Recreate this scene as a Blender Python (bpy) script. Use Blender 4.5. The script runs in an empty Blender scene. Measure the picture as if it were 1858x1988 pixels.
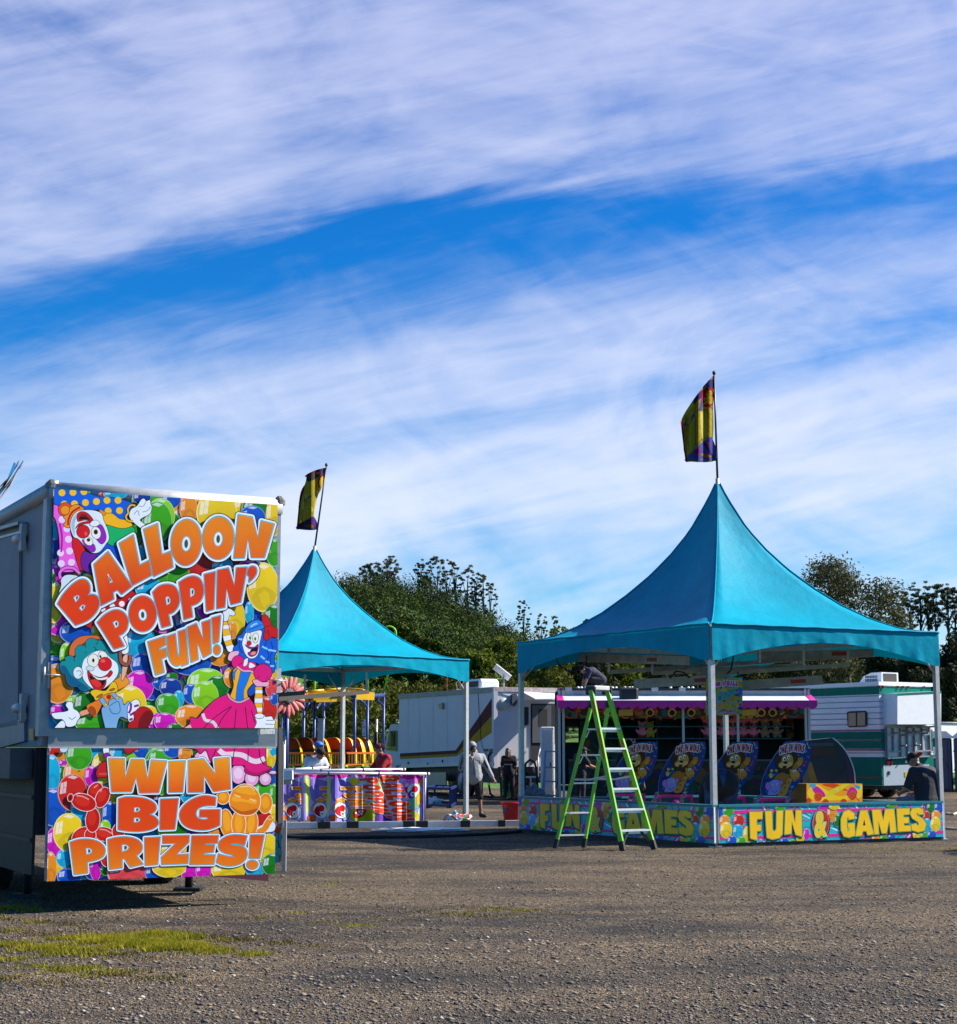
import bpy,bmesh,math,random
import numpy as np
from mathutils import Vector,Matrix,geometry
C=bpy.context.scene.collection
rad=math.radians

F_PX=3260.0
TH=math.atan(459/F_PX);CT,ST=math.cos(TH),math.sin(TH);HC=1.6
cam=bpy.data.cameras.new('camera');camo=bpy.data.objects.new('camera',cam);C.objects.link(camo)
cam.sensor_fit='HORIZONTAL';cam.sensor_width=36;cam.lens=36*F_PX/1858
cam.clip_start=.1;cam.clip_end=5000
camo.location=(0,0,HC);camo.rotation_euler=(math.pi/2+TH,0,0)
bpy.context.scene.camera=camo

SUN_EL,SUN_DIR=rad(39),(.985,.17)
vs=bpy.context.scene.view_settings
vs.view_transform='Standard';vs.look='None';vs.gamma=1;vs.exposure=0.95
sl=bpy.data.lights.new('sun','SUN');sl.energy=5;sl.angle=rad(.5);sl.color=(1,.95,.86)
so=bpy.data.objects.new('sun',sl);C.objects.link(so)
sv=Vector((SUN_DIR[0]*math.cos(SUN_EL),SUN_DIR[1]*math.cos(SUN_EL),math.sin(SUN_EL))).normalized()
so.rotation_euler=sv.to_track_quat('Z','Y').to_euler();so.location=(30,5,30)
W=bpy.data.worlds.new('World');bpy.context.scene.world=W;W.use_nodes=True
def build_world():
    nt=W.node_tree;N=nt.nodes;L=nt.links;N.clear()
    def nd(t,**k):
        n=N.new(t)
        for a,b in k.items():setattr(n,a,b)
        return n
    def M(op,a,b=None,c=None):
        n=nd('ShaderNodeMath',operation=op)
        for i,v in enumerate((a,b,c)):
            if v is None:continue
            if isinstance(v,(int,float)):n.inputs[i].default_value=v
            else:L.new(v,n.inputs[i])
        return n.outputs[0]
    out=nd('ShaderNodeOutputWorld');bg=nd('ShaderNodeBackground');L.new(bg.outputs[0],out.inputs[0])
    sky=nd('ShaderNodeTexSky',sky_type='NISHITA',sun_disc=False)
    sky.sun_elevation=SUN_EL;sky.sun_rotation=math.atan2(SUN_DIR[0],SUN_DIR[1])
    sky.air_density=1.0;sky.dust_density=.4;sky.ozone_density=3.0
    hs=nd('ShaderNodeHueSaturation');hs.inputs['Saturation'].default_value=SKY_SAT
    hs.inputs['Value'].default_value=SKY_VAL;L.new(sky.outputs[0],hs.inputs['Color'])
    mt=nd('ShaderNodeMix',data_type='RGBA',blend_type='MULTIPLY');mt.inputs[0].default_value=1
    L.new(hs.outputs[0],mt.inputs[6]);mt.inputs[7].default_value=SKY_TINT
    tc=nd('ShaderNodeTexCoord');sp=nd('ShaderNodeSeparateXYZ');L.new(tc.outputs['Generated'],sp.inputs[0])
    y=M('MAXIMUM',M('ABSOLUTE',sp.outputs[1]),.08)
    u=M('DIVIDE',sp.outputs[0],y);w=M('DIVIDE',sp.outputs[2],y)
    def noise(su,sw,tilt,detail,rough,off,dist=0):
        cb=nd('ShaderNodeCombineXYZ');L.new(M('MULTIPLY',u,su),cb.inputs[0])
        L.new(M('MULTIPLY',M('SUBTRACT',w,M('MULTIPLY',u,tilt)),sw),cb.inputs[1]);cb.inputs[2].default_value=off
        n=nd('ShaderNodeTexNoise');n.inputs['Scale'].default_value=1;n.inputs['Detail'].default_value=detail
        n.inputs['Roughness'].default_value=rough;n.inputs['Distortion'].default_value=dist
        L.new(cb.outputs[0],n.inputs['Vector']);return n.outputs[0]
    big=noise(3.2,7,.16,4,.5,3.1,.8)
    strk=noise(3.2,24,.2,8,.56,8.7,.9)
    wisp=noise(5.5,11,-.15,8,.56,1.3,2.6)
    vein=noise(9,70,.26,7,.62,5.9,1.5)
    curl=noise(7,17,.3,5,.5,2.2,3.0)
    s=M('SUBTRACT',w,M('MULTIPLY',u,.15))
    s=M('ADD',s,M('MULTIPLY',M('SUBTRACT',big,.5),.075))
    s=M('ADD',s,M('MULTIPLY',M('SUBTRACT',strk,.5),.03))
    rp=nd('ShaderNodeValToRGB');L.new(M('MULTIPLY',s,2),rp.inputs[0]);cr=rp.color_ramp;cr.interpolation='EASE'
    st=CLOUD_STOPS
    while len(cr.elements)<len(st):cr.elements.new(.5)
    for e,(p,v)in zip(cr.elements,st):e.position=p*2;e.color=(v,v,v,1)
    m=rp.outputs[0]
    m=M('ADD',m,M('MULTIPLY',M('SUBTRACT',strk,.5),.6))
    m=M('ADD',m,M('MULTIPLY',M('SUBTRACT',wisp,.5),.5))
    m=M('ADD',m,M('MULTIPLY',M('SUBTRACT',vein,.5),.2))
    m=M('ADD',m,M('MULTIPLY',M('SUBTRACT',curl,.5),.26))
    m=M('ADD',m,M('MULTIPLY',M('SUBTRACT',big,.5),.55))
    m=M('MINIMUM',M('MAXIMUM',m,.02),.97)
    sm=nd('ShaderNodeMapRange',interpolation_type='SMOOTHSTEP');L.new(m,sm.inputs[0])
    sm.inputs['To Max'].default_value=.95
    fr=nd('ShaderNodeMapRange',interpolation_type='SMOOTHSTEP');L.new(sp.outputs[1],fr.inputs[0]);fr.inputs['From Min'].default_value=.0;fr.inputs['From Max'].default_value=.65

    cc=nd('ShaderNodeMix',data_type='RGBA');L.new(M('MINIMUM',M('MULTIPLY',w,2.4),1),cc.inputs[0])
    cc.inputs[6].default_value=CLOUD_LOW;cc.inputs[7].default_value=CLOUD_HIGH
    mx=nd('ShaderNodeMix',data_type='RGBA');L.new(M('MULTIPLY',sm.outputs[0],fr.outputs[0]),mx.inputs[0])
    L.new(mt.outputs[2],mx.inputs[6]);L.new(cc.outputs[2],mx.inputs[7])
    L.new(mx.outputs[2],bg.inputs[0]);bg.inputs[1].default_value=SKY_STR
SKY_STR,SKY_SAT,SKY_VAL,SKY_TINT=.1,1.45,.66,(.25,.86,1.2,1)
CLOUD_LOW,CLOUD_HIGH=(4.6,5.1,5.9,1),(3.2,3.5,5.0,1)
CLOUD_STOPS=[(0,.6),(.05,.54),(.085,.42),(.115,.5),(.145,.72),(.178,.76),(.198,.5),(.22,.6),(.245,.56),
               (.265,.38),(.285,.24),(.305,.12),(.324,.1),(.345,.48),(.365,.6),(.42,.64),(.49,.6)]
build_world()

def ray(u,v):
    a=(u-929)/F_PX;b=(994-v)/F_PX
    return(a,CT-b*ST,ST+b*CT)
def P(u,v,Y):
    d=ray(u,v);t=Y/d[1]
    return Vector((d[0]*t,Y,HC+d[2]*t))
def G(u,v,z=0):
    d=ray(u,v);t=(z-HC)/d[2]
    return Vector((d[0]*t,d[1]*t,z))
def on_plane(u,v,o,n):
    d=Vector(ray(u,v));c=Vector((0,0,HC));t=(o-c).dot(n)/d.dot(n)
    return c+d*t
def s2l(c):return c/12.92 if c<=.04045 else((c+.055)/1.055)**2.4
def hexc(h):
    h=h.lstrip('#');return tuple(s2l(int(h[i:i+2],16)/255)for i in(0,2,4))

MATS={}
def mat(name,col,rough=.5,metal=0,var=.12,scale=6,bump=0,bscale=40,spec=.5,dirt=0,dirt_col=(.09,.075,.06),stretch=(1,1,1),trans=0):
    if name in MATS:return MATS[name]
    if isinstance(col,str):col=hexc(col)
    m=bpy.data.materials.new(name);m.use_nodes=True;nt=m.node_tree;N=nt.nodes;L=nt.links
    b=N['Principled BSDF'];b.inputs['Roughness'].default_value=rough;b.inputs['Metallic'].default_value=metal
    b.inputs['Specular IOR Level'].default_value=spec
    tc=N.new('ShaderNodeTexCoord');mp=N.new('ShaderNodeMapping');mp.inputs['Scale'].default_value=stretch
    L.new(tc.outputs['Object'],mp.inputs[0])
    n=N.new('ShaderNodeTexNoise');n.inputs['Scale'].default_value=scale;n.inputs['Detail'].default_value=6
    n.inputs['Roughness'].default_value=.62
    L.new(mp.outputs[0],n.inputs['Vector'])
    r=N.new('ShaderNodeValToRGB');r.color_ramp.elements[0].position=.3;r.color_ramp.elements[1].position=.7
    r.color_ramp.elements[0].color=tuple(c*(1-var)for c in col)+(1,)
    r.color_ramp.elements[1].color=tuple(min(1,c*(1+var))for c in col)+(1,)
    L.new(n.outputs[0],r.inputs[0]);last=r.outputs[0]
    if dirt:
        n2=N.new('ShaderNodeTexNoise');n2.inputs['Scale'].default_value=scale*.45;n2.inputs['Detail'].default_value=9
        n2.inputs['Roughness'].default_value=.7;L.new(mp.outputs[0],n2.inputs['Vector'])
        r2=N.new('ShaderNodeValToRGB');r2.color_ramp.elements[0].position=.5;r2.color_ramp.elements[1].position=.74
        r2.color_ramp.elements[0].color=(0,0,0,1);r2.color_ramp.elements[1].color=(dirt,)*3+(1,)
        L.new(n2.outputs[0],r2.inputs[0])
        mx=N.new('ShaderNodeMix');mx.data_type='RGBA';L.new(r2.outputs[0],mx.inputs[0]);L.new(last,mx.inputs[6])
        mx.inputs[7].default_value=dirt_col+(1,);last=mx.outputs[2]
    L.new(last,b.inputs['Base Color'])
    if bump:
        nb=N.new('ShaderNodeTexNoise');nb.inputs['Scale'].default_value=bscale;nb.inputs['Detail'].default_value=4
        L.new(mp.outputs[0],nb.inputs['Vector'])
        bp=N.new('ShaderNodeBump');bp.inputs['Strength'].default_value=bump;bp.inputs['Distance'].default_value=.02
        L.new(nb.outputs[0],bp.inputs['Height']);L.new(bp.outputs[0],b.inputs['Normal'])
    if trans:
        b.inputs['Transmission Weight'].default_value=trans
    MATS[name]=m;return m
def print_mat(name,rough=.35,spec=.5,gain=1.0,bump=0,trans=0):
    if name in MATS:return MATS[name]
    m=bpy.data.materials.new(name);m.use_nodes=True;nt=m.node_tree;N=nt.nodes;L=nt.links
    b=N['Principled BSDF'];b.inputs['Roughness'].default_value=rough;b.inputs['Specular IOR Level'].default_value=spec
    a=N.new('ShaderNodeVertexColor');a.layer_name='ink'
    tc=N.new('ShaderNodeTexCoord');n=N.new('ShaderNodeTexNoise');n.inputs['Scale'].default_value=3;n.inputs['Detail'].default_value=8
    L.new(tc.outputs['Object'],n.inputs['Vector'])
    mr=N.new('ShaderNodeMapRange');mr.inputs['From Min'].default_value=.3;mr.inputs['From Max'].default_value=.7
    mr.inputs['To Min'].default_value=.9*gain;mr.inputs['To Max'].default_value=1.04*gain;L.new(n.outputs[0],mr.inputs[0])
    mx=N.new('ShaderNodeMix');mx.data_type='RGBA';mx.blend_type='MULTIPLY';mx.inputs[0].default_value=1
    L.new(a.outputs['Color'],mx.inputs[6]);L.new(mr.outputs[0],mx.inputs[7]);L.new(mx.outputs[2],b.inputs['Base Color'])
    if bump:
        nb=N.new('ShaderNodeTexNoise');nb.inputs['Scale'].default_value=9;nb.inputs['Detail'].default_value=5
        L.new(tc.outputs['Object'],nb.inputs['Vector']);bp=N.new('ShaderNodeBump');bp.inputs['Strength'].default_value=bump
        bp.inputs['Distance'].default_value=.05;L.new(nb.outputs[0],bp.inputs['Height']);L.new(bp.outputs[0],b.inputs['Normal'])
    if trans:
        t=N.new('ShaderNodeBsdfTranslucent');L.new(mx.outputs[2],t.inputs[0]);ms=N.new('ShaderNodeMixShader');ms.inputs[0].default_value=trans
        L.new(b.outputs[0],ms.inputs[1]);L.new(t.outputs[0],ms.inputs[2]);L.new(ms.outputs[0],N['Material Output'].inputs[0])
    MATS[name]=m;return m

def tag(o,label=None,cat=None,group=None,kind=None):
    if label:o['label']=label
    if cat:o['category']=cat
    if group:o['group']=group
    if kind:o['kind']=kind
    return o
def thing(name,label,cat,loc=(0,0,0),group=None):
    o=bpy.data.objects.new(name,None);o.empty_display_size=.2;C.objects.link(o);o.location=loc
    return tag(o,label,cat,group)
def wloc(o):
    v=Vector((0,0,0))
    while o is not None:v+=o.location;o=o.parent
    return v
def copy_tree(o,parent=None):
    c=o.copy();C.objects.link(c)
    if parent:c.parent=parent
    for ch in list(o.children):copy_tree(ch,c)
    return c
class MB:
    def __init__(s):s.v=[];s.f=[];s.mi=[];s.sm=[];s.m=0;s.smooth=False
    def add(s,vs,fs):
        k=len(s.v);s.v+=[tuple(x)for x in vs]
        for f in fs:s.f.append(tuple(i+k for i in f));s.mi.append(s.m);s.sm.append(s.smooth)
        return s
    def box(s,c,d,rz=0,M=None):
        x,y,z=d[0]/2,d[1]/2,d[2]/2;c=Vector(c)
        vs=[Vector((a*x,b*y,e*z))for a in(-1,1)for b in(-1,1)for e in(-1,1)]
        if M is None:M=Matrix.Rotation(rz,3,'Z')
        return s.add([c+M@q for q in vs],[(0,1,3,2),(4,6,7,5),(0,4,5,1),(2,3,7,6),(0,2,6,4),(1,5,7,3)])
    def bbox(s,c,d,b=.02,rz=0,M=None):
        hx,hy,hz=d[0]/2,d[1]/2,d[2]/2;b=min(b,hx*.9,hy*.9,hz*.9)
        if M is None:M=Matrix.Rotation(rz,3,'Z')
        c=Vector(c);vs=[];idx={}
        for sx in(-1,1):
            for sy in(-1,1):
                for sz in(-1,1):
                    for k,q in enumerate(((hx,hy-b,hz-b),(hx-b,hy,hz-b),(hx-b,hy-b,hz))):
                        idx[sx,sy,sz,k]=len(vs);vs.append(c+M@Vector((sx*q[0],sy*q[1],sz*q[2])))
        fs=[]
        for g in(-1,1):
            fs.append([idx[g,-1,-1,0],idx[g,1,-1,0],idx[g,1,1,0],idx[g,-1,1,0]])
            fs.append([idx[-1,g,-1,1],idx[1,g,-1,1],idx[1,g,1,1],idx[-1,g,1,1]])
            fs.append([idx[-1,-1,g,2],idx[1,-1,g,2],idx[1,1,g,2],idx[-1,1,g,2]])
            for h in(-1,1):
                fs.append([idx[g,h,-1,0],idx[g,h,1,0],idx[g,h,1,1],idx[g,h,-1,1]])
                fs.append([idx[g,-1,h,0],idx[g,1,h,0],idx[g,1,h,2],idx[g,-1,h,2]])
                fs.append([idx[-1,g,h,1],idx[1,g,h,1],idx[1,g,h,2],idx[-1,g,h,2]])
                for k in(-1,1):fs.append([idx[g,h,k,0],idx[g,h,k,1],idx[g,h,k,2]])
        return s.add(vs,fs)
    def beam(s,a,b,w,h,up=(0,0,1)):
        a,b=Vector(a),Vector(b);d=(b-a);L=d.length;d.normalize();up=Vector(up)
        if abs(d.dot(up))>.98:up=Vector((1,0,0))
        x=d.cross(up).normalized();y=x.cross(d).normalized()
        M=Matrix((x,d,y)).transposed();return s.box((a+b)/2,(w,L,h),M=M)
    def tube(s,pts,r,n=8,cap=True):
        pts=[Vector(p)for p in pts];rs=r if isinstance(r,(list,tuple))else[r]*len(pts)
        vs=[];fs=[];prev=None
        for i,p in enumerate(pts):
            d=(pts[min(i+1,len(pts)-1)]-pts[max(i-1,0)])
            d=d.normalized()if d.length>1e-9 else Vector((0,0,1))
            if prev is None:
                x=d.cross(Vector((0,0,1)))
                if x.length<1e-3:x=d.cross(Vector((1,0,0)))
            else:x=prev-d*prev.dot(d)
            x.normalize();prev=x;y=d.cross(x)
            for k in range(n):
                a=2*math.pi*k/n;vs.append(p+(x*math.cos(a)+y*math.sin(a))*rs[i])
        for i in range(len(pts)-1):
            for k in range(n):
                fs.append((i*n+k,i*n+(k+1)%n,(i+1)*n+(k+1)%n,(i+1)*n+k))
        if cap:fs.append(tuple(range(n))[::-1]);fs.append(tuple((len(pts)-1)*n+k for k in range(n)))
        o=s.smooth;s.smooth=True;s.add(vs,fs);s.smooth=o;return s
    def ell(s,c,r,n=14,m=9,M=None):
        c=Vector(c);r=(r,)*3 if isinstance(r,(int,float))else r;vs=[];fs=[]
        for i in range(m+1):
            t=math.pi*i/m
            for k in range(n):
                a=2*math.pi*k/n;q=Vector((r[0]*math.sin(t)*math.cos(a),r[1]*math.sin(t)*math.sin(a),r[2]*math.cos(t)))
                vs.append(c+(M@q if M else q))
        for i in range(m):
            for k in range(n):
                q=(i*n+k,i*n+(k+1)%n,(i+1)*n+(k+1)%n,(i+1)*n+k)
                fs.append(q[1:]if i==0 else(q[:3]if i==m-1 else q))
        o=s.smooth;s.smooth=True;s.add(vs,fs);s.smooth=o;return s
    def prism(s,poly,off):
        n=len(poly);a=[Vector(p)for p in poly];b=[p+Vector(off)for p in a]
        return s.add(a+b,[tuple(range(n))[::-1],tuple(range(n,2*n))]+[(i,(i+1)%n,n+(i+1)%n,n+i)for i in range(n)])
    def quad(s,*p):return s.add(p,[tuple(range(len(p)))])
    def grid(s,fn,nu,nv):
        vs=[fn(i/nu,j/nv)for j in range(nv+1)for i in range(nu+1)];k=nu+1
        o=s.smooth;s.smooth=True
        s.add(vs,[(j*k+i,j*k+i+1,(j+1)*k+i+1,(j+1)*k+i)for j in range(nv)for i in range(nu)]);s.smooth=o;return s
    def disc(s,c,nrm,r,t,n=20):
        c=Vector(c);nrm=Vector(nrm).normalized();return s.tube([c-nrm*t/2,c+nrm*t/2],r,n)
    def build(s,name,mats,parent=None,loc=None,fix=True):
        if not isinstance(mats,(list,tuple)):mats=[mats]
        base=wloc(parent)if parent is not None else Vector((0,0,0))
        loc=Vector(loc)if loc is not None else Vector((0,0,0))
        me=bpy.data.meshes.new(name);o=base+loc
        me.from_pydata([(v[0]-o[0],v[1]-o[1],v[2]-o[2])for v in s.v],[],s.f)
        for m in mats:me.materials.append(m)
        me.polygons.foreach_set('material_index',s.mi);me.polygons.foreach_set('use_smooth',s.sm)
        if fix:
            bm=bmesh.new();bm.from_mesh(me);bmesh.ops.recalc_face_normals(bm,faces=bm.faces);bm.to_mesh(me);bm.free()
        me.update();ob=bpy.data.objects.new(name,me);C.objects.link(ob);ob.location=loc
        if parent is not None:ob.parent=parent
        return ob
def smoothpts(pts,closed=True,k=6):
    n=len(pts);P2=[Vector((p[0],p[1]))for p in pts];cor=[len(p)>2 for p in pts];out=[]
    for i in range(n if closed else n-1):
        j=(i+1)%n;a,b=P2[i],P2[j]
        p0=P2[i-1]if(closed or i>0)else a
        p3=P2[(j+1)%n]if(closed or j<n-1)else b
        if cor[i]and cor[j]:out.append(a);continue
        m0=(b-a)*.5 if cor[i]else(b-p0)*.5
        m1=(b-a)*.5 if cor[j]else(p3-a)*.5
        for q in range(k):
            t=q/k;t2=t*t;t3=t2*t
            out.append(a*(2*t3-3*t2+1)+m0*(t3-2*t2+t)+b*(-2*t3+3*t2)+m1*(t3-t2))
    if not closed:out.append(P2[-1])
    return out
def ellpts(cx,cy,rx,ry,a=0,n=22):
    c,s=math.cos(a),math.sin(a);o=[]
    for k in range(n):
        t=2*math.pi*k/n;x,y=rx*math.cos(t),ry*math.sin(t);o.append(Vector((cx+x*c-y*s,cy+x*s+y*c)))
    return o
def tri(poly):
    if len(poly)==3:return[(0,1,2)]
    return geometry.tessellate_polygon([[Vector((p[0],p[1],0))for p in poly]])
def offset_poly(poly,d):
    n=len(poly);ar=sum(poly[i][0]*poly[(i+1)%n][1]-poly[(i+1)%n][0]*poly[i][1]for i in range(n))
    sg=1 if ar>0 else-1;out=[]
    for i in range(n):
        a,b,c=poly[i-1],poly[i],poly[(i+1)%n];d1=(b-a);d2=(c-b)
        if d1.length<1e-6 or d2.length<1e-6:continue
        d1.normalize();d2.normalize()
        n1=Vector((d1[1],-d1[0]))*sg;n2=Vector((d2[1],-d2[0]))*sg
        cr=(d1[0]*d2[1]-d1[1]*d2[0])*sg
        if cr>.15:
            a1=math.atan2(n1[1],n1[0]);a2=math.atan2(n2[1],n2[0]);da=(a2-a1+math.pi)%(2*math.pi)-math.pi
            k=max(2,int(abs(da)/.5)+1)
            for q in range(k):t=a1+da*q/(k-1);out.append(b+Vector((math.cos(t),math.sin(t)))*d)
        else:
            m=n1+n2
            if m.length<.3:out+=[b+n1*d,b+n2*d]
            else:m=m/m.length;out.append(b+m*d/max(.45,m.dot(n1)))
    return out
class Art:
    def __init__(s,clip=None):s.T=[];s.layer=0;s.clip=clip;s.fr=(0,0,1)
    def frame(s,x,y,k):s.fr=(x,y,k)
    def fp(s,p):x,y,k=s.fr;return Vector(((x+p[0]*k),(y+p[1]*k)))
    def tris(s,pts,tr,col):
        s.layer+=1
        for t in tr:
            ps=[pts[i]for i in t];cs=[col(p)if callable(col)else col for p in ps]
            s.T.append((s.layer,list(zip(ps,cs))))
    def raw(s,poly,col):
        if len(poly)>=3:s.tris(poly,tri(poly),col)
    def cdt(s,poly,col):
        try:
            r=geometry.delaunay_2d_cdt([Vector((p[0],p[1]))for p in poly],[],[list(range(len(poly)))],1,1e-4)
            s.tris(r[0],r[2],col)
        except Exception:s.raw(poly,col)
    def shape(s,col,pts,line=0,lc=(.004,.004,.006),smooth=True,k=5):
        if isinstance(col,str):col=hexc(col)
        pl=[s.fp(p)for p in(smoothpts(pts,True,k)if smooth else[Vector(p[:2])for p in pts])]
        if line:s.cdt(offset_poly(pl,line*s.fr[2]),lc)
        s.raw(pl,col);return pl
    def ell(s,col,cx,cy,rx,ry,a=0,line=0,lc=(.004,.004,.006),n=22):
        if isinstance(col,str):col=hexc(col)
        if line:s.raw([s.fp(p)for p in ellpts(cx,cy,rx+line,ry+line,a,n)],lc)
        s.raw([s.fp(p)for p in ellpts(cx,cy,rx,ry,a,n)],col)
    def line(s,col,pts,w,smooth=True,line=0,k=5,lc=(.004,.004,.006)):
        if isinstance(col,str):col=hexc(col)
        pl=smoothpts(pts,False,k)if smooth else[Vector(p[:2])for p in pts]
        for ww,cc in(((w+2*line,lc),)if line else())+((w,col),):
            a=[];b=[];ws=ww if isinstance(ww,(list,tuple))else None
            for i,p in enumerate(pl):
                d=(pl[min(i+1,len(pl)-1)]-pl[max(0,i-1)]).normalized();nn=Vector((-d[1],d[0]))*ww/2
                a.append(s.fp(p+nn));b.append(s.fp(p-nn))
            s.layer+=1
            for i in range(len(pl)-1):
                for t in((a[i],b[i],b[i+1]),(a[i],b[i+1],a[i+1])):s.T.append((s.layer,[(p,cc)for p in t]))
    def balloon(s,col,cx,cy,rx,ry,a=0,win=True,knot=True,sw=True):
        if isinstance(col,str):col=hexc(col)
        lt=tuple(c+(1-c)*.3 for c in col);dk=tuple(c*.55 for c in col);md=tuple(c*.8 for c in col)
        R=Matrix.Rotation(a,2);c0=Vector((cx,cy));q=lambda x,y:s.fp(c0+R@Vector((x*rx,y*ry)))
        if knot:s.raw([q(-.05,.98),q(.05,.98),q(.09,1.12),q(-.09,1.12)],dk)
        rim=[q(math.cos(t)*(1-.06*math.sin(t)**3),math.sin(t))for t in[2*math.pi*k/26 for k in range(26)]]
        s.raw(rim,lt)
        n=26;pts=[q(.02,-.1)];
        for rr in(.55,.95):
            for k in range(n):t=2*math.pi*k/n;pts.append(q(math.cos(t)*rr*(1-.06*math.sin(t)**3)+.02,math.sin(t)*rr))
        cmap={}
        top=q(0,-1);bot=q(0,1);ax=(bot-top);al=ax.length_squared
        f=lambda p:tuple(l*(1-w)+d*w for l,d,w in zip(col,md,[min(1,max(0,(p-top).dot(ax)/al))]*3))
        tr=[(0,1+k,1+(k+1)%n)for k in range(n)]+[x for k in range(n)for x in((1+k,1+n+k,1+n+(k+1)%n),(1+k,1+n+(k+1)%n,1+(k+1)%n))]
        s.tris(pts,tr,f)
        if sw:
            s.raw([q(x,y)for x,y in((-.7,.45),(-.4,.1),(.1,-.05),(.55,.1),(.86,.3),(.7,.6),(.4,.84),(0,.93),(-.4,.8))],tuple(c*.72 for c in col))
            s.raw([q(x,y)for x,y in((-.25,.3),(.1,.12),(.4,.25),(.45,.6),(.1,.85),(-.1,.6))],tuple(c*.86 for c in col))
        if win:
            hl=tuple(c+(1-c)*.52 for c in col)
            for(x0,y0)in((-.78,-.5),(-.56,-.56),(-.82,-.2),(-.6,-.24)):
                s.raw([q(x0,y0),q(x0+.19,y0-.05),q(x0+.17,y0+.26),q(x0-.03,y0+.28)],hl)
            s.raw([q(x,y)for x,y in((-.35,-.82),(0,-.93),(.4,-.83),(.1,-.72))],hl)
    def tri_clipped(s):
        if not s.clip:return s.T
        out=[];cl=s.clip;n=len(cl)
        ar=sum(cl[i][0]*cl[(i+1)%n][1]-cl[(i+1)%n][0]*cl[i][1]for i in range(n));sg=1 if ar>0 else-1
        for ly,pc in s.T:
            poly=pc
            for i in range(n):
                a,b=cl[i],cl[(i+1)%n];f=lambda p:sg*((b[0]-a[0])*(p[1]-a[1])-(b[1]-a[1])*(p[0]-a[0]))
                poly=clip_half(poly,f)
                if len(poly)<3:break
            if len(poly)>=3:out.append((ly,poly))
        return out
    def build(s,name,m,to3d,parent=None,step=3e-5,strips=None,bend=None,nrm=None):
        """to3d(point, height) -> world point"""
        base=wloc(parent)if parent is not None else Vector((0,0,0));vs=[];fs=[];cols=[]
        T=s.tri_clipped()
        if strips:
            T2=[]
            for ly,pc in T:
                x0=min(p[0][0]for p in pc);x1=max(p[0][0]for p in pc)
                for a,b in zip(strips[:-1],strips[1:]):
                    if b<=x0 or a>=x1:continue
                    q=clip_half(clip_half(pc,lambda p:p[0]-a),lambda p:b-p[0])
                    if len(q)>=3:T2.append((ly,q))
            T=T2
        for ly,pc in T:
            k=len(vs)
            for p,c in pc:vs.append(to3d(p,ly*step)-base);cols+=[c[0],c[1],c[2],1]
            fs.append(tuple(range(k,k+len(pc))))
        me=bpy.data.meshes.new(name);me.from_pydata(vs,[],fs);me.materials.append(m)
        at=me.color_attributes.new('ink','FLOAT_COLOR','CORNER');at.data.foreach_set('color',cols)
        if nrm is not None:
            me.update()
            fl=[p for p in me.polygons if p.normal.dot(nrm)<0]
            for p in fl:p.flip()
        me.update()
        ob=bpy.data.objects.new(name,me);C.objects.link(ob)
        if parent is not None:ob.parent=parent
        return ob
def folds(fn,st):
    v=[fn(x)for x in st]
    return lambda x:float(np.interp(x,st,v))
def clip_half(poly,f):
    out=[];n=len(poly)
    for i in range(n):
        (p,c),(q,e)=poly[i],poly[(i+1)%n];a,b=f(p),f(q)
        if a>=0:out.append((p,c))
        if(a>0 and b<0)or(a<0 and b>0):
            t=a/(a-b);out.append((p+(q-p)*t,tuple(x+(y-x)*t for x,y in zip(c,e))))
    return out
_TXT={}
def text_tris(txt,off=0.0):
    if(txt,off)in _TXT:return _TXT[txt,off]
    cu=bpy.data.curves.new('lettering','FONT');cu.body=txt;cu.offset=off;cu.resolution_u=3
    o=bpy.data.objects.new('lettering',cu);C.objects.link(o);dg=bpy.context.evaluated_depsgraph_get();dg.update()
    me=bpy.data.meshes.new_from_object(o.evaluated_get(dg));me.calc_loop_triangles()
    v=[Vector((a.co[0],a.co[1]))for a in me.vertices];t=[tuple(x.vertices)for x in me.loop_triangles]
    bpy.data.objects.remove(o);bpy.data.meshes.remove(me);bpy.data.curves.remove(cu)
    _TXT[txt,off]=(v,t);return v,t
def put_text(art,txt,quad,col,off=.0,ref=0.0,layers=((0,None),),bend=0):
    """lettering stretched over quad (TL, TR, BR, BL) in frame units; layers: (extra offset, colour), back to front"""
    v0,_=text_tris(txt,ref)
    x0=min(p[0]for p in v0);x1=max(p[0]for p in v0);y0=min(p[1]for p in v0);y1=max(p[1]for p in v0)
    Q=[art.fp(q)for q in quad]
    for e,c in layers:
        v,t=text_tris(txt,ref+e);c=hexc(c)if isinstance(c,str)else(c or col);pts=[]
        for p in v:
            a=(p[0]-x0)/(x1-x0);b=(p[1]-y0)/(y1-y0);bb=b
            q=(Q[3]*(1-a)+Q[2]*a)*(1-bb)+(Q[0]*(1-a)+Q[1]*a)*bb
            up=((Q[0]-Q[3])*(1-a)+(Q[1]-Q[2])*a)
            pts.append(q+up*bend*4*a*(1-a))
        art.tris(pts,t,c)
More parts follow.
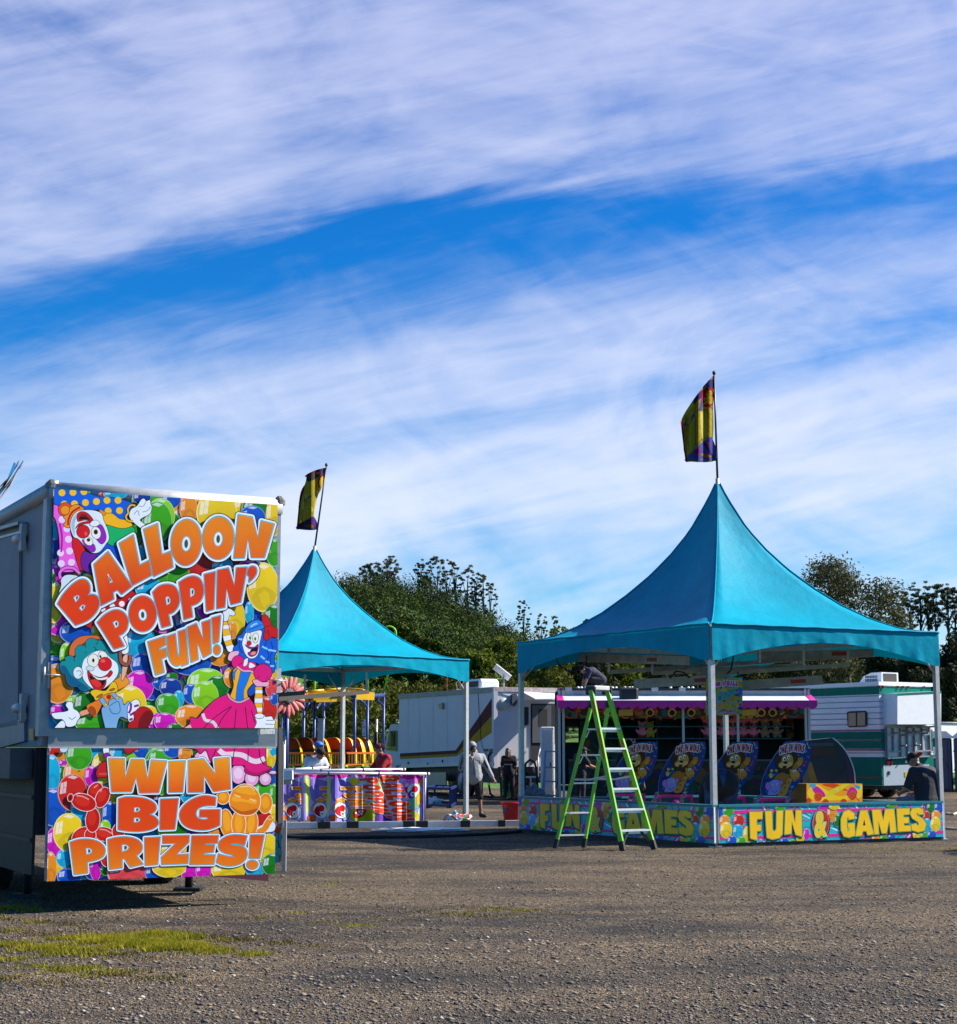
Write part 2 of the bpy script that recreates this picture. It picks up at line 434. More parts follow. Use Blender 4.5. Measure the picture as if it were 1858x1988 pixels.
# ================================================================== ground, hill, grass, trees
def ground_mat():
    m=bpy.data.materials.new('gravel_ground');m.use_nodes=True;nt=m.node_tree;N=nt.nodes;L=nt.links
    b=N['Principled BSDF'];b.inputs['Roughness'].default_value=.92;b.inputs['Specular IOR Level'].default_value=.25
    tc=N.new('ShaderNodeTexCoord')
    def noise(sc,det=6,ro=.6,st=None):
        n=N.new('ShaderNodeTexNoise');n.inputs['Scale'].default_value=sc;n.inputs['Detail'].default_value=det;n.inputs['Roughness'].default_value=ro
        if st:
            mp=N.new('ShaderNodeMapping');mp.inputs['Scale'].default_value=st;L.new(tc.outputs['Object'],mp.inputs[0]);L.new(mp.outputs[0],n.inputs['Vector'])
        else:L.new(tc.outputs['Object'],n.inputs['Vector'])
        return n.outputs[0]
    def ramp(x,*st):
        r=N.new('ShaderNodeValToRGB');L.new(x,r.inputs[0]);cr=r.color_ramp
        while len(cr.elements)<len(st):cr.elements.new(.5)
        for e,(p,c)in zip(cr.elements,st):e.position=p;e.color=(c if isinstance(c,tuple)else(c,)*3)+(1,)
        return r.outputs[0]
    def mix(f,a,c,bt='MIX'):
        x=N.new('ShaderNodeMix');x.data_type='RGBA';x.blend_type=bt
        for i,v in((0,f),(6,a),(7,c)):
            if isinstance(v,(int,float)):x.inputs[i].default_value=v
            elif isinstance(v,tuple):x.inputs[i].default_value=v+(1,)
            else:L.new(v,x.inputs[i])
        return x.outputs[2]
    def voro(sc):
        v=N.new('ShaderNodeTexVoronoi');v.inputs['Scale'].default_value=sc;L.new(tc.outputs['Object'],v.inputs['Vector']);return v
    patch=noise(.35,8,.65,(.5,1,1));patch2=noise(1.6,7,.7,(.45,1,1))
    base=mix(ramp(patch,(.43,0.),(.57,1.)),(.055,.046,.039),(.175,.128,.078))
    base=mix(ramp(patch2,(.42,0.),(.66,.85)),base,(.19,.138,.084))
    base=mix(ramp(noise(.9,6,.6,(.4,1,1)),(.5,0.),(.7,.7)),base,(.036,.032,.030))
    base=mix(ramp(noise(.55,7,.68,(.35,1,1)),(.55,0.),(.66,.75)),base,(.27,.195,.115))
    v1=voro(75);v2=voro(170);v3=voro(20)
    bw=N.new('ShaderNodeSeparateColor');L.new(v1.outputs['Color'],bw.inputs[0])
    bw2=N.new('ShaderNodeSeparateColor');L.new(v2.outputs['Color'],bw2.inputs[0])
    base=mix(.95,base,ramp(bw.outputs[0],(0,.16),(.5,.7),(.84,1.35),(.96,3.4)),'MULTIPLY')
    base=mix(.8,base,ramp(bw2.outputs[1],(0,.35),(.6,1.05),(.95,2.4)),'MULTIPLY')
    L.new(base,b.inputs['Base Color'])
    h=N.new('ShaderNodeMath');h.operation='ADD';L.new(ramp(v1.outputs['Distance'],(0,1.),(.6,0.)),h.inputs[0])
    h2=N.new('ShaderNodeMath');h2.operation='MULTIPLY';h2.inputs[1].default_value=2.2;L.new(noise(6,9,.7),h2.inputs[0]);L.new(h2.outputs[0],h.inputs[1])
    h3=N.new('ShaderNodeMath');h3.operation='MULTIPLY_ADD';h3.inputs[1].default_value=.5;L.new(ramp(v2.outputs['Distance'],(0,1.),(.6,0.)),h3.inputs[0]);L.new(h.outputs[0],h3.inputs[2])
    bp=N.new('ShaderNodeBump');bp.inputs['Strength'].default_value=1;bp.inputs['Distance'].default_value=.026
    L.new(h3.outputs[0],bp.inputs['Height']);L.new(bp.outputs[0],b.inputs['Normal'])
    return m
GM=ground_mat()
rng=np.random.default_rng(7)
def und(x,y):
    return 0.0
g=MB();g.quad((-1500,-60,0),(1500,-60,0),(1500,2500,0),(-1500,2500,0))
tag(g.build('ground',GM),'gravel lot of grey and tan stones stretching under everything','ground',kind='structure')
def np_mesh(name,V,Fq,m,loc=(0,0,0),parent=None,smooth=False):
    me=bpy.data.meshes.new(name);nv=len(V);nf=len(Fq);k=Fq.shape[1]
    me.vertices.add(nv);me.vertices.foreach_set('co',np.asarray(V,np.float32).ravel())
    me.loops.add(nf*k);me.loops.foreach_set('vertex_index',np.asarray(Fq,np.int32).ravel())
    me.polygons.add(nf);me.polygons.foreach_set('loop_start',np.arange(0,nf*k,k,dtype=np.int32))
    me.polygons.foreach_set('loop_total',np.full(nf,k,np.int32))
    if smooth:me.polygons.foreach_set('use_smooth',np.ones(nf,bool))
    me.update(calc_edges=True)
    for q in(m if isinstance(m,(list,tuple))else[m]):me.materials.append(q)
    o=bpy.data.objects.new(name,me);C.objects.link(o);o.location=loc
    if parent is not None:o.parent=parent
    return o
def stones(name,n,y0,y1,s0,s1,m,label,xr=.34,zf=.55,seed=1):
    r=np.random.default_rng(seed);t=r.random(n);Y=1/(1/y0+(1/y1-1/y0)*t)
    X=(r.random(n)*2-1)*Y*xr;S=s0+(s1-s0)*r.random(n)**4
    base=np.array([[1,0,0],[-1,0,0],[0,1,0],[0,-1,0],[0,0,1.],[0,0,-.6]])
    V=base[None]*(S[:,None,None]*(.6+.7*r.random((n,6,1))));a=r.random(n)*6.28;c,s=np.cos(a),np.sin(a)
    x=V[:,:,0]*c[:,None]-V[:,:,1]*s[:,None];y=V[:,:,0]*s[:,None]+V[:,:,1]*c[:,None]
    V=np.stack([x+X[:,None],y+Y[:,None],V[:,:,2]*zf+S[:,None]*.12],2).reshape(-1,3)
    f=np.array([[0,2,4],[2,1,4],[1,3,4],[3,0,4],[2,0,5],[1,2,5],[3,1,5],[0,3,5]])
    F=(f[None]+(np.arange(n)*6)[:,None,None]).reshape(-1,3)
    return tag(np_mesh(name,V,F,m),label,'gravel',kind='stuff')
def stone_mat(name,c0,c1):
    m=bpy.data.materials.new(name);m.use_nodes=True;nt=m.node_tree;N=nt.nodes;L=nt.links;b=N['Principled BSDF']
    b.inputs['Roughness'].default_value=.85;g_=N.new('ShaderNodeNewGeometry');r=N.new('ShaderNodeValToRGB')
    L.new(g_.outputs['Random Per Island'],r.inputs[0]);r.color_ramp.elements[0].color=c0+(1,);r.color_ramp.elements[1].color=c1+(1,)
    r.color_ramp.elements[1].position=.9;L.new(r.outputs[0],b.inputs['Base Color']);return m
stones('gravel',90000,9.3,40,.003,.019,stone_mat('gravel_stone',(.045,.042,.04),(.17,.145,.115)),'small grey stones strewn over the lot')
stones('pale_gravel',700,9.3,34,.006,.026,stone_mat('pale_stone',(.22,.19,.15),(.5,.45,.36)),'scattered pale chips of stone among the grey gravel',seed=5)
stones('coarse_gravel',9000,9.3,30,.008,.034,stone_mat('coarse_stone',(.05,.042,.036),(.26,.2,.14)),'coarser grey and brown stones lying loose on the lot',seed=8,zf=.4)

def leaf_mat(name,col,col2,trans=.25,scale=.5,nw=1.0):
    if name in MATS:return MATS[name]
    m=bpy.data.materials.new(name);m.use_nodes=True;nt=m.node_tree;N=nt.nodes;L=nt.links;b=N['Principled BSDF']
    b.inputs['Roughness'].default_value=.65;b.inputs['Specular IOR Level'].default_value=.08
    g_=N.new('ShaderNodeNewGeometry');tc=N.new('ShaderNodeTexCoord');n=N.new('ShaderNodeTexNoise');n.inputs['Scale'].default_value=scale
    n.inputs['Detail'].default_value=3;L.new(tc.outputs['Object'],n.inputs['Vector'])
    ad=N.new('ShaderNodeMath');ad.operation='MULTIPLY_ADD';L.new(g_.outputs['Random Per Island'],ad.inputs[0]);ad.inputs[1].default_value=.5 if nw==1 else .22
    sb=N.new('ShaderNodeMath');sb.operation='MULTIPLY_ADD';L.new(n.outputs[0],sb.inputs[0]);sb.inputs[1].default_value=nw;sb.inputs[2].default_value=-.22 if nw==1 else .4-nw*.5
    L.new(sb.outputs[0],ad.inputs[2]);r=N.new('ShaderNodeValToRGB');L.new(ad.outputs[0],r.inputs[0])
    r.color_ramp.elements[0].color=tuple(col)+(1,);r.color_ramp.elements[1].color=tuple(col2)+(1,)
    r.color_ramp.elements[0].position=.15;r.color_ramp.elements[1].position=.85
    L.new(r.outputs[0],b.inputs['Base Color'])
    t=N.new('ShaderNodeBsdfTranslucent');L.new(r.outputs[0],t.inputs[0]);ms=N.new('ShaderNodeMixShader');ms.inputs[0].default_value=trans
    L.new(b.outputs[0],ms.inputs[1]);L.new(t.outputs[0],ms.inputs[2]);L.new(ms.outputs[0],N['Material Output'].inputs[0])
    MATS[name]=m;return m
def grass(name,patches,m,label,seed=3):
    r=np.random.default_rng(seed);XS=[];HS=[]
    for(cx,cy,rx,ry,n,h)in patches:
        a=r.random(n)*6.28;d=np.sqrt(r.random(n))*(.55+.6*r.random(n));x=cx+np.cos(a)*d*rx;y=cy+np.sin(a)*d*ry
        k=(np.sin(x*5.1+y*7.3)+np.sin(x*11.7-y*9.1)*.8+np.sin(x*2.3+1.7)*.6+r.normal(0,.7,n))>.75
        XS.append(np.stack([x[k],y[k]],1));HS.append(h*(.4+.8*r.random(k.sum())))
    X=np.concatenate(XS);Hh=np.concatenate(HS);n=len(X);a=r.random(n)*6.28;w=.004+.003*r.random(n)
    dx,dy=np.cos(a)*w,np.sin(a)*w;la=r.random(n)*6.28;ln=Hh*(.3+.6*r.random(n));z0=np.zeros(n)
    V=np.stack([np.stack([X[:,0]-dx,X[:,1]-dy,z0],1),np.stack([X[:,0]+dx,X[:,1]+dy,z0],1),
                  np.stack([X[:,0]+np.cos(la)*ln,X[:,1]+np.sin(la)*ln,Hh],1)],1).reshape(-1,3)
    return tag(np_mesh(name,V,np.arange(3*n).reshape(-1,3),m),label,'grass',kind='stuff')
GR=leaf_mat('short_grass',(.12,.15,.006),(.4,.33,.03),.35,2)
gp=[]
for(u,v,rx,ry,n,h)in((200,1832,1.0,.5,22000,.04),(330,1840,.5,.3,12000,.045),(60,1850,.7,.55,5000,.04),(270,1822,.5,.35,8000,.055),
                             (20,1770,.35,.9,2800,.05),(20,1800,.4,.6,1800,.04),(545,1776,.3,.4,500,.03),(960,1771,.5,.3,600,.025),(660,1717,.5,.4,400,.025),(120,1885,.6,.4,1500,.03),
                             (430,1852,.5,.3,2200,.035),(700,1795,.5,.3,700,.03),(1790,1648,1.4,.5,900,.04)):
    p=G(u,v);gp.append((p.x,p.y,rx,ry,n,h))
grass('grass',gp,GR,'low tufts of yellow green grass growing through the gravel')
dg_=[]
for(u,v,rx,ry,n,h)in((150,1835,1.9,1.1,15000,.03),(20,1800,.9,1.5,6000,.03),(520,1830,1.0,.7,3500,.025),(200,1895,1.3,.6,4000,.025),(960,1771,1.2,.8,2500,.02),(640,1780,1.2,.9,2500,.02)):
    p=G(u,v);dg_.append((p.x,p.y,rx,ry,n,h))
grass('dry_grass',dg_,leaf_mat('dry_grass_blades',(.06,.06,.01),(.2,.14,.04),.2,1.5),'thin brown and olive dry grass scattered round the green patches',9)

RIDGE=[(-1600,22),(-600,26),(-210,28),(-90,31),(-53,35),(-40,37),(-31,38.3),(-24,38.6),(-18,37.6),(-11,35),(-4,31.6),(3,28),(10,24.3),(17,22),(24,20.6),(30,19.5),(60,17),(100,15),(200,16),(600,20),(1600,20)]
def ridge(x):
    for(a,za),(b,zb)in zip(RIDGE[:-1],RIDGE[1:]):
        if a<=x<=b:return za+(zb-za)*(x-a)/(b-a)
    return 26
def th(x,y):
    if y<=66:return-.06
    k=min(1,(y-66)/60.0);lo=4.2*k*k*(3-2*k)
    t=max(0,min(1,(y-118)/330));s=t*t*(3-2*t)
    xs=x*450/max(y,120)
    b=math.sin(x*.11+y*.05)*.5+math.sin(x*.043-y*.07)*.8
    return-.06+lo+(ridge(xs)-4.2)*s+b*k
hm=MB();nx,ny=110,70
ys=[66+560*(j/ny)**1.6 for j in range(ny+1)]
hm.v=[(-(60+ys[j]*1.1)+2*(60+ys[j]*1.1)*i/nx,ys[j],th(-(60+ys[j]*1.1)+2*(60+ys[j]*1.1)*i/nx,ys[j]))for j in range(ny+1)for i in range(nx+1)]
hm.f=[(j*(nx+1)+i,j*(nx+1)+i+1,(j+1)*(nx+1)+i+1,(j+1)*(nx+1)+i)for j in range(ny)for i in range(nx)]
hm.mi=[0]*len(hm.f);hm.sm=[True]*len(hm.f)
tag(hm.build('hill',mat('meadow_grass',(.05,.13,.003),.9,var=.5,scale=1.5,bump=.8,bscale=3)),'green slope rising to a wooded hill behind the lot','hill',kind='structure')
def leaves(cent,rad3,n,size,r,hollow=.55,sq=1.4,jit=.6):
    """leaf sprays through the volume of clumps: arrays of centres (k,3), radii (k,3)"""
    k=len(cent);w=(rad3[:,0]*rad3[:,1]*rad3[:,2])**(2/3);idx=r.choice(k,n,p=w/w.sum())
    d=r.normal(size=(n,3));d/=np.linalg.norm(d,axis=1)[:,None];rr=(hollow+(1-hollow)*r.random(n)**.7)
    p=cent[idx]+d*rad3[idx]*rr[:,None]*(1+.12*r.normal(size=n))[:,None]
    nn=d+r.normal(size=(n,3))*jit;nn/=np.linalg.norm(nn,axis=1)[:,None]
    t=np.cross(nn,r.normal(size=(n,3)));t/=np.linalg.norm(t,axis=1)[:,None]+1e-9;b=np.cross(nn,t)
    s=size*(.55+.9*r.random(n));t=t*(s*sq)[:,None];b=b*(s*.62)[:,None]
    V=np.stack([p-t,p-b*.8,p+t,p+b],1).reshape(-1,3);F=np.arange(4*n).reshape(-1,4);return V,F
def crown_clumps(r,h,w,kind):
    """clump centres and radii of one crown, base of the trunk at 0, total height h, width w"""
    c=[];q=[]
    if kind=='pine':
        for _ in range(34):
            z=h*(.22+.74*r.random());env=w*.5*(1.02-.62*max(0,(z/h-.3)/.7)**1.6);a=r.random()*6.28;d=env*(r.random()**.45)
            c.append((math.cos(a)*d,math.sin(a)*d,z));s=w*(.09+.08*r.random());q.append((s,s,s*.75))
    elif kind=='euc':
        for _ in range(46):
            z=h*(.34+.65*r.random()**.85);env=w*.5*math.sin(min(1,max(0.12,(z/h-.25)/.75))*2.7)**.8;a=r.random()*6.28;d=env*r.random()**.5
            c.append((math.cos(a)*d,math.sin(a)*d,z));s=w*(.045+.06*r.random());q.append((s*1.2,s*1.2,s*.7))
    elif kind=='bush':
        for _ in range(26):
            z=h*(.12+.78*r.random());env=w*.5*math.sqrt(max(.05,1-(z/h)**2.4));a=r.random()*6.28;d=env*r.random()**.5
            c.append((math.cos(a)*d,math.sin(a)*d,z));s=w*(.1+.1*r.random());q.append((s,s,s*.85))
    else:
        for _ in range(80):
            z=h*(.16+.76*r.random());f=(z/h-.12)/.88;env=w*.46*math.sqrt(max(.05,1-(2*f-.8)**2*.72));a=r.random()*6.28;d=env*r.random()**.42
            c.append((math.cos(a)*d,math.sin(a)*d,z));s=min(w,h)*(.08+.1*r.random());q.append((s,s,s*.8))
    return np.array(c),np.array(q)
BARK=mat('bark',(.075,.058,.042),.95,var=.4,scale=9,bump=.8,bscale=20,stretch=(1,1,.2))
PALEBARK=mat('pale_bark',(.2,.165,.13),.9,var=.35,scale=6,bump=.5,stretch=(1,1,.2))
def make_tree(name,label,cat,base,h,w,kind,m,nleaf,size,seed,bark=BARK,group=None,limbs=9,trunk_r=None):
    r=np.random.default_rng(seed);t=thing(name,label,cat,base,group)
    c,q=crown_clumps(r,h,w,kind);V,F=leaves(c,q,nleaf,size,r,hollow=.4)
    V[:,2]=np.maximum(V[:,2],.02)
    np_mesh('crown',V,F,m,parent=t)
    tb=MB();R=trunk_r or h*.022;bend=r.normal(size=2)*w*.04
    pts=[(bend[0]*f*f,bend[1]*f*f,h*f*.8)for f in(0,.12,.3,.5,.75,1)]
    tb.tube([Vector(p)+Vector(base)for p in pts],[R*1.25,R,R*.85,R*.65,R*.4,R*.12],8)
    order=r.choice(len(c),min(limbs,len(c)),replace=False)
    for i in order:
        e=c[i];f=max(.15,min(.85,(e[2]/(h*.8))*.55));p0=Vector((bend[0]*f*f,bend[1]*f*f,h*f*.8));p1=Vector(e)
        mid=p0.lerp(p1,.5)+Vector((0,0,h*.03));rr=R*(.55-.3*f)
        tb.tube([p0+Vector(base),mid+Vector(base),p1+Vector(base)],[rr,rr*.65,rr*.25],6)
    tb.build('trunk',bark,t);return t
LM=dict(
    pine=leaf_mat('pine_needles',(.016,.03,.005),(.085,.11,.015),.15,.35),
    olive=leaf_mat('olive_leaves',(.035,.045,.008),(.15,.15,.02),.25,.4),
    light=leaf_mat('spring_leaves',(.03,.05,.006),(.17,.2,.022),.3,.35),
    dark=leaf_mat('evergreen_leaves',(.012,.018,.008),(.06,.065,.024),.15,.3),
    euc=leaf_mat('gum_leaves',(.028,.034,.015),(.115,.12,.05),.25,.3),
    bigeuc=leaf_mat('glossy_gum_leaves',(.022,.026,.012),(.135,.13,.055),.2,.6))
def place_tree(u,vtop,wpx,Y,kind,name,label,cat,group,seed,n=2600,ls=1.0,lm=None,bark=BARK,vbase=None):
    p=P(u,vtop,Y);z0=th(p.x,Y)-.1 if vbase is None else P(u,vbase,Y).z;h=max(2.0,p.z-z0);w=wpx/F_PX*Y
    return make_tree(name,label,cat,(p.x,Y,z0),h,w,kind,LM[lm or kind],n,ls*Y/F_PX*4.2,seed,bark,group)

sd=100
for(u,v,w,Y)in((640,1262,110,116),(700,1235,110,112),(765,1192,120,114),(822,1226,110,108),(878,1262,96,104)):
    sd+=1;place_tree(u,v,w,Y,'pine','pine_tree',{765:'tallest dark tufted pine at the foot of the hill, right of the farther tent'}.get(u,'dark tufted pine of the row at the foot of the wooded hill'),'tree','pines at the foot of the hill',sd,6500,.8)
for(u,v,w,Y)in((925,1252,96,98),(985,1226,110,102),(1045,1238,100,99),(1098,1206,96,108),(1140,1234,96,103),(1195,1240,110,97)):
    sd+=1;place_tree(u,v,w,Y,'broad','young_tree','bright yellow green leafy tree above the white box truck roof','tree','leafy trees behind the box truck',sd,6000,.75,'light')
for(u,v,w,Y)in((452,1330,170,82),(520,1345,150,80),(600,1332,150,84),(668,1322,140,79),(735,1330,140,82),(800,1318,130,84),(858,1322,130,86),(918,1318,120,88),(985,1312,120,90)):
    sd+=1;place_tree(u,v,w,Y,'broad','tall_bush','olive green bush in the thicket behind the ride and the box truck','bush','bushes behind the ride',sd,5200,.72,'olive')
for(u,v,w,Y)in((1068,1262,120,92),(1150,1255,120,94),(1215,1240,120,108),(1300,1225,130,114),(1360,1230,120,98),(1425,1226,130,94),(1490,1232,120,97),(1550,1236,130,93)):
    sd+=1;place_tree(u,v,w,Y,'broad','shade_tree','green shade tree seen under the right tent canopy, behind the stall','tree','shade trees behind the stall',sd,3600,.85,'olive' if sd%2 else 'dark')
place_tree(1640,1084,275,112,'broad','gum_tree','big dark gum tree rising behind the right slope of the nearer tent','tree',None,301,30000,.6,'bigeuc',PALEBARK)
place_tree(1585,1170,150,106,'broad','gum_tree','lower gum tree in front of the big gum tree, low beside the tent roof','tree',None,302,6000,.72,'bigeuc',PALEBARK)
for(u,v,w,Y)in((1715,1248,120,100),(1775,1228,130,97),(1835,1208,140,95),(1890,1215,140,93),(1800,1290,120,84),(1868,1285,120,82)):
    sd+=1;place_tree(u,v,w,Y,'bush','cypress_tree','dark evergreen tree of the dense row at the right edge, behind the portable toilets','tree','evergreens at the right edge',sd,6000,.8,'dark')
for(u,v,w)in((1732,1152,52),(1750,1160,46),(1764,1142,52),(1784,1128,56),(1800,1150,50),(1814,1136,56),(1838,1132,56),(1852,1146,50),(1868,1126,56)):
    sd+=1;place_tree(u,v,w,300,'euc','distant_gum_tree','slender gum tree of the distant grove on the right skyline','tree','gum trees on the right skyline',sd,6000,.22,'euc',vbase=1262)
RE=((708,1098,30),(726,1092,36),(752,1077,38),(764,1093,34),(815,1092,26),(826,1085,30),(848,1082,38),(868,1086,36),(884,1092,28),(908,1097,34),(924,1112,24),(940,1114,28),(952,1130,24),(1017,1166,26),(1050,1190,22),(1076,1196,20),(1140,1202,18),(1185,1206,22))
for i,(u,v,w)in enumerate(RE):
    p=P(u,v,445);px=p.x;z0=th(px,445)
    vb=994-0
    h=max(8,p.z-z0);make_tree('ridge_gum_tree','tall open crowned gum tree standing on the skyline of the hill','tree',(px,445,p.z-h),h,w/F_PX*445*1.2,'euc',LM['euc'],2600,.15,400+i,BARK,'gum trees on the hill skyline')

r=np.random.default_rng(55);cs=[];qs=[]
for j in range(2300):
    y=215+250*r.random()**.8;x=(r.random()*2-1)*y*.34;w=3.2+4.4*r.random()**1.5;z=th(x,y)-1.5;hh=w*(.75+.5*r.random())
    cs.append((x,y,z+hh*.5));qs.append((w*.42,w*.42,hh*.5))
    for k in range(6):
        a_=r.random()*6.28;cs.append((x+math.cos(a_)*w*.33,y+math.sin(a_)*w*.33,z+hh*(.35+.6*r.random())));s_=w*(.17+.12*r.random());qs.append((s_,s_,s_*.85))
V,F=leaves(np.array(cs),np.array(qs),850000,.2,r,hollow=.85,sq=1.0,jit=.32)
tag(np_mesh('wooded_hillside',V,F,leaf_mat('hill_foliage',(.006,.013,.004),(.062,.088,.014),.1,.15,3.0)),'dense dark green wood covering the hill','wood',kind='stuff')
# ================================================================== shared materials
ALU=mat('brushed_aluminium',(.5,.49,.47),.45,.3,.12,14,dirt=.45,dirt_col=(.25,.24,.23))
GALV=mat('grey_aluminium',(.36,.36,.37),.5,.6,.18,8,dirt=.4,dirt_col=(.12,.11,.10))
DARKSTEEL=mat('dark_steel',(.03,.03,.033),.55,.3,.3,9)
BLACK=mat('black_rubber',(.016,.016,.017),.75,0,.3,14)
WHITE=mat('white_panel',(.76,.77,.79),.4,0,.05,3,dirt=.25,dirt_col=(.45,.43,.4),bump=.1,bscale=1.5)
WHITE2=mat('white_plastic',(.8,.8,.79),.4,0,.04,5)
GREYPANEL=mat('grey_underframe',(.07,.07,.08),.6,.2,.2,4)
RED=mat('red_paint',(.55,.015,.015),.4)
AMBER=mat('amber_lens',(.5,.14,.01),.25)
REDLENS=mat('red_lens',(.42,.01,.01),.2)
INK=print_mat('printed_vinyl',.4,.25)
SHADEINK=print_mat('printed_board',.45,.25,1.3)
# ================================================================== the game trailer with the painted end
TA=Vector((-4.33,16.80,0));TB=Vector((-2.145,17.945,0));tdir=(TB-TA).normalized();tn=Vector((tdir.y,-tdir.x,0));tback=-tn
def tp(a,d,z):return TA+tdir*a+tback*d+Vector((0,0,z))
TW=(TB-TA).length;TLEN=7.2
tr=thing('game_trailer','white game trailer whose end wall is covered in bright balloon and clown artwork','trailer',(TA.x,TA.y,0))
b=MB();ztop,zmid=4.26,1.62
b.prism([tp(.0,.03,zmid),tp(TW,.03,zmid),tp(TW,TLEN,zmid),tp(0,TLEN,zmid)],(0,0,ztop-.06-zmid));b.build('body',mat('shade_greyed_trailer_skin',(.26,.26,.29),.6,0,.06,2,dirt=.45,dirt_col=(.16,.15,.15),bump=.5,bscale=1.1,spec=.15),tr)  # white skin greyed in its base colour to stand for the shaded side
for(x,z0,z1)in((-.012,1.72,4.2),(TW-.075,1.62,4.2)):
    b=MB();b.prism([tp(x-.03,-.028,z0),tp(x+(.11 if x<1 else .08),-.028,z0),tp(x+(.11 if x<1 else .08),.03,z0),tp(x-.03,.12,z0)],(0,0,z1-z0));b.build('corner_post',GALV,tr)
b=MB();b.smooth=True
prof=[(-.035,-.06),(-.045,.03),(-.03,.085),(.02,.12),(.1,.13),(.1,-.06)]
for i in range(1):b.prism([tp(-.02,d,ztop-.1+z)for d,z in prof],tdir*(TW+.04))
b.prism([tp(-.045+.0,0,ztop-.1)+tdir*(d+.02)+Vector((0,0,z))for d,z in((-.035,-.05),(-.045,.03),(-.03,.085),(.02,.12),(.1,.13),(.1,-.05))],tback*TLEN)
b.smooth=False;b.build('roof_rail',ALU,tr)
b=MB()
for i in range(20):p=tp(.12+i*(TW-.24)/19,-.043,ztop-.115);b.ell(p,.009,6,4)
for i in range(40):p=tp(-.047,.12+i*.17,ztop-.115);b.ell(p,.009,6,4)
b.build('rivets',GALV,tr)
for a_ in(.01,TW):b=MB();b.bbox(tp(a_,.02,ztop-.025),(.125,.125,.135),.045,math.atan2(tdir.y,tdir.x));b.build('corner_cap',mat('worn_cap',(.2,.18,.16),.45,.5,.3,12),tr)
tp_px=lambda u,v,h=0:on_plane(u,v,TA+tback*(-.03),tn)+tn*h
def quadmb(pts,th_=.012):
    m=MB();m.prism([tp_px(*p)for p in pts],tn*-th_);return m
R1=lambda x,y:(.32645*x,873.4+.3264*y)
R2=lambda x,y:(.32645*x,1310.1+.3264*y)
quadmb([R1(291,1655),R1(1640,1657),R2(1636,428),R2(284,428)],.03).build('bumper_strip',mat('brushed_steel_strip',(.3,.3,.31),.42,.8,.12,3,stretch=(1,1,6),dirt=.3),tr)
b=MB();b.prism([tp_px(*R2(284,428),.02),tp_px(*R2(1640,428),.02),tp_px(*R2(1640,436),.02),tp_px(*R2(284,436),.02)],tn*-.03);b.build('trim_strip',ALU,tr)
b=MB();p=[tp_px(*R2(1547,322),.002),tp_px(*R2(1634,320),.002),tp_px(*R2(1634,352),.002),tp_px(*R2(1547,354),.002)];b.prism(p,tn*-.001);b.build('data_plate',mat('data_plate',(.6,.62,.62),.4,var=.5,scale=60),tr)

UP=[Vector(R1(*p))for p in((313,236),(1643,330),(1637,1655),(292,1653))]
LO=[Vector(R2(*p))for p in((291,437),(1634,437),(1627,1182),(274,1227))]
Z1=(200/2.0608,1940/2.0608,.30175/2.0608);Z2=(620/2.0608,1940/2.0608,.30175/2.0608)
Z3=(190/2.0608,2480/2.0608,.2691/2.0608);Z4=(620/2.0608,2480/2.0608,.2691/2.0608)
Z5=(180/2.0608,2980/2.0608,.2767/2.0608);Z6=(620/2.0608,2980/2.0608,.28525/2.0608)
BAL=dict(r='#d62418',g='#3fae14',G='#0f7d12',y='#f8d21a',o='#f8941a',b='#0c56c4',c='#12b4e0',m='#e010c0',p='#f24a52',l='#8fd614',d='#0b3a9e')
def letters(A,items,lays,grad):
    """items: (frame, outline, holes); lays: [(offset, colour)], grad: colours top and bottom"""
    polys=[]
    for fr,out,holes in items:
        A.frame(*fr);o=[A.fp(p)for p in smoothpts(out,True,7)]if not isinstance(out,dict)else[A.fp(p)for p in ellpts(*out['e'],n=34)]
        hs=[[A.fp(p)for p in(smoothpts(h,True,5)if not isinstance(h,dict)else ellpts(*h['e'],n=20))]for h in holes]
        polys.append((o,hs))
    for d,c in lays:
        for o,hs in polys:A.cdt(offset_poly(o,d),hexc(c))
    for o,hs in polys:
        y0=min(p[1]for p in o);y1=max(p[1]for p in o);a,c=hexc(grad[0]),hexc(grad[1])
        f=(lambda p,a=a,c=c:tuple(x+(y-x)*min(1,max(0,(p[1]-grad[2])/(grad[3]-grad[2])))for x,y in zip(a,c)))
        A.raw(o,f)
        for h in hs:
            A.raw(h,hexc('#2ab4cc'));h2=offset_poly(h,-1.3)
            A.raw(h2,hexc('#eef4fa'));cx=sum(p[0]for p in h)/len(h);cy=sum(p[1]for p in h)/len(h)
            A.raw([Vector((cx+(p[0]-cx)*.4,cy+(p[1]-cy)*.55))for p in h],hexc('#2c5a3a'))
c=1
up=Art(UP);rr=random.Random(11)
up.frame(0,0,1);up.raw([Vector(p)for p in UP],hexc('#12a6dc'))
for i in range(120):
    up.balloon(BAL[rr.choice('rggGyyoobbccmmpld')],95+450*rr.random(),950+470*rr.random(),20+22*rr.random(),25+25*rr.random(),rr.uniform(-.5,.5))

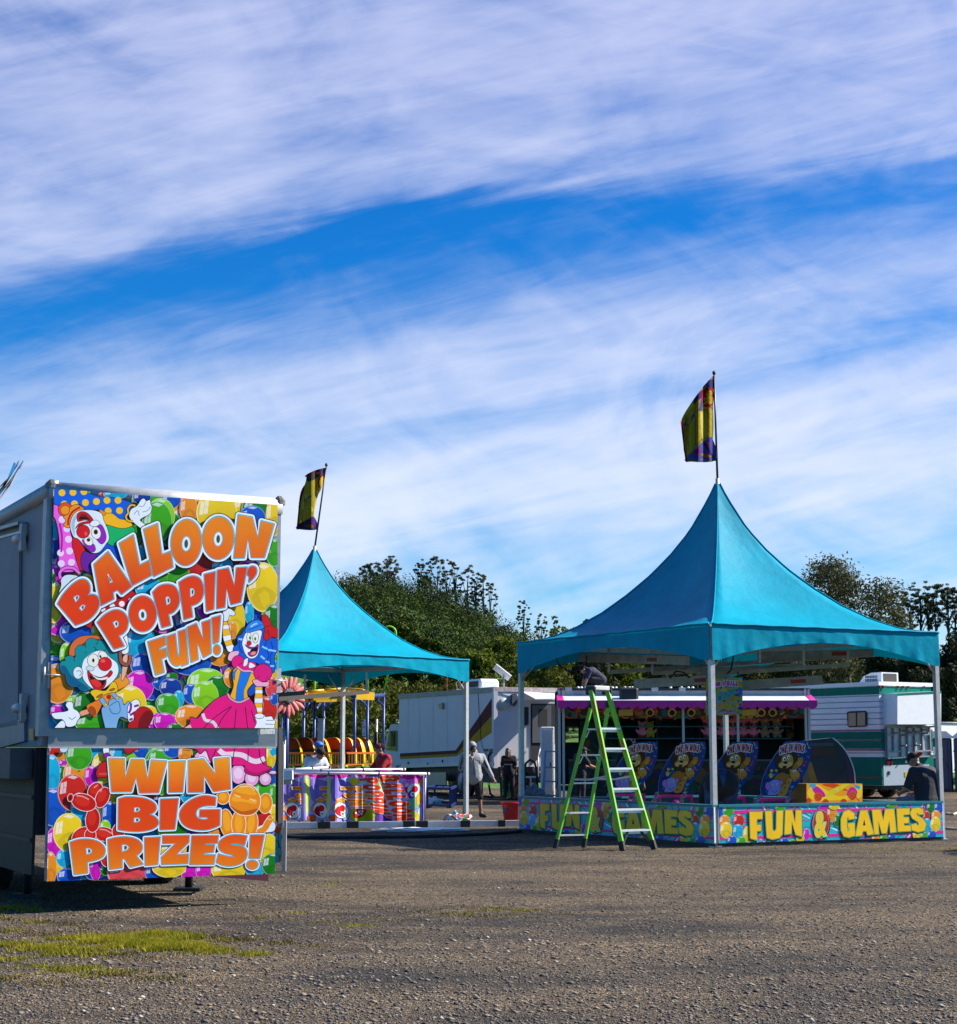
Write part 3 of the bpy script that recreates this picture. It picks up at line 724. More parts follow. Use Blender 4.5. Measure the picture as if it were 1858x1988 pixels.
for fr,bl in((Z2,(('o',430,330,120,190),('y',800,380,270,300),('b',1270,450,180,170),('y',1560,430,110,260),('b',200,190,130,130),('G',190,600,170,230),('l',60,420,190,240),('g',1560,900,110,190),
                     ('m',1240,1130,180,130),('r',560,1040,200,190),('c',880,1080,140,110),('g',250,1180,190,180),('y',1410,1360,215,330),('G',1560,1800,140,220),('y',1040,1780,140,260),('m',640,1640,110,150),('c',1230,1700,60,150),('o',1010,1930,60,120))),
               (Z1,(('c',30,640,60,200),('d',40,850,70,150),('m',60,1200,70,130),('y',40,1560,130,280),('g',30,1240,30,80),('d',330,1960,170,130),('y',600,1950,80,130),('c',1300,1380,190,150),('g',1480,1230,60,150),('g',600,1330,90,170),('y',470,1300,90,120),('r',690,130,60,30),('c',850,130,160,70),('d',1200,180,120,90),('g',1400,500,200,280),('c',1180,900,60,90))),
               (Z3,(('b',400,190,240,180),('l',260,540,100,200),('c',1330,330,260,260),('b',1450,680,240,200),('o',130,950,250,300),('m',130,1360,110,100),('l',400,1230,140,110),('G',560,1270,200,230),('g',640,1540,260,140),('m',1340,990,220,240),('y',1200,1250,250,270),('y',1480,1380,130,110),('m',1690,1540,220,170),('g',1740,1260,160,170),('b',1680,930,150,130))),
               (Z4,(('o',940,560,190,130),('b',500,640,320,190),('l',740,950,290,230),('G',900,1000,180,170),('G',230,850,90,70),('d',210,1010,170,140),('c',330,1180,80,130),('b',500,1100,110,150),('l',720,1130,200,220),('g',170,1260,170,170),('o',510,1440,240,180),('m',120,1520,160,140),('G',270,1610,110,70),('o',1120,860,130,160),('r',1640,1350,150,210),('p',1700,1000,90,160),('y',1760,1560,60,80),('c',1780,640,50,110),('g',1780,560,40,50),('b',1740,1180,60,90)))):
    up.frame(*fr)
    for k,x,y,rx,ry in bl:up.balloon(BAL[k],x,y,rx,ry,0)
up.frame(*Z1)

up.shape('#0a5fd8',[(30,50,c),(400,92),(620,165),(820,180),(980,220),(1065,265),(1010,400),(960,470,c),(880,460),(780,390),(640,340),(480,345),(420,320),(370,265),(250,280),(100,280),(30,250,c)],7)
for x,y in((140,115),(285,110),(430,100),(450,245),(595,230),(735,215),(880,215),(305,260),(170,265),(750,355),(900,350)):up.ell('#fdc50f',x,y,45,45)
up.shape('#f25fdc',[(20,265,c),(130,320),(200,480),(250,640),(290,800),(320,1000),(380,1130),(250,1160),(120,1160,c),(100,1000),(110,850),(95,640),(60,480),(20,420,c)],7)
for x,y in((205,590),(225,730),(240,885),(265,1035),(130,1050),(120,910),(140,470)):up.ell('#f3d5f4',x,y,46,46)
up.line('#c010a0',[(110,520),(140,700),(130,900)],26)
up.ell('#d8531a',185,335,95,90,line=6);up.ell('#f59a1e',185,345,58,55)
up.shape('#f7941d',[(160,430),(230,390),(250,310),(330,270),(380,290),(430,340),(330,400),(270,480),(235,575),(165,545),(195,480)],7)
up.line('#c41414',[(220,545),(225,470),(255,400),(300,350),(380,305)],26)
up.shape('#d8141c',[(290,700),(350,720),(430,850),(440,900),(390,1000),(420,1140,c),(370,1120),(320,950),(280,820)],7)
up.shape('#6a1b9a',[(440,890),(520,920),(640,930),(560,1040),(540,1190,c),(420,1130),(390,1040),(400,940)],7)
up.shape('#0a52d0',[(600,960),(640,900),(740,790),(860,810),(960,1100,c),(740,890)],7)
up.shape('#12b464',[(710,580),(760,545),(900,580),(1060,560),(1100,640),(980,720),(880,810),(800,810),(740,770),(740,680)],7)
up.shape('#fdb913',[(655,460),(690,400),(800,390),(900,460),(1000,480),(1070,540),(1000,575),(900,580),(760,540),(690,520)],7)
up.shape('#f28c1c',[(640,340),(720,380),(690,420),(650,380)],4)
up.shape('#e6eff7',[(250,560),(270,450),(330,370),(430,345),(560,350),(660,390),(690,480),(740,600),(760,720),(720,790),(640,890),(560,910),(480,870),(400,770),(350,720),(290,690)],7)
up.shape('#a9c6dc',[(262,560),(280,460),(335,385),(360,400),(310,500),(310,640),(300,690)])
up.shape('#c80f1c',[(345,400),(400,365),(480,390),(550,480),(440,475),(350,490)],6)
up.shape('#180404',[(370,470),(380,430),(450,425),(510,470),(440,462)]);up.shape('#8a0c14',[(375,430),(410,395),(460,410),(470,425),(420,432)])
up.shape('#c80f1c',[(320,585),(370,520),(500,490),(540,510),(420,530),(350,560)],5)
up.shape('#9a1fb8',[(560,650),(600,570),(660,540),(715,650),(715,740),(660,790),(590,720)],6)
up.ell('#f0f2e6',590,645,60,80,-.25,5);up.ell('#5a1408',586,633,28,34);up.ell('#0a0202',590,640,16,20)
up.shape('#9a1fb8',[(410,740),(480,760),(560,800),(580,870),(540,895),(470,850)],6)
up.ell('#f0f2e6',490,755,62,48,.7,5);up.ell('#5a1408',490,738,24,24)
up.ell('#d9101a',420,628,84,84,line=7);up.ell('#ee5a4a',455,655,20,26)
up.shape('#eaf2fa',[(510,540),(540,490),(600,480),(640,520),(580,560)],5)
up.shape('#eaf2f8',[(1030,400),(1060,330),(1130,290),(1190,205),(1225,195),(1255,225),(1300,212),(1310,260),(1325,310),(1300,390),(1210,440),(1170,480),(1235,540),(1190,590,c),(1080,500),(1040,450)],7)
for q in([(1150,290),(1215,290),(1250,225)],[(1205,370),(1270,350),(1310,300)],[(1090,400),(1140,350),(1160,420)]):up.line('#101018',q,6)
up.line('#fdb913',[(1110,285),(1050,280),(1010,330),(1015,380),(985,430),(1010,480),(1075,495)],22,line=6)
up.line('#f070e0',[(120,1250),(112,1170),(180,1110),(280,1110),(340,1150),(375,1185)],34,line=7)
up.shape('#d7e6f2',[(130,1260),(190,1205),(300,1205),(350,1230),(260,1270),(150,1400),(100,1440),(130,1340)],7)

up.shape('#c8121a',[(425,1860,c),(640,1650),(860,1480),(1060,1405,c),(1125,1460,c),(980,1660,c),(560,1850,c),(520,1905,c)],6)
for x,y,q in((680,1655,34),(930,1583,38),(805,1612,34),(1040,1530,22)):up.ell('#f2f2f2',x,y,q,q)

up.frame(*Z3)
up.shape('#e06a32',[(305,540),(310,420),(370,320),(470,255),(600,240),(760,245),(900,300),(860,380),(640,330),(470,400),(370,540)],8)
up.shape('#7a3a1a',[(400,500),(480,380),(640,300),(860,320),(900,420),(700,380),(500,440)],5)
up.shape('#0e8f96',[(160,680),(190,620),(240,610),(240,560),(310,540),(390,560),(390,450),(450,380),(530,390),(560,310),(640,280),(720,310),(800,320),(850,380),(900,420),(1000,470),(1060,560),(1070,700),(1085,800),(1000,890),(900,900),(600,1040),(480,1050),(420,1000),(330,990),(270,930),(240,820),(190,780)],8)
up.shape('#0a5a86',[(175,690),(250,700),(330,830),(500,950),(590,1030),(480,1045),(420,995),(330,985),(275,925),(245,820),(195,775)])
for q in([(390,560),(370,590),(380,620)],[(530,480),(600,500),(670,480),(690,430),(660,400)],[(690,440),(760,470),(840,450),(860,400)],[(540,380),(545,420)],[(720,310),(720,350),(690,370)],[(420,1000),(470,970)],[(1060,700),(1085,710)]):up.line('#06282c',q,8)
up.shape('#f79a1f',[(950,930),(1040,860),(1050,800),(1120,840),(1180,900),(1170,960),(1020,1040)],8)
up.shape('#f4b49a',[(1075,890),(1090,700),(1100,560),(1160,520),(1165,700),(1110,880)],7)
up.shape('#eef4fa',[(490,700),(520,600),(580,520),(700,470),(820,470),(900,560),(1000,640),(1030,740),(1010,830),(950,910),(860,990),(780,1040),(700,1040),(610,1000),(520,900),(490,800)],8)
up.ell('#e4eef6',430,790,68,88,line=8);up.line('#101018',[(410,770),(460,760),(480,800),(450,840)],8)
up.shape('#0e8f96',[(470,700),(520,600),(560,560),(620,510),(700,470),(640,470),(540,500),(440,600)])
up.ell('#f4f2e4',655,610,82,96,line=7);up.ell('#0a0a0a',657,607,18,30)
up.shape('#f4f2e4',[(730,540),(760,480),(820,480),(870,550),(800,570),(745,590)],6);up.ell('#0a0a0a',762,550,14,26,-.4)
up.ell('#d5e4f0',610,725,58,34,.1,6)
up.shape('#cc1420',[(575,760),(640,820),(760,860),(860,820),(910,760),(940,790),(900,850),(850,870),(840,960),(780,1040),(700,1050),(640,980),(590,880)],7)
up.shape('#1a0406',[(600,820),(700,880),(840,870),(800,980),(720,1010),(640,940)]);up.shape('#e8302a',[(620,900),(700,890),(780,960),(730,1010),(650,960)])
up.shape('#f2f0e0',[(640,818),(740,870),(868,850),(830,892),(720,890)],4)
up.ell('#e0141e',830,660,96,98,line=8);up.ell('#f2604e',800,615,34,26)
up.shape('#f79a1f',[(790,1120),(960,1090),(1010,1180),(900,1260),(820,1230)],7);up.ell('#c8141c',886,1148,30,30,line=5)
up.shape('#f4a078',[(640,1290),(560,1330),(460,1370),(470,1430),(640,1370)],7)
up.shape('#f07d1e',[(560,1285),(650,1230),(760,1190),(780,1260),(740,1350),(680,1440),(620,1410)],8);up.ell('#a84a10',640,1360,48,70,-.35,6)
up.shape('#7fb2e0',[(780,1330),(880,1270),(900,1200),(1060,1150),(1110,1270),(1190,1220),(1205,1470),(1080,1440),(1030,1480),(1000,1610,c),(835,1610,c)],8)
up.line('#7fb2e0',[(770,1170),(850,1290)],62,line=7);up.line('#7fb2e0',[(940,1090),(1020,1180)],56,line=7);up.ell('#f6c21a',842,1262,22,22,line=4);up.ell('#f6c21a',1012,1160,20,20,line=4)
up.line('#12384f',[(890,1290),(960,1240),(1030,1220),(1055,1330),(1030,1390),(940,1390),(895,1310)],8)
up.shape('#f5c518',[(615,1080),(680,1040),(800,1060),(860,1040),(930,940),(980,930),(1015,1010),(1000,1070),(880,1090),(800,1130),(700,1200),(665,1150)],8)
up.shape('#b8620c',[(700,1150),(760,1110),(800,1110),(740,1160)],4);up.shape('#b8620c',[(890,1050),(950,1020),(980,1030),(930,1060)],4)
up.shape('#f2f2f2',[(1190,1260),(1280,1185),(1340,1220),(1335,1310),(1270,1390),(1240,1520),(1180,1500),(1165,1350)],8)
for q in([(1215,1240),(1210,1330),(1180,1390)],[(1260,1290),(1330,1270)],[(1200,1420),(1280,1370)],[(1190,1490),(1240,1470)]):up.line('#7a1f9a',q,34)
up.shape('#c01018',[(1170,1620,c),(1185,1540),(1270,1480),(1260,1400),(1340,1310),(1430,1300),(1520,1360),(1535,1450),(1450,1620,c)],8)
up.shape('#7c0810',[(1320,1620,c),(1350,1480),(1430,1370),(1510,1370),(1530,1450),(1450,1620,c)],5)
up.shape('#eef5fb',[(40,1400),(130,1380),(230,1370),(290,1340),(250,1270),(290,1220),(350,1240),(360,1320),(420,1360),(460,1430),(420,1500),(380,1570),(280,1590),(230,1540),(200,1480),(90,1470)],9)
up.shape('#eef5fb',[(70,1620,c),(190,1500),(240,1560),(220,1620,c)],8);up.line('#101820',[(290,1450),(340,1480),(400,1440)],8)
up.shape('#eef5fb',[(1090,250),(1140,220),(1165,280),(1170,340),(1180,420),(1170,490),(1100,510),(1030,470),(1060,350)],8)
up.line('#a5503a',[(1055,470),(1068,620),(1130,668),(1190,640),(1205,520)],44,line=8)

up.frame(*Z4)
up.shape('#f4f6fa',[(975,20,c),(1040,10,c),(1090,200),(1110,340),(1150,430),(1070,480),(1010,360),(975,200)],8)
for q in([(975,30),(1040,20),(1050,75),(978,85)],[(976,150),(1070,140),(1085,225),(985,245)],[(1000,330),(1105,300),(1120,365),(1030,400)]):up.shape('#fdb913',q,4,smooth=False)
up.frame(*Z2);up.shape('#e8eef6',[(880,1660),(940,1640),(1000,1670),(1035,1710),(1010,1740),(960,1730),(940,1800),(880,1800)],7);up.frame(*Z4)
up.shape('#0b5fd6',[(1140,420),(1200,360),(1190,270),(1260,220),(1310,130),(1370,50),(1480,10),(1580,60),(1600,170),(1700,270),(1780,300),(1790,430),(1740,560),(1750,720),(1700,790),(1500,650),(1250,600),(1150,500)],10)
for q in([(1620,330),(1600,420),(1660,520),(1620,640)],[(1690,330),(1720,450),(1680,560),(1700,700)],[(1230,290),(1220,400),(1270,500)]):up.line('#062a7a',q,12)
for q in([(1560,400),(1640,440)],[(1650,450),(1770,470)],[(1540,540),(1600,590)],[(1610,620),(1670,640)],[(1680,690),(1740,690)],[(1210,290),(1290,300)]):up.line('#8fd0fa',q,28)
up.shape('#f4f4fa',[(1270,330),(1330,190),(1440,170),(1550,170),(1540,280),(1520,360),(1510,480),(1460,560),(1380,575),(1320,520),(1280,420)],8)
up.shape('#2a86e8',[(1310,170),(1380,50),(1500,10),(1590,70),(1580,130),(1450,170),(1370,190)],8);up.line('#9ad4fa',[(1390,110),(1450,70),(1490,60)],26);up.line('#062a7a',[(1340,160),(1430,130),(1560,70)],9)
up.shape('#d0141c',[(1590,200),(1600,120),(1555,-20),(1600,-70),(1660,-20),(1700,80),(1790,160),(1790,260),(1690,260),(1640,310),(1590,280)],9)
up.line('#6a060a',[(1600,110),(1700,90)],9);up.line('#6a060a',[(1620,200),(1650,160),(1660,250)],9)
up.ell('#f2f6e6',1365,258,30,62,.05,6);up.ell('#f2f6e6',1464,273,42,72,.1,6);up.ell('#1f7a1c',1380,272,12,26);up.ell('#1f7a1c',1458,288,15,26)
up.shape('#a0208a',[(1310,375),(1370,405),(1450,410),(1500,370),(1500,440),(1470,520),(1395,548),(1350,500),(1400,470),(1440,430),(1370,430)],6)
up.shape('#120408',[(1400,440),(1490,410),(1480,470),(1440,500),(1390,490)]);up.ell('#f28a8a',1430,500,42,26,-.3,3)
up.ell('#d8161c',1367,352,32,33,line=6)
up.shape('#f7b4cc',[(1055,590),(1090,490),(1210,470),(1200,530),(1130,610)],8);up.ell('#e6127e',1205,635,92,98,.2,9)
up.shape('#f2107f',[(1190,720),(1290,640),(1450,640),(1480,780),(1320,790)],7)
up.shape('#eef2fa',[(1285,690),(1300,600),(1350,580),(1335,670)],6);up.shape('#eef2fa',[(1370,720),(1380,640),(1460,690)],6)
up.shape('#fdb515',[(1120,800),(1180,720),(1300,770),(1430,790),(1455,900),(1340,1050),(1360,1180,c),(1220,1225),(1085,1140,c),(1140,980)],10)
up.shape('#1379e0',[(1245,760,c),(1390,790,c),(1330,950),(1285,1060),(1290,1212,c),(1170,1205,c),(1190,1000),(1220,880)],6)
up.shape('#1379e0',[(1120,800),(1190,730),(1160,800),(1150,900)],4)
up.line('#f7a8c8',[(1190,700),(1280,760),(1380,765),(1440,790)],26,line=6)
up.shape('#0b4fc0',[(1450,950),(1350,1060),(1380,1130),(1450,1080)],5)
up.ell('#e6127e',1572,790,132,128,0,10);up.line('#8a0648',[(1500,880),(1510,830)],10);up.line('#8a0648',[(1630,890),(1640,840)],10)
up.shape('#f7a8c8',[(1420,910),(1480,890),(1560,930),(1660,930),(1640,990),(1560,990),(1490,1000)],8)
up.shape('#f4f6fa',[(1470,1000,c),(1560,1000,c),(1567,1200),(1555,1415,c),(1470,1415,c),(1450,1200)],8)
for y0,y1 in((1002,1042),(1100,1165),(1240,1300),(1372,1415)):up.shape('#fdb913',[(1460,y0),(1560,y0),(1560,y1),(1460,y1)],4,smooth=False)
up.shape('#f0107f',[(1040,1110,c),(1130,1210),(1250,1240),(1380,1180,c),(1470,1330),(1490,1620,c),(400,1620,c),(490,1530),(500,1450),(600,1470),(720,1330),(870,1190)],11)
up.line('#fad0e0',[(680,1395),(720,1490),(830,1520),(900,1620)],50,line=5)
for q in([(1090,1290),(860,1450),(690,1610)],[(1110,1290),(980,1450),(890,1610)],[(1175,1330),(1150,1610)],[(1310,1300),(1345,1610)],[(1400,1340),(1450,1530)]):up.line('#3a0424',q,11)
up.shape('#f7b4cc',[(390,1620,c),(490,1560),(520,1620,c)],6)
up.line('#f79ac0',[(1050,1100),(1100,1180),(1220,1228),(1370,1165)],28,line=7)
up.shape('#f2f6fb',[(1465,1440),(1590,1420),(1610,1445),(1700,1440),(1720,1480),(1755,1510),(1740,1560),(1720,1610),(1440,1620,c),(1480,1530)],9);up.line('#101018',[(1620,1495),(1730,1495)],8);up.line('#101018',[(1605,1550),(1730,1555)],8);up.ell('#eef2f8',1520,1430,66,36,0,8)
WORDS=[(Z1,[(78,1585,c),(315,1868,c),(480,1800),(590,1690),(632,1580),(605,1490),(545,1460),(475,1470,c),(505,1420),(500,1330),(455,1270),(380,1262),(270,1330),(150,1460)],[[(285,1500,c),(330,1470),(362,1475),(362,1510),(318,1565,c)],[(360,1640,c),(400,1598),(440,1600),(440,1630),(397,1682,c)]]),
    (Z1,[(560,1062,c),(745,895,c),(1062,1352,c),(925,1458,c),(872,1398,c),(810,1430,c),(820,1520,c),(655,1605,c)],[[(740,1185,c),(810,1295,c),(770,1312,c)]]),
    (Z1,[(895,785,c),(1078,675,c),(1160,1075,c),(1290,1010,c),(1322,1205,c),(1065,1342,c)],[]),
    (Z1,[(1218,600,c),(1398,525,c),(1455,935,c),(1575,890,c),(1602,1095,c),(1350,1222,c)],[]),
    (Z2,dict(e=(388,772,200,303,.06)),[dict(e=(387,790,62,103,.06))]),(Z2,dict(e=(813,712,206,282,.05)),[dict(e=(810,727,62,98,.05))]),
    (Z2,[(1078,408,c),(1258,438,c),(1335,715,c),(1380,488,c),(1548,530,c),(1420,970,c),(1250,970,c),(1205,715,c),(1155,975,c),(1018,978,c)],[]),
    (Z1,[(603,1830,c),(700,1730),(830,1665),(940,1690),(1008,1790),(995,1910),(940,1980),(885,2000,c),(957,2142,c),(825,2182,c)],[[(805,1830,c),(850,1805),(885,1830),(880,1880),(840,1905,c)]]),
    (Z1,dict(e=(1203,1715,182,235,0)),[dict(e=(1203,1730,57,80,-.1))]),
    (Z2,[(-55,1430,c),(30,1350),(140,1325),(240,1360),(295,1480),(285,1600),(220,1690),(150,1720,c),(180,1865,c),(65,1898,c)],[[(110,1500,c),(150,1485),(178,1530),(170,1580),(127,1602,c)]]),
    (Z2,[(290,1300,c),(400,1235),(500,1220),(580,1270),(618,1400),(590,1520),(530,1580),(450,1610,c),(470,1755,c),(360,1790,c)],[[(435,1385,c),(470,1375),(497,1410),(490,1465),(440,1497,c)]]),
    (Z2,[(625,1195,c),(770,1158,c),(750,1655,c),(655,1682,c)],[]),
    (Z2,[(800,1140,c),(945,1110,c),(1025,1345,c),(1052,1108,c),(1190,1100,c),(1105,1560,c),(980,1592,c),(922,1375,c),(895,1628,c),(790,1648,c)],[]),
    (Z2,[(1195,1165),(1230,1095),(1290,1090),(1318,1130),(1310,1190),(1270,1250),(1215,1295,c),(1220,1225),(1200,1205)],[])]
FUNW=[(Z3,[(1462,335,c),(1715,250,c),(1725,375,c),(1628,430,c),(1635,460,c),(1730,425,c),(1742,545,c),(1660,585,c),(1700,780,c),(1578,822,c)],[]),
    (Z4,[(145,255,c),(270,212,c),(290,400),(300,500),(318,545),(335,530),(335,430),(315,185,c),(425,145,c),(462,655,c),(370,690,c),(365,660,c),(290,690),(220,650),(175,550),(155,400)],[]),
    (Z4,[(448,120,c),(582,60,c),(685,290,c),(667,45,c),(785,5,c),(800,500,c),(690,562,c),(598,345,c),(608,590,c),(505,635,c)],[]),
    (Z4,[(813,-22,c),(942,-56,c),(912,330,c),(835,360,c)],[]),(Z4,dict(e=(888,450,50,72,0)),[])]
LAY=[(6.9,'#060608'),(5.4,'#f0f5fb'),(1.9,'#2ab4cc')]
letters(up,WORDS[:7],LAY,('#f59010','#e83c04',990,1150));letters(up,WORDS[7:],LAY,('#e83c04','#e84404',1090,1260));letters(up,FUNW,LAY,('#e83c04','#f59010',1195,1310))
up.build('printed_end_panel',INK,lambda p,h:tp_px(p[0],p[1],.003+h),tr,nrm=tn)

lo=Art(LO);lo.frame(0,0,1);lo.raw([Vector(p)for p in LO],hexc('#12a6dc'))
for i in range(70):lo.balloon(BAL[rr.choice('rggGyyoobbccmpld')],92+440*rr.random(),1455+250*rr.random(),18+20*rr.random(),22+22*rr.random(),rr.uniform(-.4,.4))
for fr,bl in((Z5,(('o',190,190,90,130),('r',110,90,100,90),('m',260,270,70,60),('G',260,400,90,110),('o',440,440,190,230),('c',90,420,120,280),('g',480,160,195,205),('b',100,900,200,280),('y',830,330,170,230),('m',660,460,100,160),('r',385,690,215,270),('l',1230,200,150,110),('b',1380,90,110,110),('c',480,900,120,210),('b',920,1020,110,210),('l',860,1200,80,120),('m',150,1400,150,220),('y',330,1270,225,285),('y',180,1780,70,110),('c',260,1640,110,130),('o',70,1780,90,240),('b',340,1900,180,130),('d',650,1750,110,200),('m',720,1750,90,220),('G',860,1800,80,90),('p',1180,1830,300,260),('b',1560,1850,130,120),('g',1560,380,160,320),('b',1600,950,70,200))),
               (Z6,(('g',60,200,170,150),('b',230,80,130,100),('o',400,130,90,130),('g',80,480,90,230),('c',480,700,140,150),('y',1600,160,80,180),('c',1640,70,50,90),('g',1500,690,150,190),('g',1660,700,70,160),('y',1650,960,80,130),('G',320,1180,110,130),('l',130,1220,110,60),('o',800,1260,90,110),('y',240,1450,190,200),('y',1480,1430,250,210),('c',1380,1740,140,110),('m',470,1780,130,150),('y',180,1720,240,140),('m',660,1760,110,150),('y',1010,1760,240,160),('G',1640,1680,165,165)))):
    lo.frame(*fr)
    for k,x,y,rx,ry in bl:lo.balloon(BAL[k],x,y,rx,ry,0)
lo.frame(*Z6)
for x,y,a,d in((690,170,150,90),(1150,410,105,135),(1340,470,95,105),(1530,480,82,85),(1640,390,60,20)):lo.ell('#f0a8d4',x,y,a,d,line=12);lo.ell('#f7d0e6',x,y-12,a*.6,d*.6)
lo.shape('#e8107c',[(380,40,c),(1530,40,c),(1540,280),(1610,320),(1540,380),(1400,430),(1250,380),(1240,290),(1060,280),(800,260),(700,70),(620,120),(560,60)],12)
lo.shape('#b80c5e',[(1240,300),(1300,360),(1420,390),(1600,325),(1540,380),(1400,425),(1260,380)])
lo.line('#fad4e4',[(880,70),(960,130),(1100,130),(1220,150),(1330,215),(1420,230),(1520,190)],74,line=6)
for q in([(840,60),(790,180)],[(1100,50),(1060,280)],[(1290,60),(1285,230)],[(1440,60),(1460,190),(1520,290)]):lo.line('#2a0418',q,12)
lo.frame(*Z5)
lo.shape('#cc1a1c',[(735,370),(780,275),(890,255),(900,460,c),(740,470,c),(725,405)],10);lo.line('#e04a40',[(760,420),(890,420)],30)
lo.shape('#cfe2f2',[(205,50),(310,50),(290,100),(225,105)],9);lo.shape('#c0102a',[(1130,50),(1340,50),(1250,95),(1180,130)],9);lo.shape('#f2f2f2',[(830,50),(905,50),(900,130),(840,130)],9);lo.shape('#8a1fa8',[(840,130),(905,120),(940,190),(850,180)],6)

DG,DH='#c8140c','#f29a90'
for x,y,a,d,t in((510,1300,150,95,-.6),(850,1290,160,100,.25),(1050,1240,90,110,.3),(860,1640,70,120,-.2),(640,1300,80,90,0),(675,1085,102,175,0.05),(710,660,95,125,.65),(815,760,92,155,.45),(545,830,180,120,.3)):
    lo.ell(DG,x,y,a,d,t,line=8,lc=hexc('#fbe8e8'));lo.ell('#dc2a16',x-a*.1,y-d*.15,a*.62,d*.6,t)
lo.ell(DG,352,762,38,55,.2,7,hexc('#fbe8e8'));lo.ell('#5a0404',350,765,20,34,.2)
for q in([(440,735),(530,745),(620,790)],[(690,620),(750,575)],[(785,680),(815,620),(850,605)],[(770,1218),(860,1230),(950,1280)]):lo.line(DH,q,18)

lo.frame(*Z6);OR='#f08a10'
lo.shape('#c81c10',[(1400,1000),(1560,950),(1620,1060),(1560,1160),(1400,1150)],9);lo.shape('#e8f0fa',[(1400,1160),(1640,1080),(1640,1210),(1400,1215)],9)
lo.line(OR,[(1400,1240),(1510,1180),(1560,1100),(1600,1040)],84,line=8,lc=hexc('#fdf0d8'));lo.ell(OR,1595,1020,30,26,0,6,hexc('#fdf0d8'))
for x,y,a,d,t in((985,1090,92,190,-.1),(1330,1110,92,190,.1),(1155,1110,98,190,0)):lo.ell(OR,x,y,a,d,t,line=8,lc=hexc('#fdf0d8'));lo.ell('#fba61c',x,y-20,a*.55,d*.75,t)
for x,y,a,d in((935,735,90,95),(1530,820,92,140)):lo.ell(OR,x,y,a,d,.1,line=8,lc=hexc('#fdf0d8'));lo.ell('#fba61c',x,y-10,a*.6,d*.6)
lo.shape(OR,[(1025,780),(1080,630),(1220,553),(1360,590),(1450,720),(1440,880),(1340,975),(1180,975),(1060,890)],9,hexc('#fdf0d8'));lo.shape('#c85c08',[(1040,850),(1200,930),(1420,890),(1340,970),(1180,970),(1080,910)])
lo.shape('#fba61c',[(1120,620),(1230,575),(1360,630),(1400,700),(1250,690),(1130,660)]);lo.shape('#fba61c',[(1060,740),(1130,720),(1260,770),(1400,760),(1390,830),(1240,800),(1080,790)])
for q in([(1170,590),(1300,580),(1380,640)],[(1090,700),(1180,730)],[(1310,755),(1390,790)]):lo.line('#fdd9a0',q,14)
LOW=[(Z5,[(905,195,c),(1130,200,c),(1145,470,c),(1230,210,c),(1410,215,c),(1468,490,c),(1520,220,c),(1740,235,c),(1625,690,c),(1350,695,c),(1300,470,c),(1230,675,c),(945,680,c)],[]),
    (Z6,[(178,235,c),(405,225,c),(370,660,c),(175,665,c)],[]),(Z6,[(450,220,c),(660,195,c),(830,410,c),(815,195,c),(1020,178,c),(1040,620,c),(805,655,c),(668,430,c),(660,660,c),(448,665,c)],[])]
LOB=[(Z5,[(1045,780,c),(1150,752),(1300,755),(1450,780),(1560,840),(1590,910),(1560,970),(1490,1005,c),(1560,1030),(1615,1090),(1610,1160),(1520,1220),(1350,1250),(1180,1245),(1040,1225,c)],[[(1270,905,c),(1330,900),(1360,935),(1330,965),(1268,972,c)],[(1268,1052,c),(1330,1050),(1360,1080),(1330,1115),(1265,1120,c)]]),
    (Z6,[(58,760,c),(310,750,c),(258,1182,c),(52,1190,c)],[]),
    (Z6,[(835,735,c),(730,715),(620,720),(480,775),(370,870),(325,980),(360,1090),(450,1160),(580,1190),(700,1190),(800,1165),(890,1125,c),(892,905,c),(612,912,c),(605,1010,c),(715,1015),(715,1040),(650,1045),(585,1025),(555,970),(575,905),(640,865),(730,850),(825,850,c)],[])]
LOP=[(Z5,[(347,1405,c),(480,1365),(640,1365),(780,1410),(850,1500),(830,1600),(740,1655),(590,1690,c),(600,1845,c),(408,1872,c)],[[(572,1490,c),(630,1490),(668,1525),(640,1570),(578,1585,c)]]),
    (Z5,[(890,1365,c),(1020,1335),(1180,1330),(1320,1370),(1385,1450),(1370,1540),(1300,1600,c),(1400,1720,c),(1215,1765,c),(1130,1640,c),(1095,1645,c),(1095,1775,c),(915,1795,c)],[[(1092,1440,c),(1150,1438),(1198,1475),(1170,1520),(1093,1545,c)]]),
    (Z5,[(1422,1342,c),(1645,1330,c),(1610,1725,c),(1432,1740,c)],[]),
    (Z6,[(88,1275,c),(462,1268,c),(455,1365,c),(280,1535,c),(450,1530,c),(440,1660,c),(78,1675,c),(70,1575,c),(272,1378,c),(90,1380,c)],[]),
    (Z6,[(500,1275,c),(870,1270,c),(855,1375,c),(690,1382,c),(690,1400,c),(815,1400,c),(800,1500,c),(668,1515,c),(668,1540,c),(825,1540,c),(805,1672,c),(470,1675,c)],[]),
    (Z6,[(1270,1275,c),(1130,1258),(1000,1275),(900,1335),(870,1410),(900,1480),(980,1520),(1070,1540),(1080,1560),(1000,1560),(870,1525,c),(840,1645,c),(930,1685),(1050,1695),(1180,1660),(1260,1580),(1265,1480),(1200,1420),(1060,1400),(1060,1385),(1150,1385),(1235,1405,c)],[]),
    (Z6,[(1318,1262,c),(1510,1262,c),(1445,1590,c),(1300,1585,c)],[]),(Z6,dict(e=(1345,1678,78,62,0)),[])]
LAY2=[(4.6,'#0a0a10'),(3.7,'#f2f6fb'),(1.6,'#2ab4cc')]
letters(lo,LOW,LAY2,('#f79a12','#ea4a06',1470,1545));letters(lo,LOB,LAY2,('#ea4406','#ea4a06',1540,1620));letters(lo,LOP,LAY2,('#e84004','#f58a10',1610,1700))
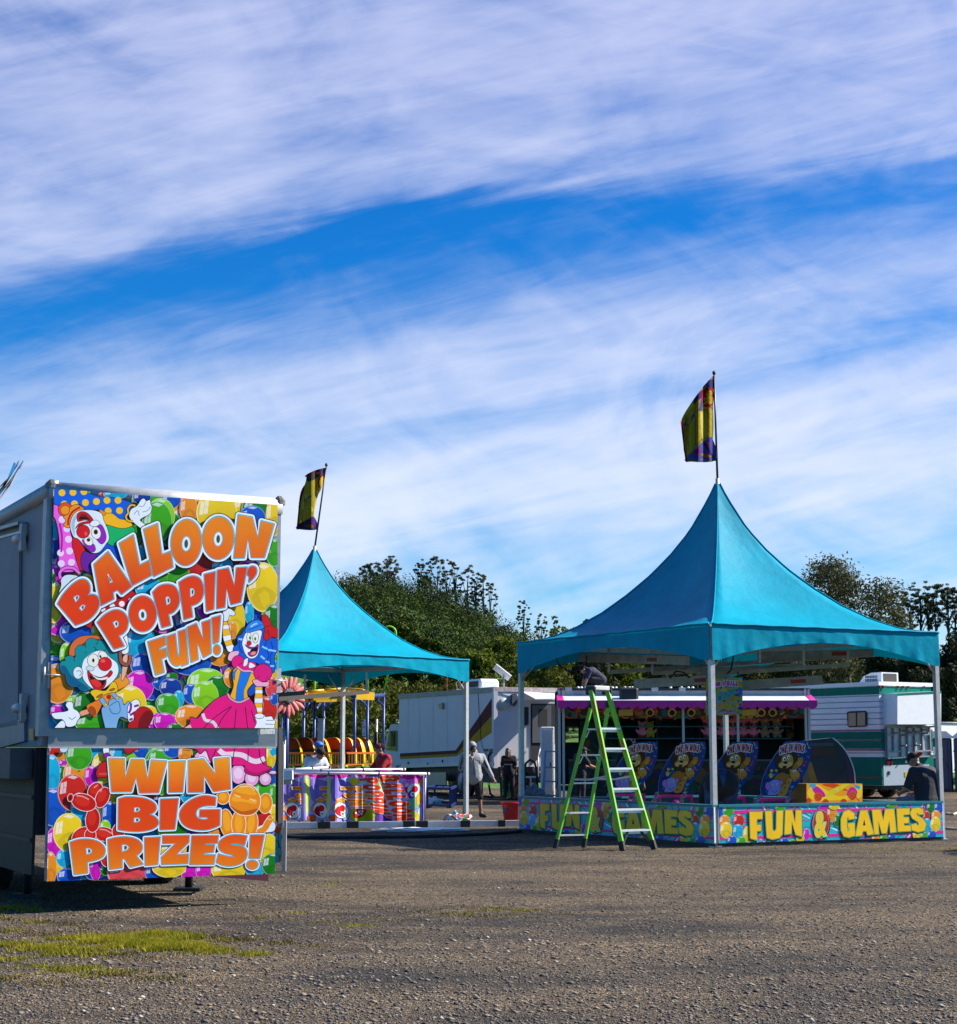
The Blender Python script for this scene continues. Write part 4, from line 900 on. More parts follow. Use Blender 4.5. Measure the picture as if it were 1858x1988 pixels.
b=MB();b.prism([tp_px(p[0],p[1],.002)for p in((LO[0][0]-2.5,LO[0][1]),LO[1],LO[2],(LO[3][0]-2.5,LO[3][1]))],tn*-.03)
dp=b.build('drop_panel',ALU,tr)
lo.build('printed_drop_panel',INK,lambda p,h:tp_px(p[0],p[1],.004+h),tr,nrm=tn)
b=MB()
for i in range(9):
    for(p,q)in(((291,447),(1634,447)),((278,1215),(1625,1172))):
        t=(i+.2)/8.6;b.ell(tp_px(*R2(p[0]+(q[0]-p[0])*t,p[1]+(q[1]-p[1])*t),.008),.009,6,4)
for i in range(4):
    t=(i+.5)/4;b.ell(tp_px(*R2(288-12*t,437+780*t),.008),.009,6,4);b.ell(tp_px(*R2(1628-6*t,437+740*t),.008),.009,6,4)
b.build('screws',ALU,tr)

for(x,y)in((312,1340),(1640,1372)):
    b=MB();p=tp_px(*R1(x,y),.01);b.box(p,(.1,.03,.26),math.atan2(tdir.y,tdir.x))
    b.tube([p+tn*.03-tdir*.09,p+tn*.06,p+tn*.03+tdir*.09],.008,6);b.tube([p+tn*.03-tdir*.09-Vector((0,0,.08)),p+tn*.03-tdir*.09+Vector((0,0,.08))],.01,6);b.build('latch',ALU,tr)

def sp(d,z,h=0):return tp(-.005-h,d,z)
def side_px(u,v,h=0):return on_plane(u,v,sp(0,0,h),-tdir)
def side_prism(pts,h0,h1,name,m):
    q=MB();q.prism([side_px(*p,h0)for p in pts],-tdir*(h1-h0));return q.build(name,m,tr)
S1=lambda x,y:(x*.30172/2.0608,(1800+y*.30181/1)/2.0608)
side_prism([S1(-900,1430),S1(292,1105),S1(270,3650),S1(-900,3830)],.0,.03,'side_door',mat('shade_greyed_door_skin',(.25,.25,.28),.6,0,.06,2,dirt=.4,dirt_col=(.16,.15,.15),spec=.15))  # white door greyed as well, its colour carries the shade
side_prism([S1(-900,1290),S1(350,955),S1(350,995),S1(-900,1340)],.0,.09,'door_rail',GALV)
side_prism([S1(-900,1390),S1(275,1075),S1(275,1105),S1(-900,1420)],.03,.045,'door_trim',ALU)
for y in(1160,3420-0):
    b=MB();p=side_px(*S1(298,y),.05);b.box(p,(.05,.1,.28),math.atan2(tdir.y,tdir.x));b.tube([p+Vector((0,0,-.15)),p+Vector((0,0,.15))],.03,8);b.tube([p,p-tdir*.02+tback*.22],.05,10);b.build('hinge',ALU,tr)
side_prism([S1(-900,3800),S1(385,3570),S1(385,3860),S1(-900,4200)],-.02,.03,'lower_rail',mat('grey_rail',(.22,.22,.25),.5,.4))
side_prism([(57,1414),(66,1414),(66,1437),(57,1437)],.031,.036,'reflector',mat('red_white_tape',(.3,.05,.06),.3,var=.5,scale=30))

b=MB();b.prism([tp(-.0,.08,.75),tp(TW,.08,.75),tp(TW,TLEN,.75),tp(0,TLEN,.75)],(0,0,.86));b.build('chassis',mat('shade_black_chassis',(.012,.012,.013),.8,0),tr)  # near-black colour carries the shade beneath the trailer
b=MB();b.prism([tp(-.25,.25,1.3),tp(-.02,.25,1.3),tp(-.02,2.6,1.3),tp(-.25,2.6,1.3)],(0,0,.3));b.build('side_locker',GREYPANEL,tr)
for s,dd in((.12,3.2),(.12,4.2),(TW-.42,3.2),(TW-.42,4.2)):
    w=MB();p=tp(s+.15,dd,.42);w.disc(p,tdir,.42,.26,24);wo=w.build('wheel',BLACK,tr);w=MB();w.disc(p-tdir*.02,tdir,.24,.24,20);w.disc(p-tdir*.03,tdir,.07,.3,12);w.build('rim',GALV,None).parent=wo
    k=wo.children[0];k.location=-wloc(wo)
for a_ in(.35,TW-.3):b=MB();b.tube([tp(a_,1.9,0),tp(a_,1.9,.8)],.045,8);b.box(tp(a_,1.9,.02),(.3,.3,.04));b.build('stabiliser_jack',DARKSTEEL,tr)
b=MB();b.prism([tp(-.03,.12,.36),tp(-.03,TLEN,.36),tp(.0,TLEN,.36),tp(.0,.12,.36)],(0,0,1.25));b.build('side_skirt',mat('shade_black_skirt',(.009,.009,.01),.6,.1,.3,3),tr)  # skirt blackened to stand for the shade under the trailer
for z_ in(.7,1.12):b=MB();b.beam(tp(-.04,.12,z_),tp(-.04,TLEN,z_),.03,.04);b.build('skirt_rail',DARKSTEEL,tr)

WG=P(549,1450,20.4);wx=WG.x
b=MB();b.prism([P(536,1412,19.0),P(541,1412,19.0),P(540,1600,19.0),P(534,1590,19.0)],Vector((.0,.4,0)));b.build('folded_wing',DARKSTEEL,tr)
b=MB();b.beam(P(546,1440,19.6),P(544.5,1606,19.6),.045,.06);b.build('wing_frame',GALV,tr)
b=MB();a0,a1=G(551,1692),P(551,1592,G(551,1692).y);b.beam((a0.x,a0.y,0),(a0.x,a0.y,a1.z),.055,.055);b.build('prop_post',ALU,tr)
sk=Art();y0=a0.y;sk.frame(0,0,1);q4=[(527,1596),(546,1594),(547,1672),(527,1678)];sk.clip=[Vector(p)for p in q4];sk.raw([Vector(p)for p in q4],hexc('#f07a1a'))
sk.balloon(hexc('#e6451c'),545,1603,16,22);sk.balloon(hexc('#f2a014'),546,1660,12,22)
for x,y,a,d in((540,1632,7,14),(547,1628,6,18),(540,1655,6,10),(534,1640,6,8),(537,1668,6,9)):sk.ell('#2aa6c8',x,y,a,d,0,1.2)
sk.build('printed_skirt',INK,lambda p,h:P(p[0],p[1],y0+.02-h),tr,nrm=Vector((0,-1,0)))

b=MB();q=[(355,1697),(521,1688),(521,1711),(430,1703)];b.prism([on_plane(u,v,TA+tback*.5,tn)for u,v in q],tback*.03);b.build('under_board',mat('maroon_board',(.09,.012,.03),.6),tr)

orn=thing('silver_ornament','silver feathered metal ornament rising above the trailer roof at the left edge','ornament',tuple(P(-30,985,21)))
SIL=mat('polished_silver',(.75,.76,.8),.18,1,.08,3)
OY=20.6
b=MB();b.prism([P(-60,1030,OY),P(-8,975,OY),P(12,935,OY),P(27,897,OY),P(30,899,OY),P(26,915,OY),P(2,952,OY),P(-40,1040,OY)],(0,.02,0));b.build('blade',SIL,orn)
for q in([(-12,955),(18,925),(36,893),(33,905),(14,935)],[(-6,965),(22,928),(44,894),(37,910),(26,928),(10,948)],[(-4,972),(20,935),(35,907),(34,914),(20,942)]):
    b=MB();b.prism([P(u,v,OY+.05+.02*rr.random())for u,v in q],(.01,.015,0));b.build('blade',SIL,orn)
b=MB();b.tube([P(-58,1035,OY),P(-58,1060,OY)+Vector((0,0,-.6))],.04,8);b.build('stem',ALU,orn)
# ================================================================== the two peaked tents
def tarp_mat(name,col):
    m=bpy.data.materials.new(name);m.use_nodes=True;nt=m.node_tree;N=nt.nodes;L=nt.links;b=N['Principled BSDF']
    b.inputs['Roughness'].default_value=.55;b.inputs['Specular IOR Level'].default_value=.07
    tc=N.new('ShaderNodeTexCoord');n=N.new('ShaderNodeTexNoise');n.inputs['Scale'].default_value=1.1;n.inputs['Detail'].default_value=8;n.inputs['Roughness'].default_value=.65
    L.new(tc.outputs['Object'],n.inputs['Vector']);r=N.new('ShaderNodeValToRGB');L.new(n.outputs[0],r.inputs[0])
    r.color_ramp.elements[0].position=.3;r.color_ramp.elements[1].position=.72
    r.color_ramp.elements[0].color=tuple(x*.8 for x in col)+(1,);r.color_ramp.elements[1].color=tuple(x*1.1 for x in col)+(1,)
    L.new(r.outputs[0],b.inputs['Base Color'])
    w=N.new('ShaderNodeTexVoronoi');w.feature='DISTANCE_TO_EDGE';w.inputs['Scale'].default_value=1.5
    n2=N.new('ShaderNodeTexNoise');n2.inputs['Scale'].default_value=1.6;n2.inputs['Detail'].default_value=5;L.new(tc.outputs['Object'],n2.inputs['Vector'])
    mx=N.new('ShaderNodeMix');mx.data_type='RGBA';mx.inputs[0].default_value=.35;L.new(tc.outputs['Object'],mx.inputs[6]);L.new(n2.outputs['Color'],mx.inputs[7])
    L.new(mx.outputs[2],w.inputs['Vector'])
    mr=N.new('ShaderNodeMapRange');mr.inputs['From Max'].default_value=.12;L.new(w.outputs['Distance'],mr.inputs[0])
    n3=N.new('ShaderNodeTexNoise');n3.inputs['Scale'].default_value=7;n3.inputs['Detail'].default_value=6;L.new(tc.outputs['Object'],n3.inputs['Vector'])
    ad=N.new('ShaderNodeMath');ad.operation='MULTIPLY_ADD';L.new(mr.outputs[0],ad.inputs[0]);ad.inputs[1].default_value=.35;L.new(n3.outputs[0],ad.inputs[2])
    bp=N.new('ShaderNodeBump');bp.inputs['Strength'].default_value=.16;bp.inputs['Distance'].default_value=.05;L.new(ad.outputs[0],bp.inputs['Height']);L.new(bp.outputs[0],b.inputs['Normal'])
    t=N.new('ShaderNodeBsdfTranslucent');L.new(r.outputs[0],t.inputs[0]);ms=N.new('ShaderNodeMixShader');ms.inputs[0].default_value=.1
    L.new(b.outputs[0],ms.inputs[1]);L.new(t.outputs[0],ms.inputs[2]);L.new(ms.outputs[0],N['Material Output'].inputs[0]);return m
TARP=tarp_mat('turquoise_tarp',(.0,.30,.43))
GT=[(0,1),(.033,.91),(.067,.83),(.14,.675),(.23,.54),(.33,.415),(.45,.29),(.575,.178),(.71,.088),(.84,.03),(1,0)]
def gprof(t):
    for(a,ga),(b,gb)in zip(GT[:-1],GT[1:]):
        if a<=t<=b:return ga+(gb-ga)*(t-a)/(b-a)
    return 0
def tent(label,corners,peak,eave,drop,middrop,seed,group):
    """corners: four ground points in order round the tent; peak: world point"""
    cs=[Vector((c_[0],c_[1],0))for c_ in corners];ctr=sum(cs,Vector((0,0,0)))/4
    t=thing('peaked_tent',label,'tent',tuple(ctr),group);rt=random.Random(seed)
    pk=Vector((peak[0],peak[1],0));H=peak[2];ns,nt_=14,26
    vs=[];fs=[];ed=[]
    for k in range(4):
        a,b2=cs[k],cs[(k+1)%4]
        for i in range(ns):ed.append(a.lerp(b2,i/ns))
    m=len(ed);ts=[.012+(1-.012)*(j/nt_)**1.15 for j in range(nt_+1)]
    for tt in ts:
        for k,e in enumerate(ed):
            p=pk.lerp(e,tt);s=(k%ns)/ns;z=eave+(H-eave)*gprof(tt)
            sag=.16*math.sin(math.pi*s)**1.0*math.sin(math.pi*min(1,tt*1.05))**1.2
            z-=sag;fold=.02*math.sin(s*40+tt*9+seed)*tt*(1-tt)*2
            vs.append((p.x,p.y,z+fold))
    for j in range(nt_):
        for k in range(m):fs.append((j*m+k,j*m+(k+1)%m,(j+1)*m+(k+1)%m,(j+1)*m+k))
    vs.append((pk.x,pk.y,H+.03));fs+=[(len(vs)-1,(k+1)%m,k)for k in range(m)]
    b=MB();b.v=vs;b.f=fs;b.mi=[0]*len(fs);b.sm=[True]*len(fs);b.build('canopy',TARP,t)
    for k in range(4):
        a,c2=cs[k],cs[(k+1)%4];d=(c2-a);nrm=Vector((d.y,-d.x,0)).normalized()
        if nrm.dot(a-ctr)<0:nrm=-nrm
        ph=[rt.random()*6.28 for _ in range(4)]
        def val(u,v,a=a,c2=c2,nrm=nrm,ph=ph):
            dr=drop-(drop-middrop)*math.sin(math.pi*min(1,max(0,(u-.03)/.94)))**.85
            rip=.008*math.sin(u*34+ph[0]+1.5*v)*v*v+.006*math.sin(u*61+ph[1]-3*v)*v*v+.008*math.sin(u*13+ph[2])*v+.004*math.sin(u*120+ph[3])*v
            p=a.lerp(c2,u)+nrm*(.035+rip);return(p.x,p.y,eave+.01-dr*v+.004*math.sin(u*47+ph[1])*(1-v))
        b=MB();b.grid(val,120,8);b.build('valance',TARP,t)
        b=MB();b.tube([Vector(val(i/60,0))+nrm*.008 for i in range(61)],.02,6);b.build('piping',TARP,t)
    for k in range(4):
        b=MB();p=cs[k].lerp(ctr,.012);b.box((p.x,p.y,eave/2),(.085,.085,eave),math.atan2((cs[1]-cs[0]).y,(cs[1]-cs[0]).x))
        b.box((p.x,p.y,.01),(.2,.2,.02));b.build('leg',ALU,t)
        d=(cs[(k+1)%4]-cs[k]).normalized();e=(cs[k-1]-cs[k]).normalized()
        for q in(d,e):b=MB();b.tube([p+Vector((0,0,eave-.75)),p+q*.5+Vector((0,0,eave-.2))],.018,6);b.build('knee_brace',ALU,t)
        a,c2=p,cs[(k+1)%4].lerp(ctr,.012);b=MB();b.beam(a+Vector((0,0,eave-.08)),c2+Vector((0,0,eave-.08)),.06,.1);b.build('eave_beam',ALU,t)
    for k in range(2):
        a,c2=cs[k].lerp(ctr,.02),cs[k+2].lerp(ctr,.02);b=MB();b.tube([a+Vector((0,0,eave-.05)),c2+Vector((0,0,eave-.05))],.012,6);b.build('tension_cable',DARKSTEEL,t)
    b=MB();b.tube([(pk.x,pk.y,eave-.05),(pk.x,pk.y,H)],.04,8);b.build('mast',ALU,t)
    for k in range(4):
        b=MB();b.tube([Vector(vs[j*m+k*ns])+Vector((0,0,.004))for j in range(nt_+1)],.014,5);b.build('seam',TARP,t)
    return t
tN,tL,tR=Vector((3.86,27.93,0)),Vector((.79,33.06,0)),Vector((8.22,30.11,0));tBk=tL+tR-tN
near_tent=tent('larger turquoise peaked tent over the ladder and the yellow lettered counters',[tN,tR,tBk,tL],P(1393,929,31.6),3.645,.60,.26,2,'turquoise peaked tents')
fR,fN,fC=Vector((-.24,39.05,0)),Vector((-4.5,35.0,0)),Vector((-3.95,38.75,0));fB=fC*2-fN;fL=fC*2-fR
far_tent=tent('farther turquoise peaked tent, partly hidden by the trailer with the clown artwork',[fN,fR,fB,fL],P(611,1060,38.9),3.62,.5,.22,5,'turquoise peaked tents')

WORN=mat('worn_aluminium',(.34,.31,.27),.55,.5,.25,7,dirt=.4,dirt_col=(.13,.11,.09))
for(x0,y0,Ya,x1,y1,Yb,w)in((2435,2689,32.5,3590,2612,31.6,.075),(2610,2694,32.3,3216,2660,31.2,.07),(2795,2700,31.6,3395,2660,31.0,.075),(2537,2737,31.2,2925,2714,31.0,.17),(2972,2741,31.6,3290,2720,31.3,.17),(2321,2632,32.8,2752,2643,30.2,.16),(3030,2624,32,3500,2612,31.6,.15)):
    b=MB();q0,q1=P(x0/2.0608,y0/2.0608,Ya),P(x1/2.0608,y1/2.0608,Yb);b.beam(q0,q1,.09,w);ro=b.build('light_rail',WORN,near_tent)
    if w>.1:
        b=MB();f=.7;p=q0.lerp(q1,f);b.beam(p-(q1-q0).normalized()*.14,p+(q1-q0).normalized()*.14,.1,.07);s_=b.build('red_label',mat('red_label',(.3,.03,.02),.5),None);s_.parent=ro;s_.location=-wloc(ro)
for(x,y0,y1,Y)in((3040,2560,2651,30.6),(3216,2545,2660,30.9),(3393,2545,2664,31),(2436,2580,2690,32.4),(2610,2600,2694,32.2)):
    b=MB();b.beam(P(x/2.0608,y0/2.0608,Y),P(x/2.0608,y1/2.0608,Y),.04,.04);b.build('hanger',ALU,near_tent)
for pts in(((2225,2635),(2240,2665),(2275,2686),(2320,2680),(2345,2650),(2348,2625)),((2905,2700),(2925,2680),(2932,2640),(2936,2615)),((2680,2715),(2705,2685),(2735,2690),(2760,2712))):
    b=MB();b.tube([P(x/2.0608,y/2.0608,31.0)for x,y in pts],.016,6);b.build('cable_loop',BLACK,near_tent)
for(x0,y0,Ya,x1,y1,Yb)in((540,1349,36.2,590,1345,36.6),(540,1357,35.8,715,1343,37.4)):
    b=MB();b.beam(P(x0,y0,Ya),P(x1,y1,Yb),.07,.09);b.build('light_rail',mat('brown_rail',(.09,.075,.06),.6,.3),far_tent)
for(u,v0,v1,Y)in((592,1310,1347,36.7),(712,1306,1343,37.5)):
    b=MB();b.beam(P(u,v0,Y),P(u,v1,Y),.05,.05);b.build('hanger',ALU,far_tent)

FLAGM=print_mat('flag_cloth',.8,.1,.75,.5,.3);FPX_M=31.6/F_PX
def flag(label,base,top,outline,shapes,fr,Y,cat='flag'):
    f=thing('flag',label,cat,tuple(base),'printed flags on the tent peaks')
    b=MB();b.tube([base,base.lerp(top,.5),top],[.022,.02,.016],8);po=b.build('flagpole',mat('dark_pole',(.04,.045,.05),.4,.4),f)
    b=MB();b.ell(top+Vector((0,0,.03)),(.035,.035,.045),8,6);k=b.build('finial',DARKSTEEL,None);k.parent=po;k.location=-wloc(po)
    A=Art();A.frame(*fr);pl=[A.fp(p)for p in smoothpts(outline,True,4)];A.clip=None
    hull=pl;A.raw(pl,hexc('#a8922a'));shapes(A)
    x0=min(p[0]for p in pl);x1=max(p[0]for p in pl);st=[x0-5+(x1-x0+10)*i/26 for i in range(27)]
    fd_=folds(lambda x:.1*math.sin((x1-x)/(x1-x0)*9)*(x1-x)/(x1-x0)+.05*math.sin((x1-x)/(x1-x0)*23),st)
    def to3(p,h):
        dy=fd_(p[0])
        q=P(p[0],p[1],Y-(x1-p[0])*FPX_M*.62+dy);return q+Vector((.45,-.89,0))*h
    A.build('cloth',FLAGM,to3,f,step=2e-4,strips=st);return f
def fshapes1(A):
    A.shape('#c8205a',[(350,122,c),(262,215),(258,250,c),(300,190)]);A.shape('#4a4630',[(345,150),(262,250),(175,350),(200,370),(345,260)])
    A.shape('#3a3c7a',[(300,170),(345,160),(345,240),(290,230)]);A.shape('#5a2a6a',[(175,330),(250,250),(260,290),(180,380)])
    A.shape('#c8141a',[(345,235),(260,265),(245,320),(262,400),(345,385)]);put_text(A,'&',[(345,250),(265,280),(265,380),(345,370)],hexc('#c8a42a'),layers=((.05,'#c8a42a'),))
    A.shape('#56589a',[(240,320),(250,420),(180,490),(80,580),(95,540),(190,440)])
    for q in([(235,330),(215,430),(190,470),(160,440),(180,380)],[(150,420),(150,500),(110,550),(90,500)]):A.shape('#b89a24',q)
    for q in([(180,480),(240,440),(290,450),(300,660),(240,700),(190,740)],[(90,590),(130,570),(180,500),(180,760),(120,840),(85,800)],[(300,440),(335,420),(345,520),(340,690),(305,690)]):A.shape('#c4a82c',q,5,hexc('#4a3a5a'))
    A.shape('#e0d060',[(230,480),(260,470),(275,660),(250,690)]);A.shape('#5a5aa0',[(110,860),(200,770),(300,690),(345,700),(375,890),(110,900)])
    A.shape('#b81c6a',[(180,810),(225,770),(220,830),(190,840)]);A.shape('#d8358a',[(290,740),(320,730),(310,770)]);A.shape('#d87a20',[(240,830),(330,850),(300,870),(250,850)]);A.shape('#4a2a7a',[(255,740),(290,740),(350,860),(370,890),(330,850)])
    A.shape('#a0183e',[(52,540,c),(70,545),(78,640),(90,760),(120,905,c),(103,908,c),(80,780),(65,650)]);A.line('#7a8a2a',[(110,895),(240,885),(378,893)],8)
flag('printed flag at the top of the nearer tent with a red ampersand patch',P(1393,934,31.6),P(1386.3,727,31.6),
     [(350,120,c),(262,215),(175,330),(90,460),(52,540,c),(65,650),(78,760),(95,890),(103,908,c),(200,900),(378,897,c),(345,780),(343,600),(348,400),(352,200)],fshapes1,(2700/2.0608,1450/2.0608,.4394/2.0608),31.58)
def fshapes2(A):
    A.shape('#7a1440',[(480,125,c),(350,155),(235,210),(225,240),(350,190),(470,150)]);A.shape('#4a4466',[(460,140),(400,170),(380,240),(440,230)]);A.shape('#4a4a3a',[(240,230),(350,195),(380,240),(260,300)])
    A.shape('#c8141a',[(455,220),(390,240),(375,320),(400,390),(425,370)]);A.shape('#e0c840',[(448,235),(410,255),(395,320),(412,360),(430,320)])
    A.shape('#d8c048',[(440,300),(410,400),(370,480),(340,620),(325,700),(335,560),(370,440)])
    A.shape('#50508a',[(380,410),(300,470),(220,530),(240,490),(330,450)]);A.shape('#d8c850',[(230,450),(250,480),(230,520),(215,490)])
    A.shape('#d8c850',[(180,560),(215,540),(210,620),(180,670)]);A.line('#a01440',[(205,500),(215,560),(205,640),(180,660)],9);A.shape('#d8c040',[(220,600),(290,590),(320,660),(260,670),(215,650)])
    A.shape('#e4d478',[(135,760),(175,690),(160,740),(135,790)]);A.shape('#3e3a5a',[(120,880),(130,830),(250,760),(330,735),(365,885)]);A.shape('#8a1450',[(160,810),(250,760),(230,800),(150,840)])
    A.shape('#6a2a8a',[(280,770),(330,750),(355,870)]);A.shape('#a8641c',[(230,840),(290,820),(320,860),(250,865)]);A.shape('#6a1238',[(110,885,c),(125,760),(140,560),(165,420),(210,340),(200,420),(160,560),(140,760),(130,880,c)])
flag('ragged printed flag on the leaning pole of the farther tent, yellow with frayed edges',P(611,1064,38.9),P(633.5,905,38.9),
     [(480,125,c),(350,155),(235,210,c),(228,280),(210,340),(165,420),(150,520),(135,640),(122,770),(110,888,c),(240,880),(365,888,c),(335,800),(325,700),(345,580),(375,470),(410,380),(450,240)],fshapes2,(1150/2.0608,1830/2.0608,.3252/2.0608),38.88)
# ================================================================== lettered counters of the game
FGf=(2829/2.0608,2600/2.0608,.5382/2.0608)
rn=Vector(((tR-tN).y,-(tR-tN).x,0)).normalized();rdir=(tR-tN).normalized();ln=Vector(((tN-tL).y,-(tN-tL).x,0)).normalized();ldir=(tN-tL).normalized()
RO=tN+rn*.05
def rp_local(u,v):q=on_plane(u,v,RO,rn);return Vector(((q-RO).dot(rdir),q.z))
fg=Art();fr_=random.Random(4)
class LocalArt(Art):
    def fp(s,p):x,y,k=s.fr;return rp_local(x+p[0]*k,y+p[1]*k)
fg=LocalArt();fg.frame(*FGf);q4=[fg.fp(p)for p in((82,1168),(1745,1142),(1757,1390),(92,1438))];fg.clip=q4;fg.raw(q4,hexc('#22b2c2'))
for cx in(842,160,1560,480,1180):
    for i in range(22):
        a=fr_.random()*6.28;x,y=cx,1290;L0,L1=70+40*fr_.random(),160+160*fr_.random()
        fg.line(fr_.choice(['#e8148c','#cdf2f6','#138a98','#e8148c']),[(x+math.cos(a)*L0,y+math.sin(a)*L0),(x+math.cos(a)*L1,y+math.sin(a)*L1)],6+8*fr_.random(),False)
for y in(1225,1280,1330):fg.line('#1494a4',[(80,y),(1750,y-30)],3,False)
fg.line('#ea1690',[(190,1206),(1750,1178)],22,False);fg.line('#ea1690',[(90,1402),(1760,1352)],22,False)
for k,x,y,rx,ry in(('b',100,1195,45,55),('g',155,1195,42,50),('o',128,1275,40,50),('r',232,1270,42,52),('y',138,1340,46,62),('c',228,1350,40,55),('y',305,1370,42,62),('b',182,1420,36,40),('g',250,1425,36,38),
                        ('m',860,1165,40,30),('o',925,1220,38,62),('G',968,1270,28,48),('m',735,1370,24,46),('y',690,1400,30,40),('b',570,1420,30,22),('g',630,1428,26,20),('o',1250,1400,30,24),('g',1310,1398,30,24),('b',1370,1390,28,26),('g',540,1172,40,22),('m',1540,1350,22,26),('g',1370,1155,40,20),
                        ('G',1665,1170,38,46),('b',1720,1170,36,50),('r',1625,1240,26,46),('c',1630,1310,32,60),('o',1697,1235,34,44),('y',1693,1295,38,58),('y',1560,1370,36,46),('g',1610,1385,32,34),('b',1665,1375,34,36),('y',940,1165,40,24)):
    fg.balloon(BAL[k],x,y,rx,ry,0,knot=False)
fg.ell('#1a0404',846,1300,66,112);fg.balloon(BAL['r'],842,1295,63,108,0,win=False)
GL=[[(312,1205),(408,1203),(405,1255),(365,1257),(365,1300),(398,1300),(396,1345),(366,1347),(368,1415),(318,1400)],
      [(428,1200),(478,1198),(482,1335),(494,1350),(510,1335),(512,1196),(560,1194),(555,1370),(530,1398),(480,1408),(440,1395)],
      [(578,1192),(628,1192),(650,1290),(655,1192),(697,1192),(702,1388),(655,1372),(625,1275),(622,1365),(572,1372)],
      [(1092,1255),(1090,1215),(1050,1190),(1010,1205),(990,1260),(992,1340),(1012,1385),(1050,1394),(1095,1380),(1092,1285),(1042,1290),(1042,1320),(1053,1320),(1052,1345),(1040,1345),(1034,1300),(1036,1250),(1045,1240),(1048,1262)],
      [(1135,1195),(1185,1192),(1235,1370),(1188,1375),(1180,1345),(1152,1347),(1145,1380),(1098,1385)],
      [(1222,1190),(1285,1187),(1305,1270),(1320,1185),(1385,1182),(1402,1352),(1358,1358),(1350,1265),(1330,1360),(1295,1362),(1268,1270),(1272,1368),(1240,1370)],
      [(1405,1180),(1500,1178),(1500,1222),(1455,1225),(1455,1245),(1495,1245),(1495,1285),(1458,1287),(1460,1308),(1508,1305),(1510,1345),(1415,1350)],
      [(1605,1222),(1600,1185),(1565,1172),(1520,1180),(1505,1215),(1520,1250),(1565,1280),(1570,1300),(1558,1305),(1550,1290),(1512,1300),(1520,1340),(1565,1354),(1612,1342),(1625,1295),(1600,1255),(1555,1230),(1553,1215),(1562,1210),(1566,1224)]]

def normg(o):
    x0=min(p[0]for p in o);x1=max(p[0]for p in o);y0=min(p[1]for p in o);y1=max(p[1]for p in o)
    return[((p[0]-x0)/(x1-x0),(p[1]-y0)/(y1-y0))for p in o],(x0,y0,x1-x0,y1-y0)
def gly(e):
    o=smoothpts(e[1],True,4);pts,(x0,y0,w,h)=normg(o)
    return pts,[[((p[0]-x0)/w,(p[1]-y0)/h)for p in smoothpts(k,True,3)]for k in e[2]]
HG=dict(W=gly(LOW[0]),I=gly(LOW[1]),N=gly(LOW[2]),B=gly(LOB[0]),G=gly(LOB[2]),P=gly(LOP[0]),R=gly(LOP[1]),Z=gly(LOP[3]),E=gly(LOP[4]),S=gly(LOP[5]),F=(normg(GL[0])[0],[]),U=(normg(GL[1])[0],[]),A=(normg(GL[4])[0],[[(.45,.3),(.56,.55),(.36,.55)]]),
    L=([(0,0),(.5,0),(.5,.68),(1,.68),(1,1),(0,1)],[]),O=([tuple(p)for p in ellpts(.5,.5,.5,.5,0,20)],[[tuple(p)for p in ellpts(.5,.5,.15,.19,0,10)]]),K=([(0,0),(.38,0),(.38,.36),(.62,0),(1,0),(.72,.46),(1,1),(.6,1),(.38,.62),(.38,1),(0,1)],[]),
    T=([(0,0),(1,0),(1,.3),(.68,.3),(.68,1),(.32,1),(.32,.3),(0,.3)],[]),M=(normg(GL[5])[0],[]))
HG["'"]=([(0,0),(1,0),(.8,.3),(.2,.42),(.3,.28),(0,.25)],[]);HG['!']=([(0,0),(1,0),(.75,.68),(.72,1),(.2,1),(.25,.68)],[])
def put_heavy(A,txt,quad,layers,fill,bend=0,hole='#2ab4cc'):
    Q=[A.fp(q)for q in quad];wd={'I':.55,'!':.5,"'":.4,' ':.45,'W':1.45,'M':1.3,'L':.85};tot=sum(wd.get(ch,1)+.08 for ch in txt);x=0;G_=[]
    def mp(a,b):t_=Q[0]*(1-a)+Q[1]*a;u_=Q[3]*(1-a)+Q[2]*a;return t_*(1-b)+u_*b+(t_-u_)*bend*4*a*(1-a)
    for ch in txt:
        w=wd.get(ch,1)
        if ch!=' ':o,hs=HG[ch];G_.append(([mp((x+p[0]*w)/tot,p[1])for p in o],[[mp((x+p[0]*w)/tot,p[1])for p in k]for k in hs]))
        x+=w+.08
    for d,cc in layers:
        for o,hs in G_:A.cdt(offset_poly(o,d),hexc(cc))
    for o,hs in G_:
        A.raw(o,hexc(fill))
        for k in hs:A.raw(k,hexc(hole))
mpx=(fg.fp((1000,1300))-fg.fp((900,1300))).length/100
for dx,dy,d,cc in((-5,9,4.5,'#06080a'),(0,0,6,'#0a140c'),(0,0,4.5,'#7ae09a'),(0,0,2.6,'#0c5a2c')):
    for g_ in GL:fg.cdt(offset_poly([fg.fp((x+dx,y+dy))for x,y in g_],d*mpx),hexc(cc))
YL=hexc('#ffc814')
for g_ in GL:fg.raw([fg.fp(p)for p in g_],YL)
fg.raw([fg.fp(p)for p in((1163,1258),(1173,1305),(1154,1305))],hexc('#0a140c'))
put_text(fg,'&',[(795,1205),(885,1200),(885,1385),(795,1395)],YL,ref=.03,layers=((.055,'#0a140c'),(.035,'#7ae09a'),(.0,'#ffc814')))
TEALP=mat('teal_frame',(.01,.16,.2),.45,0,.2,5);
FGINK=print_mat('printed_counter',.3,.5)
Ln_len=(tN-tL).length;wR=q4[1][0]
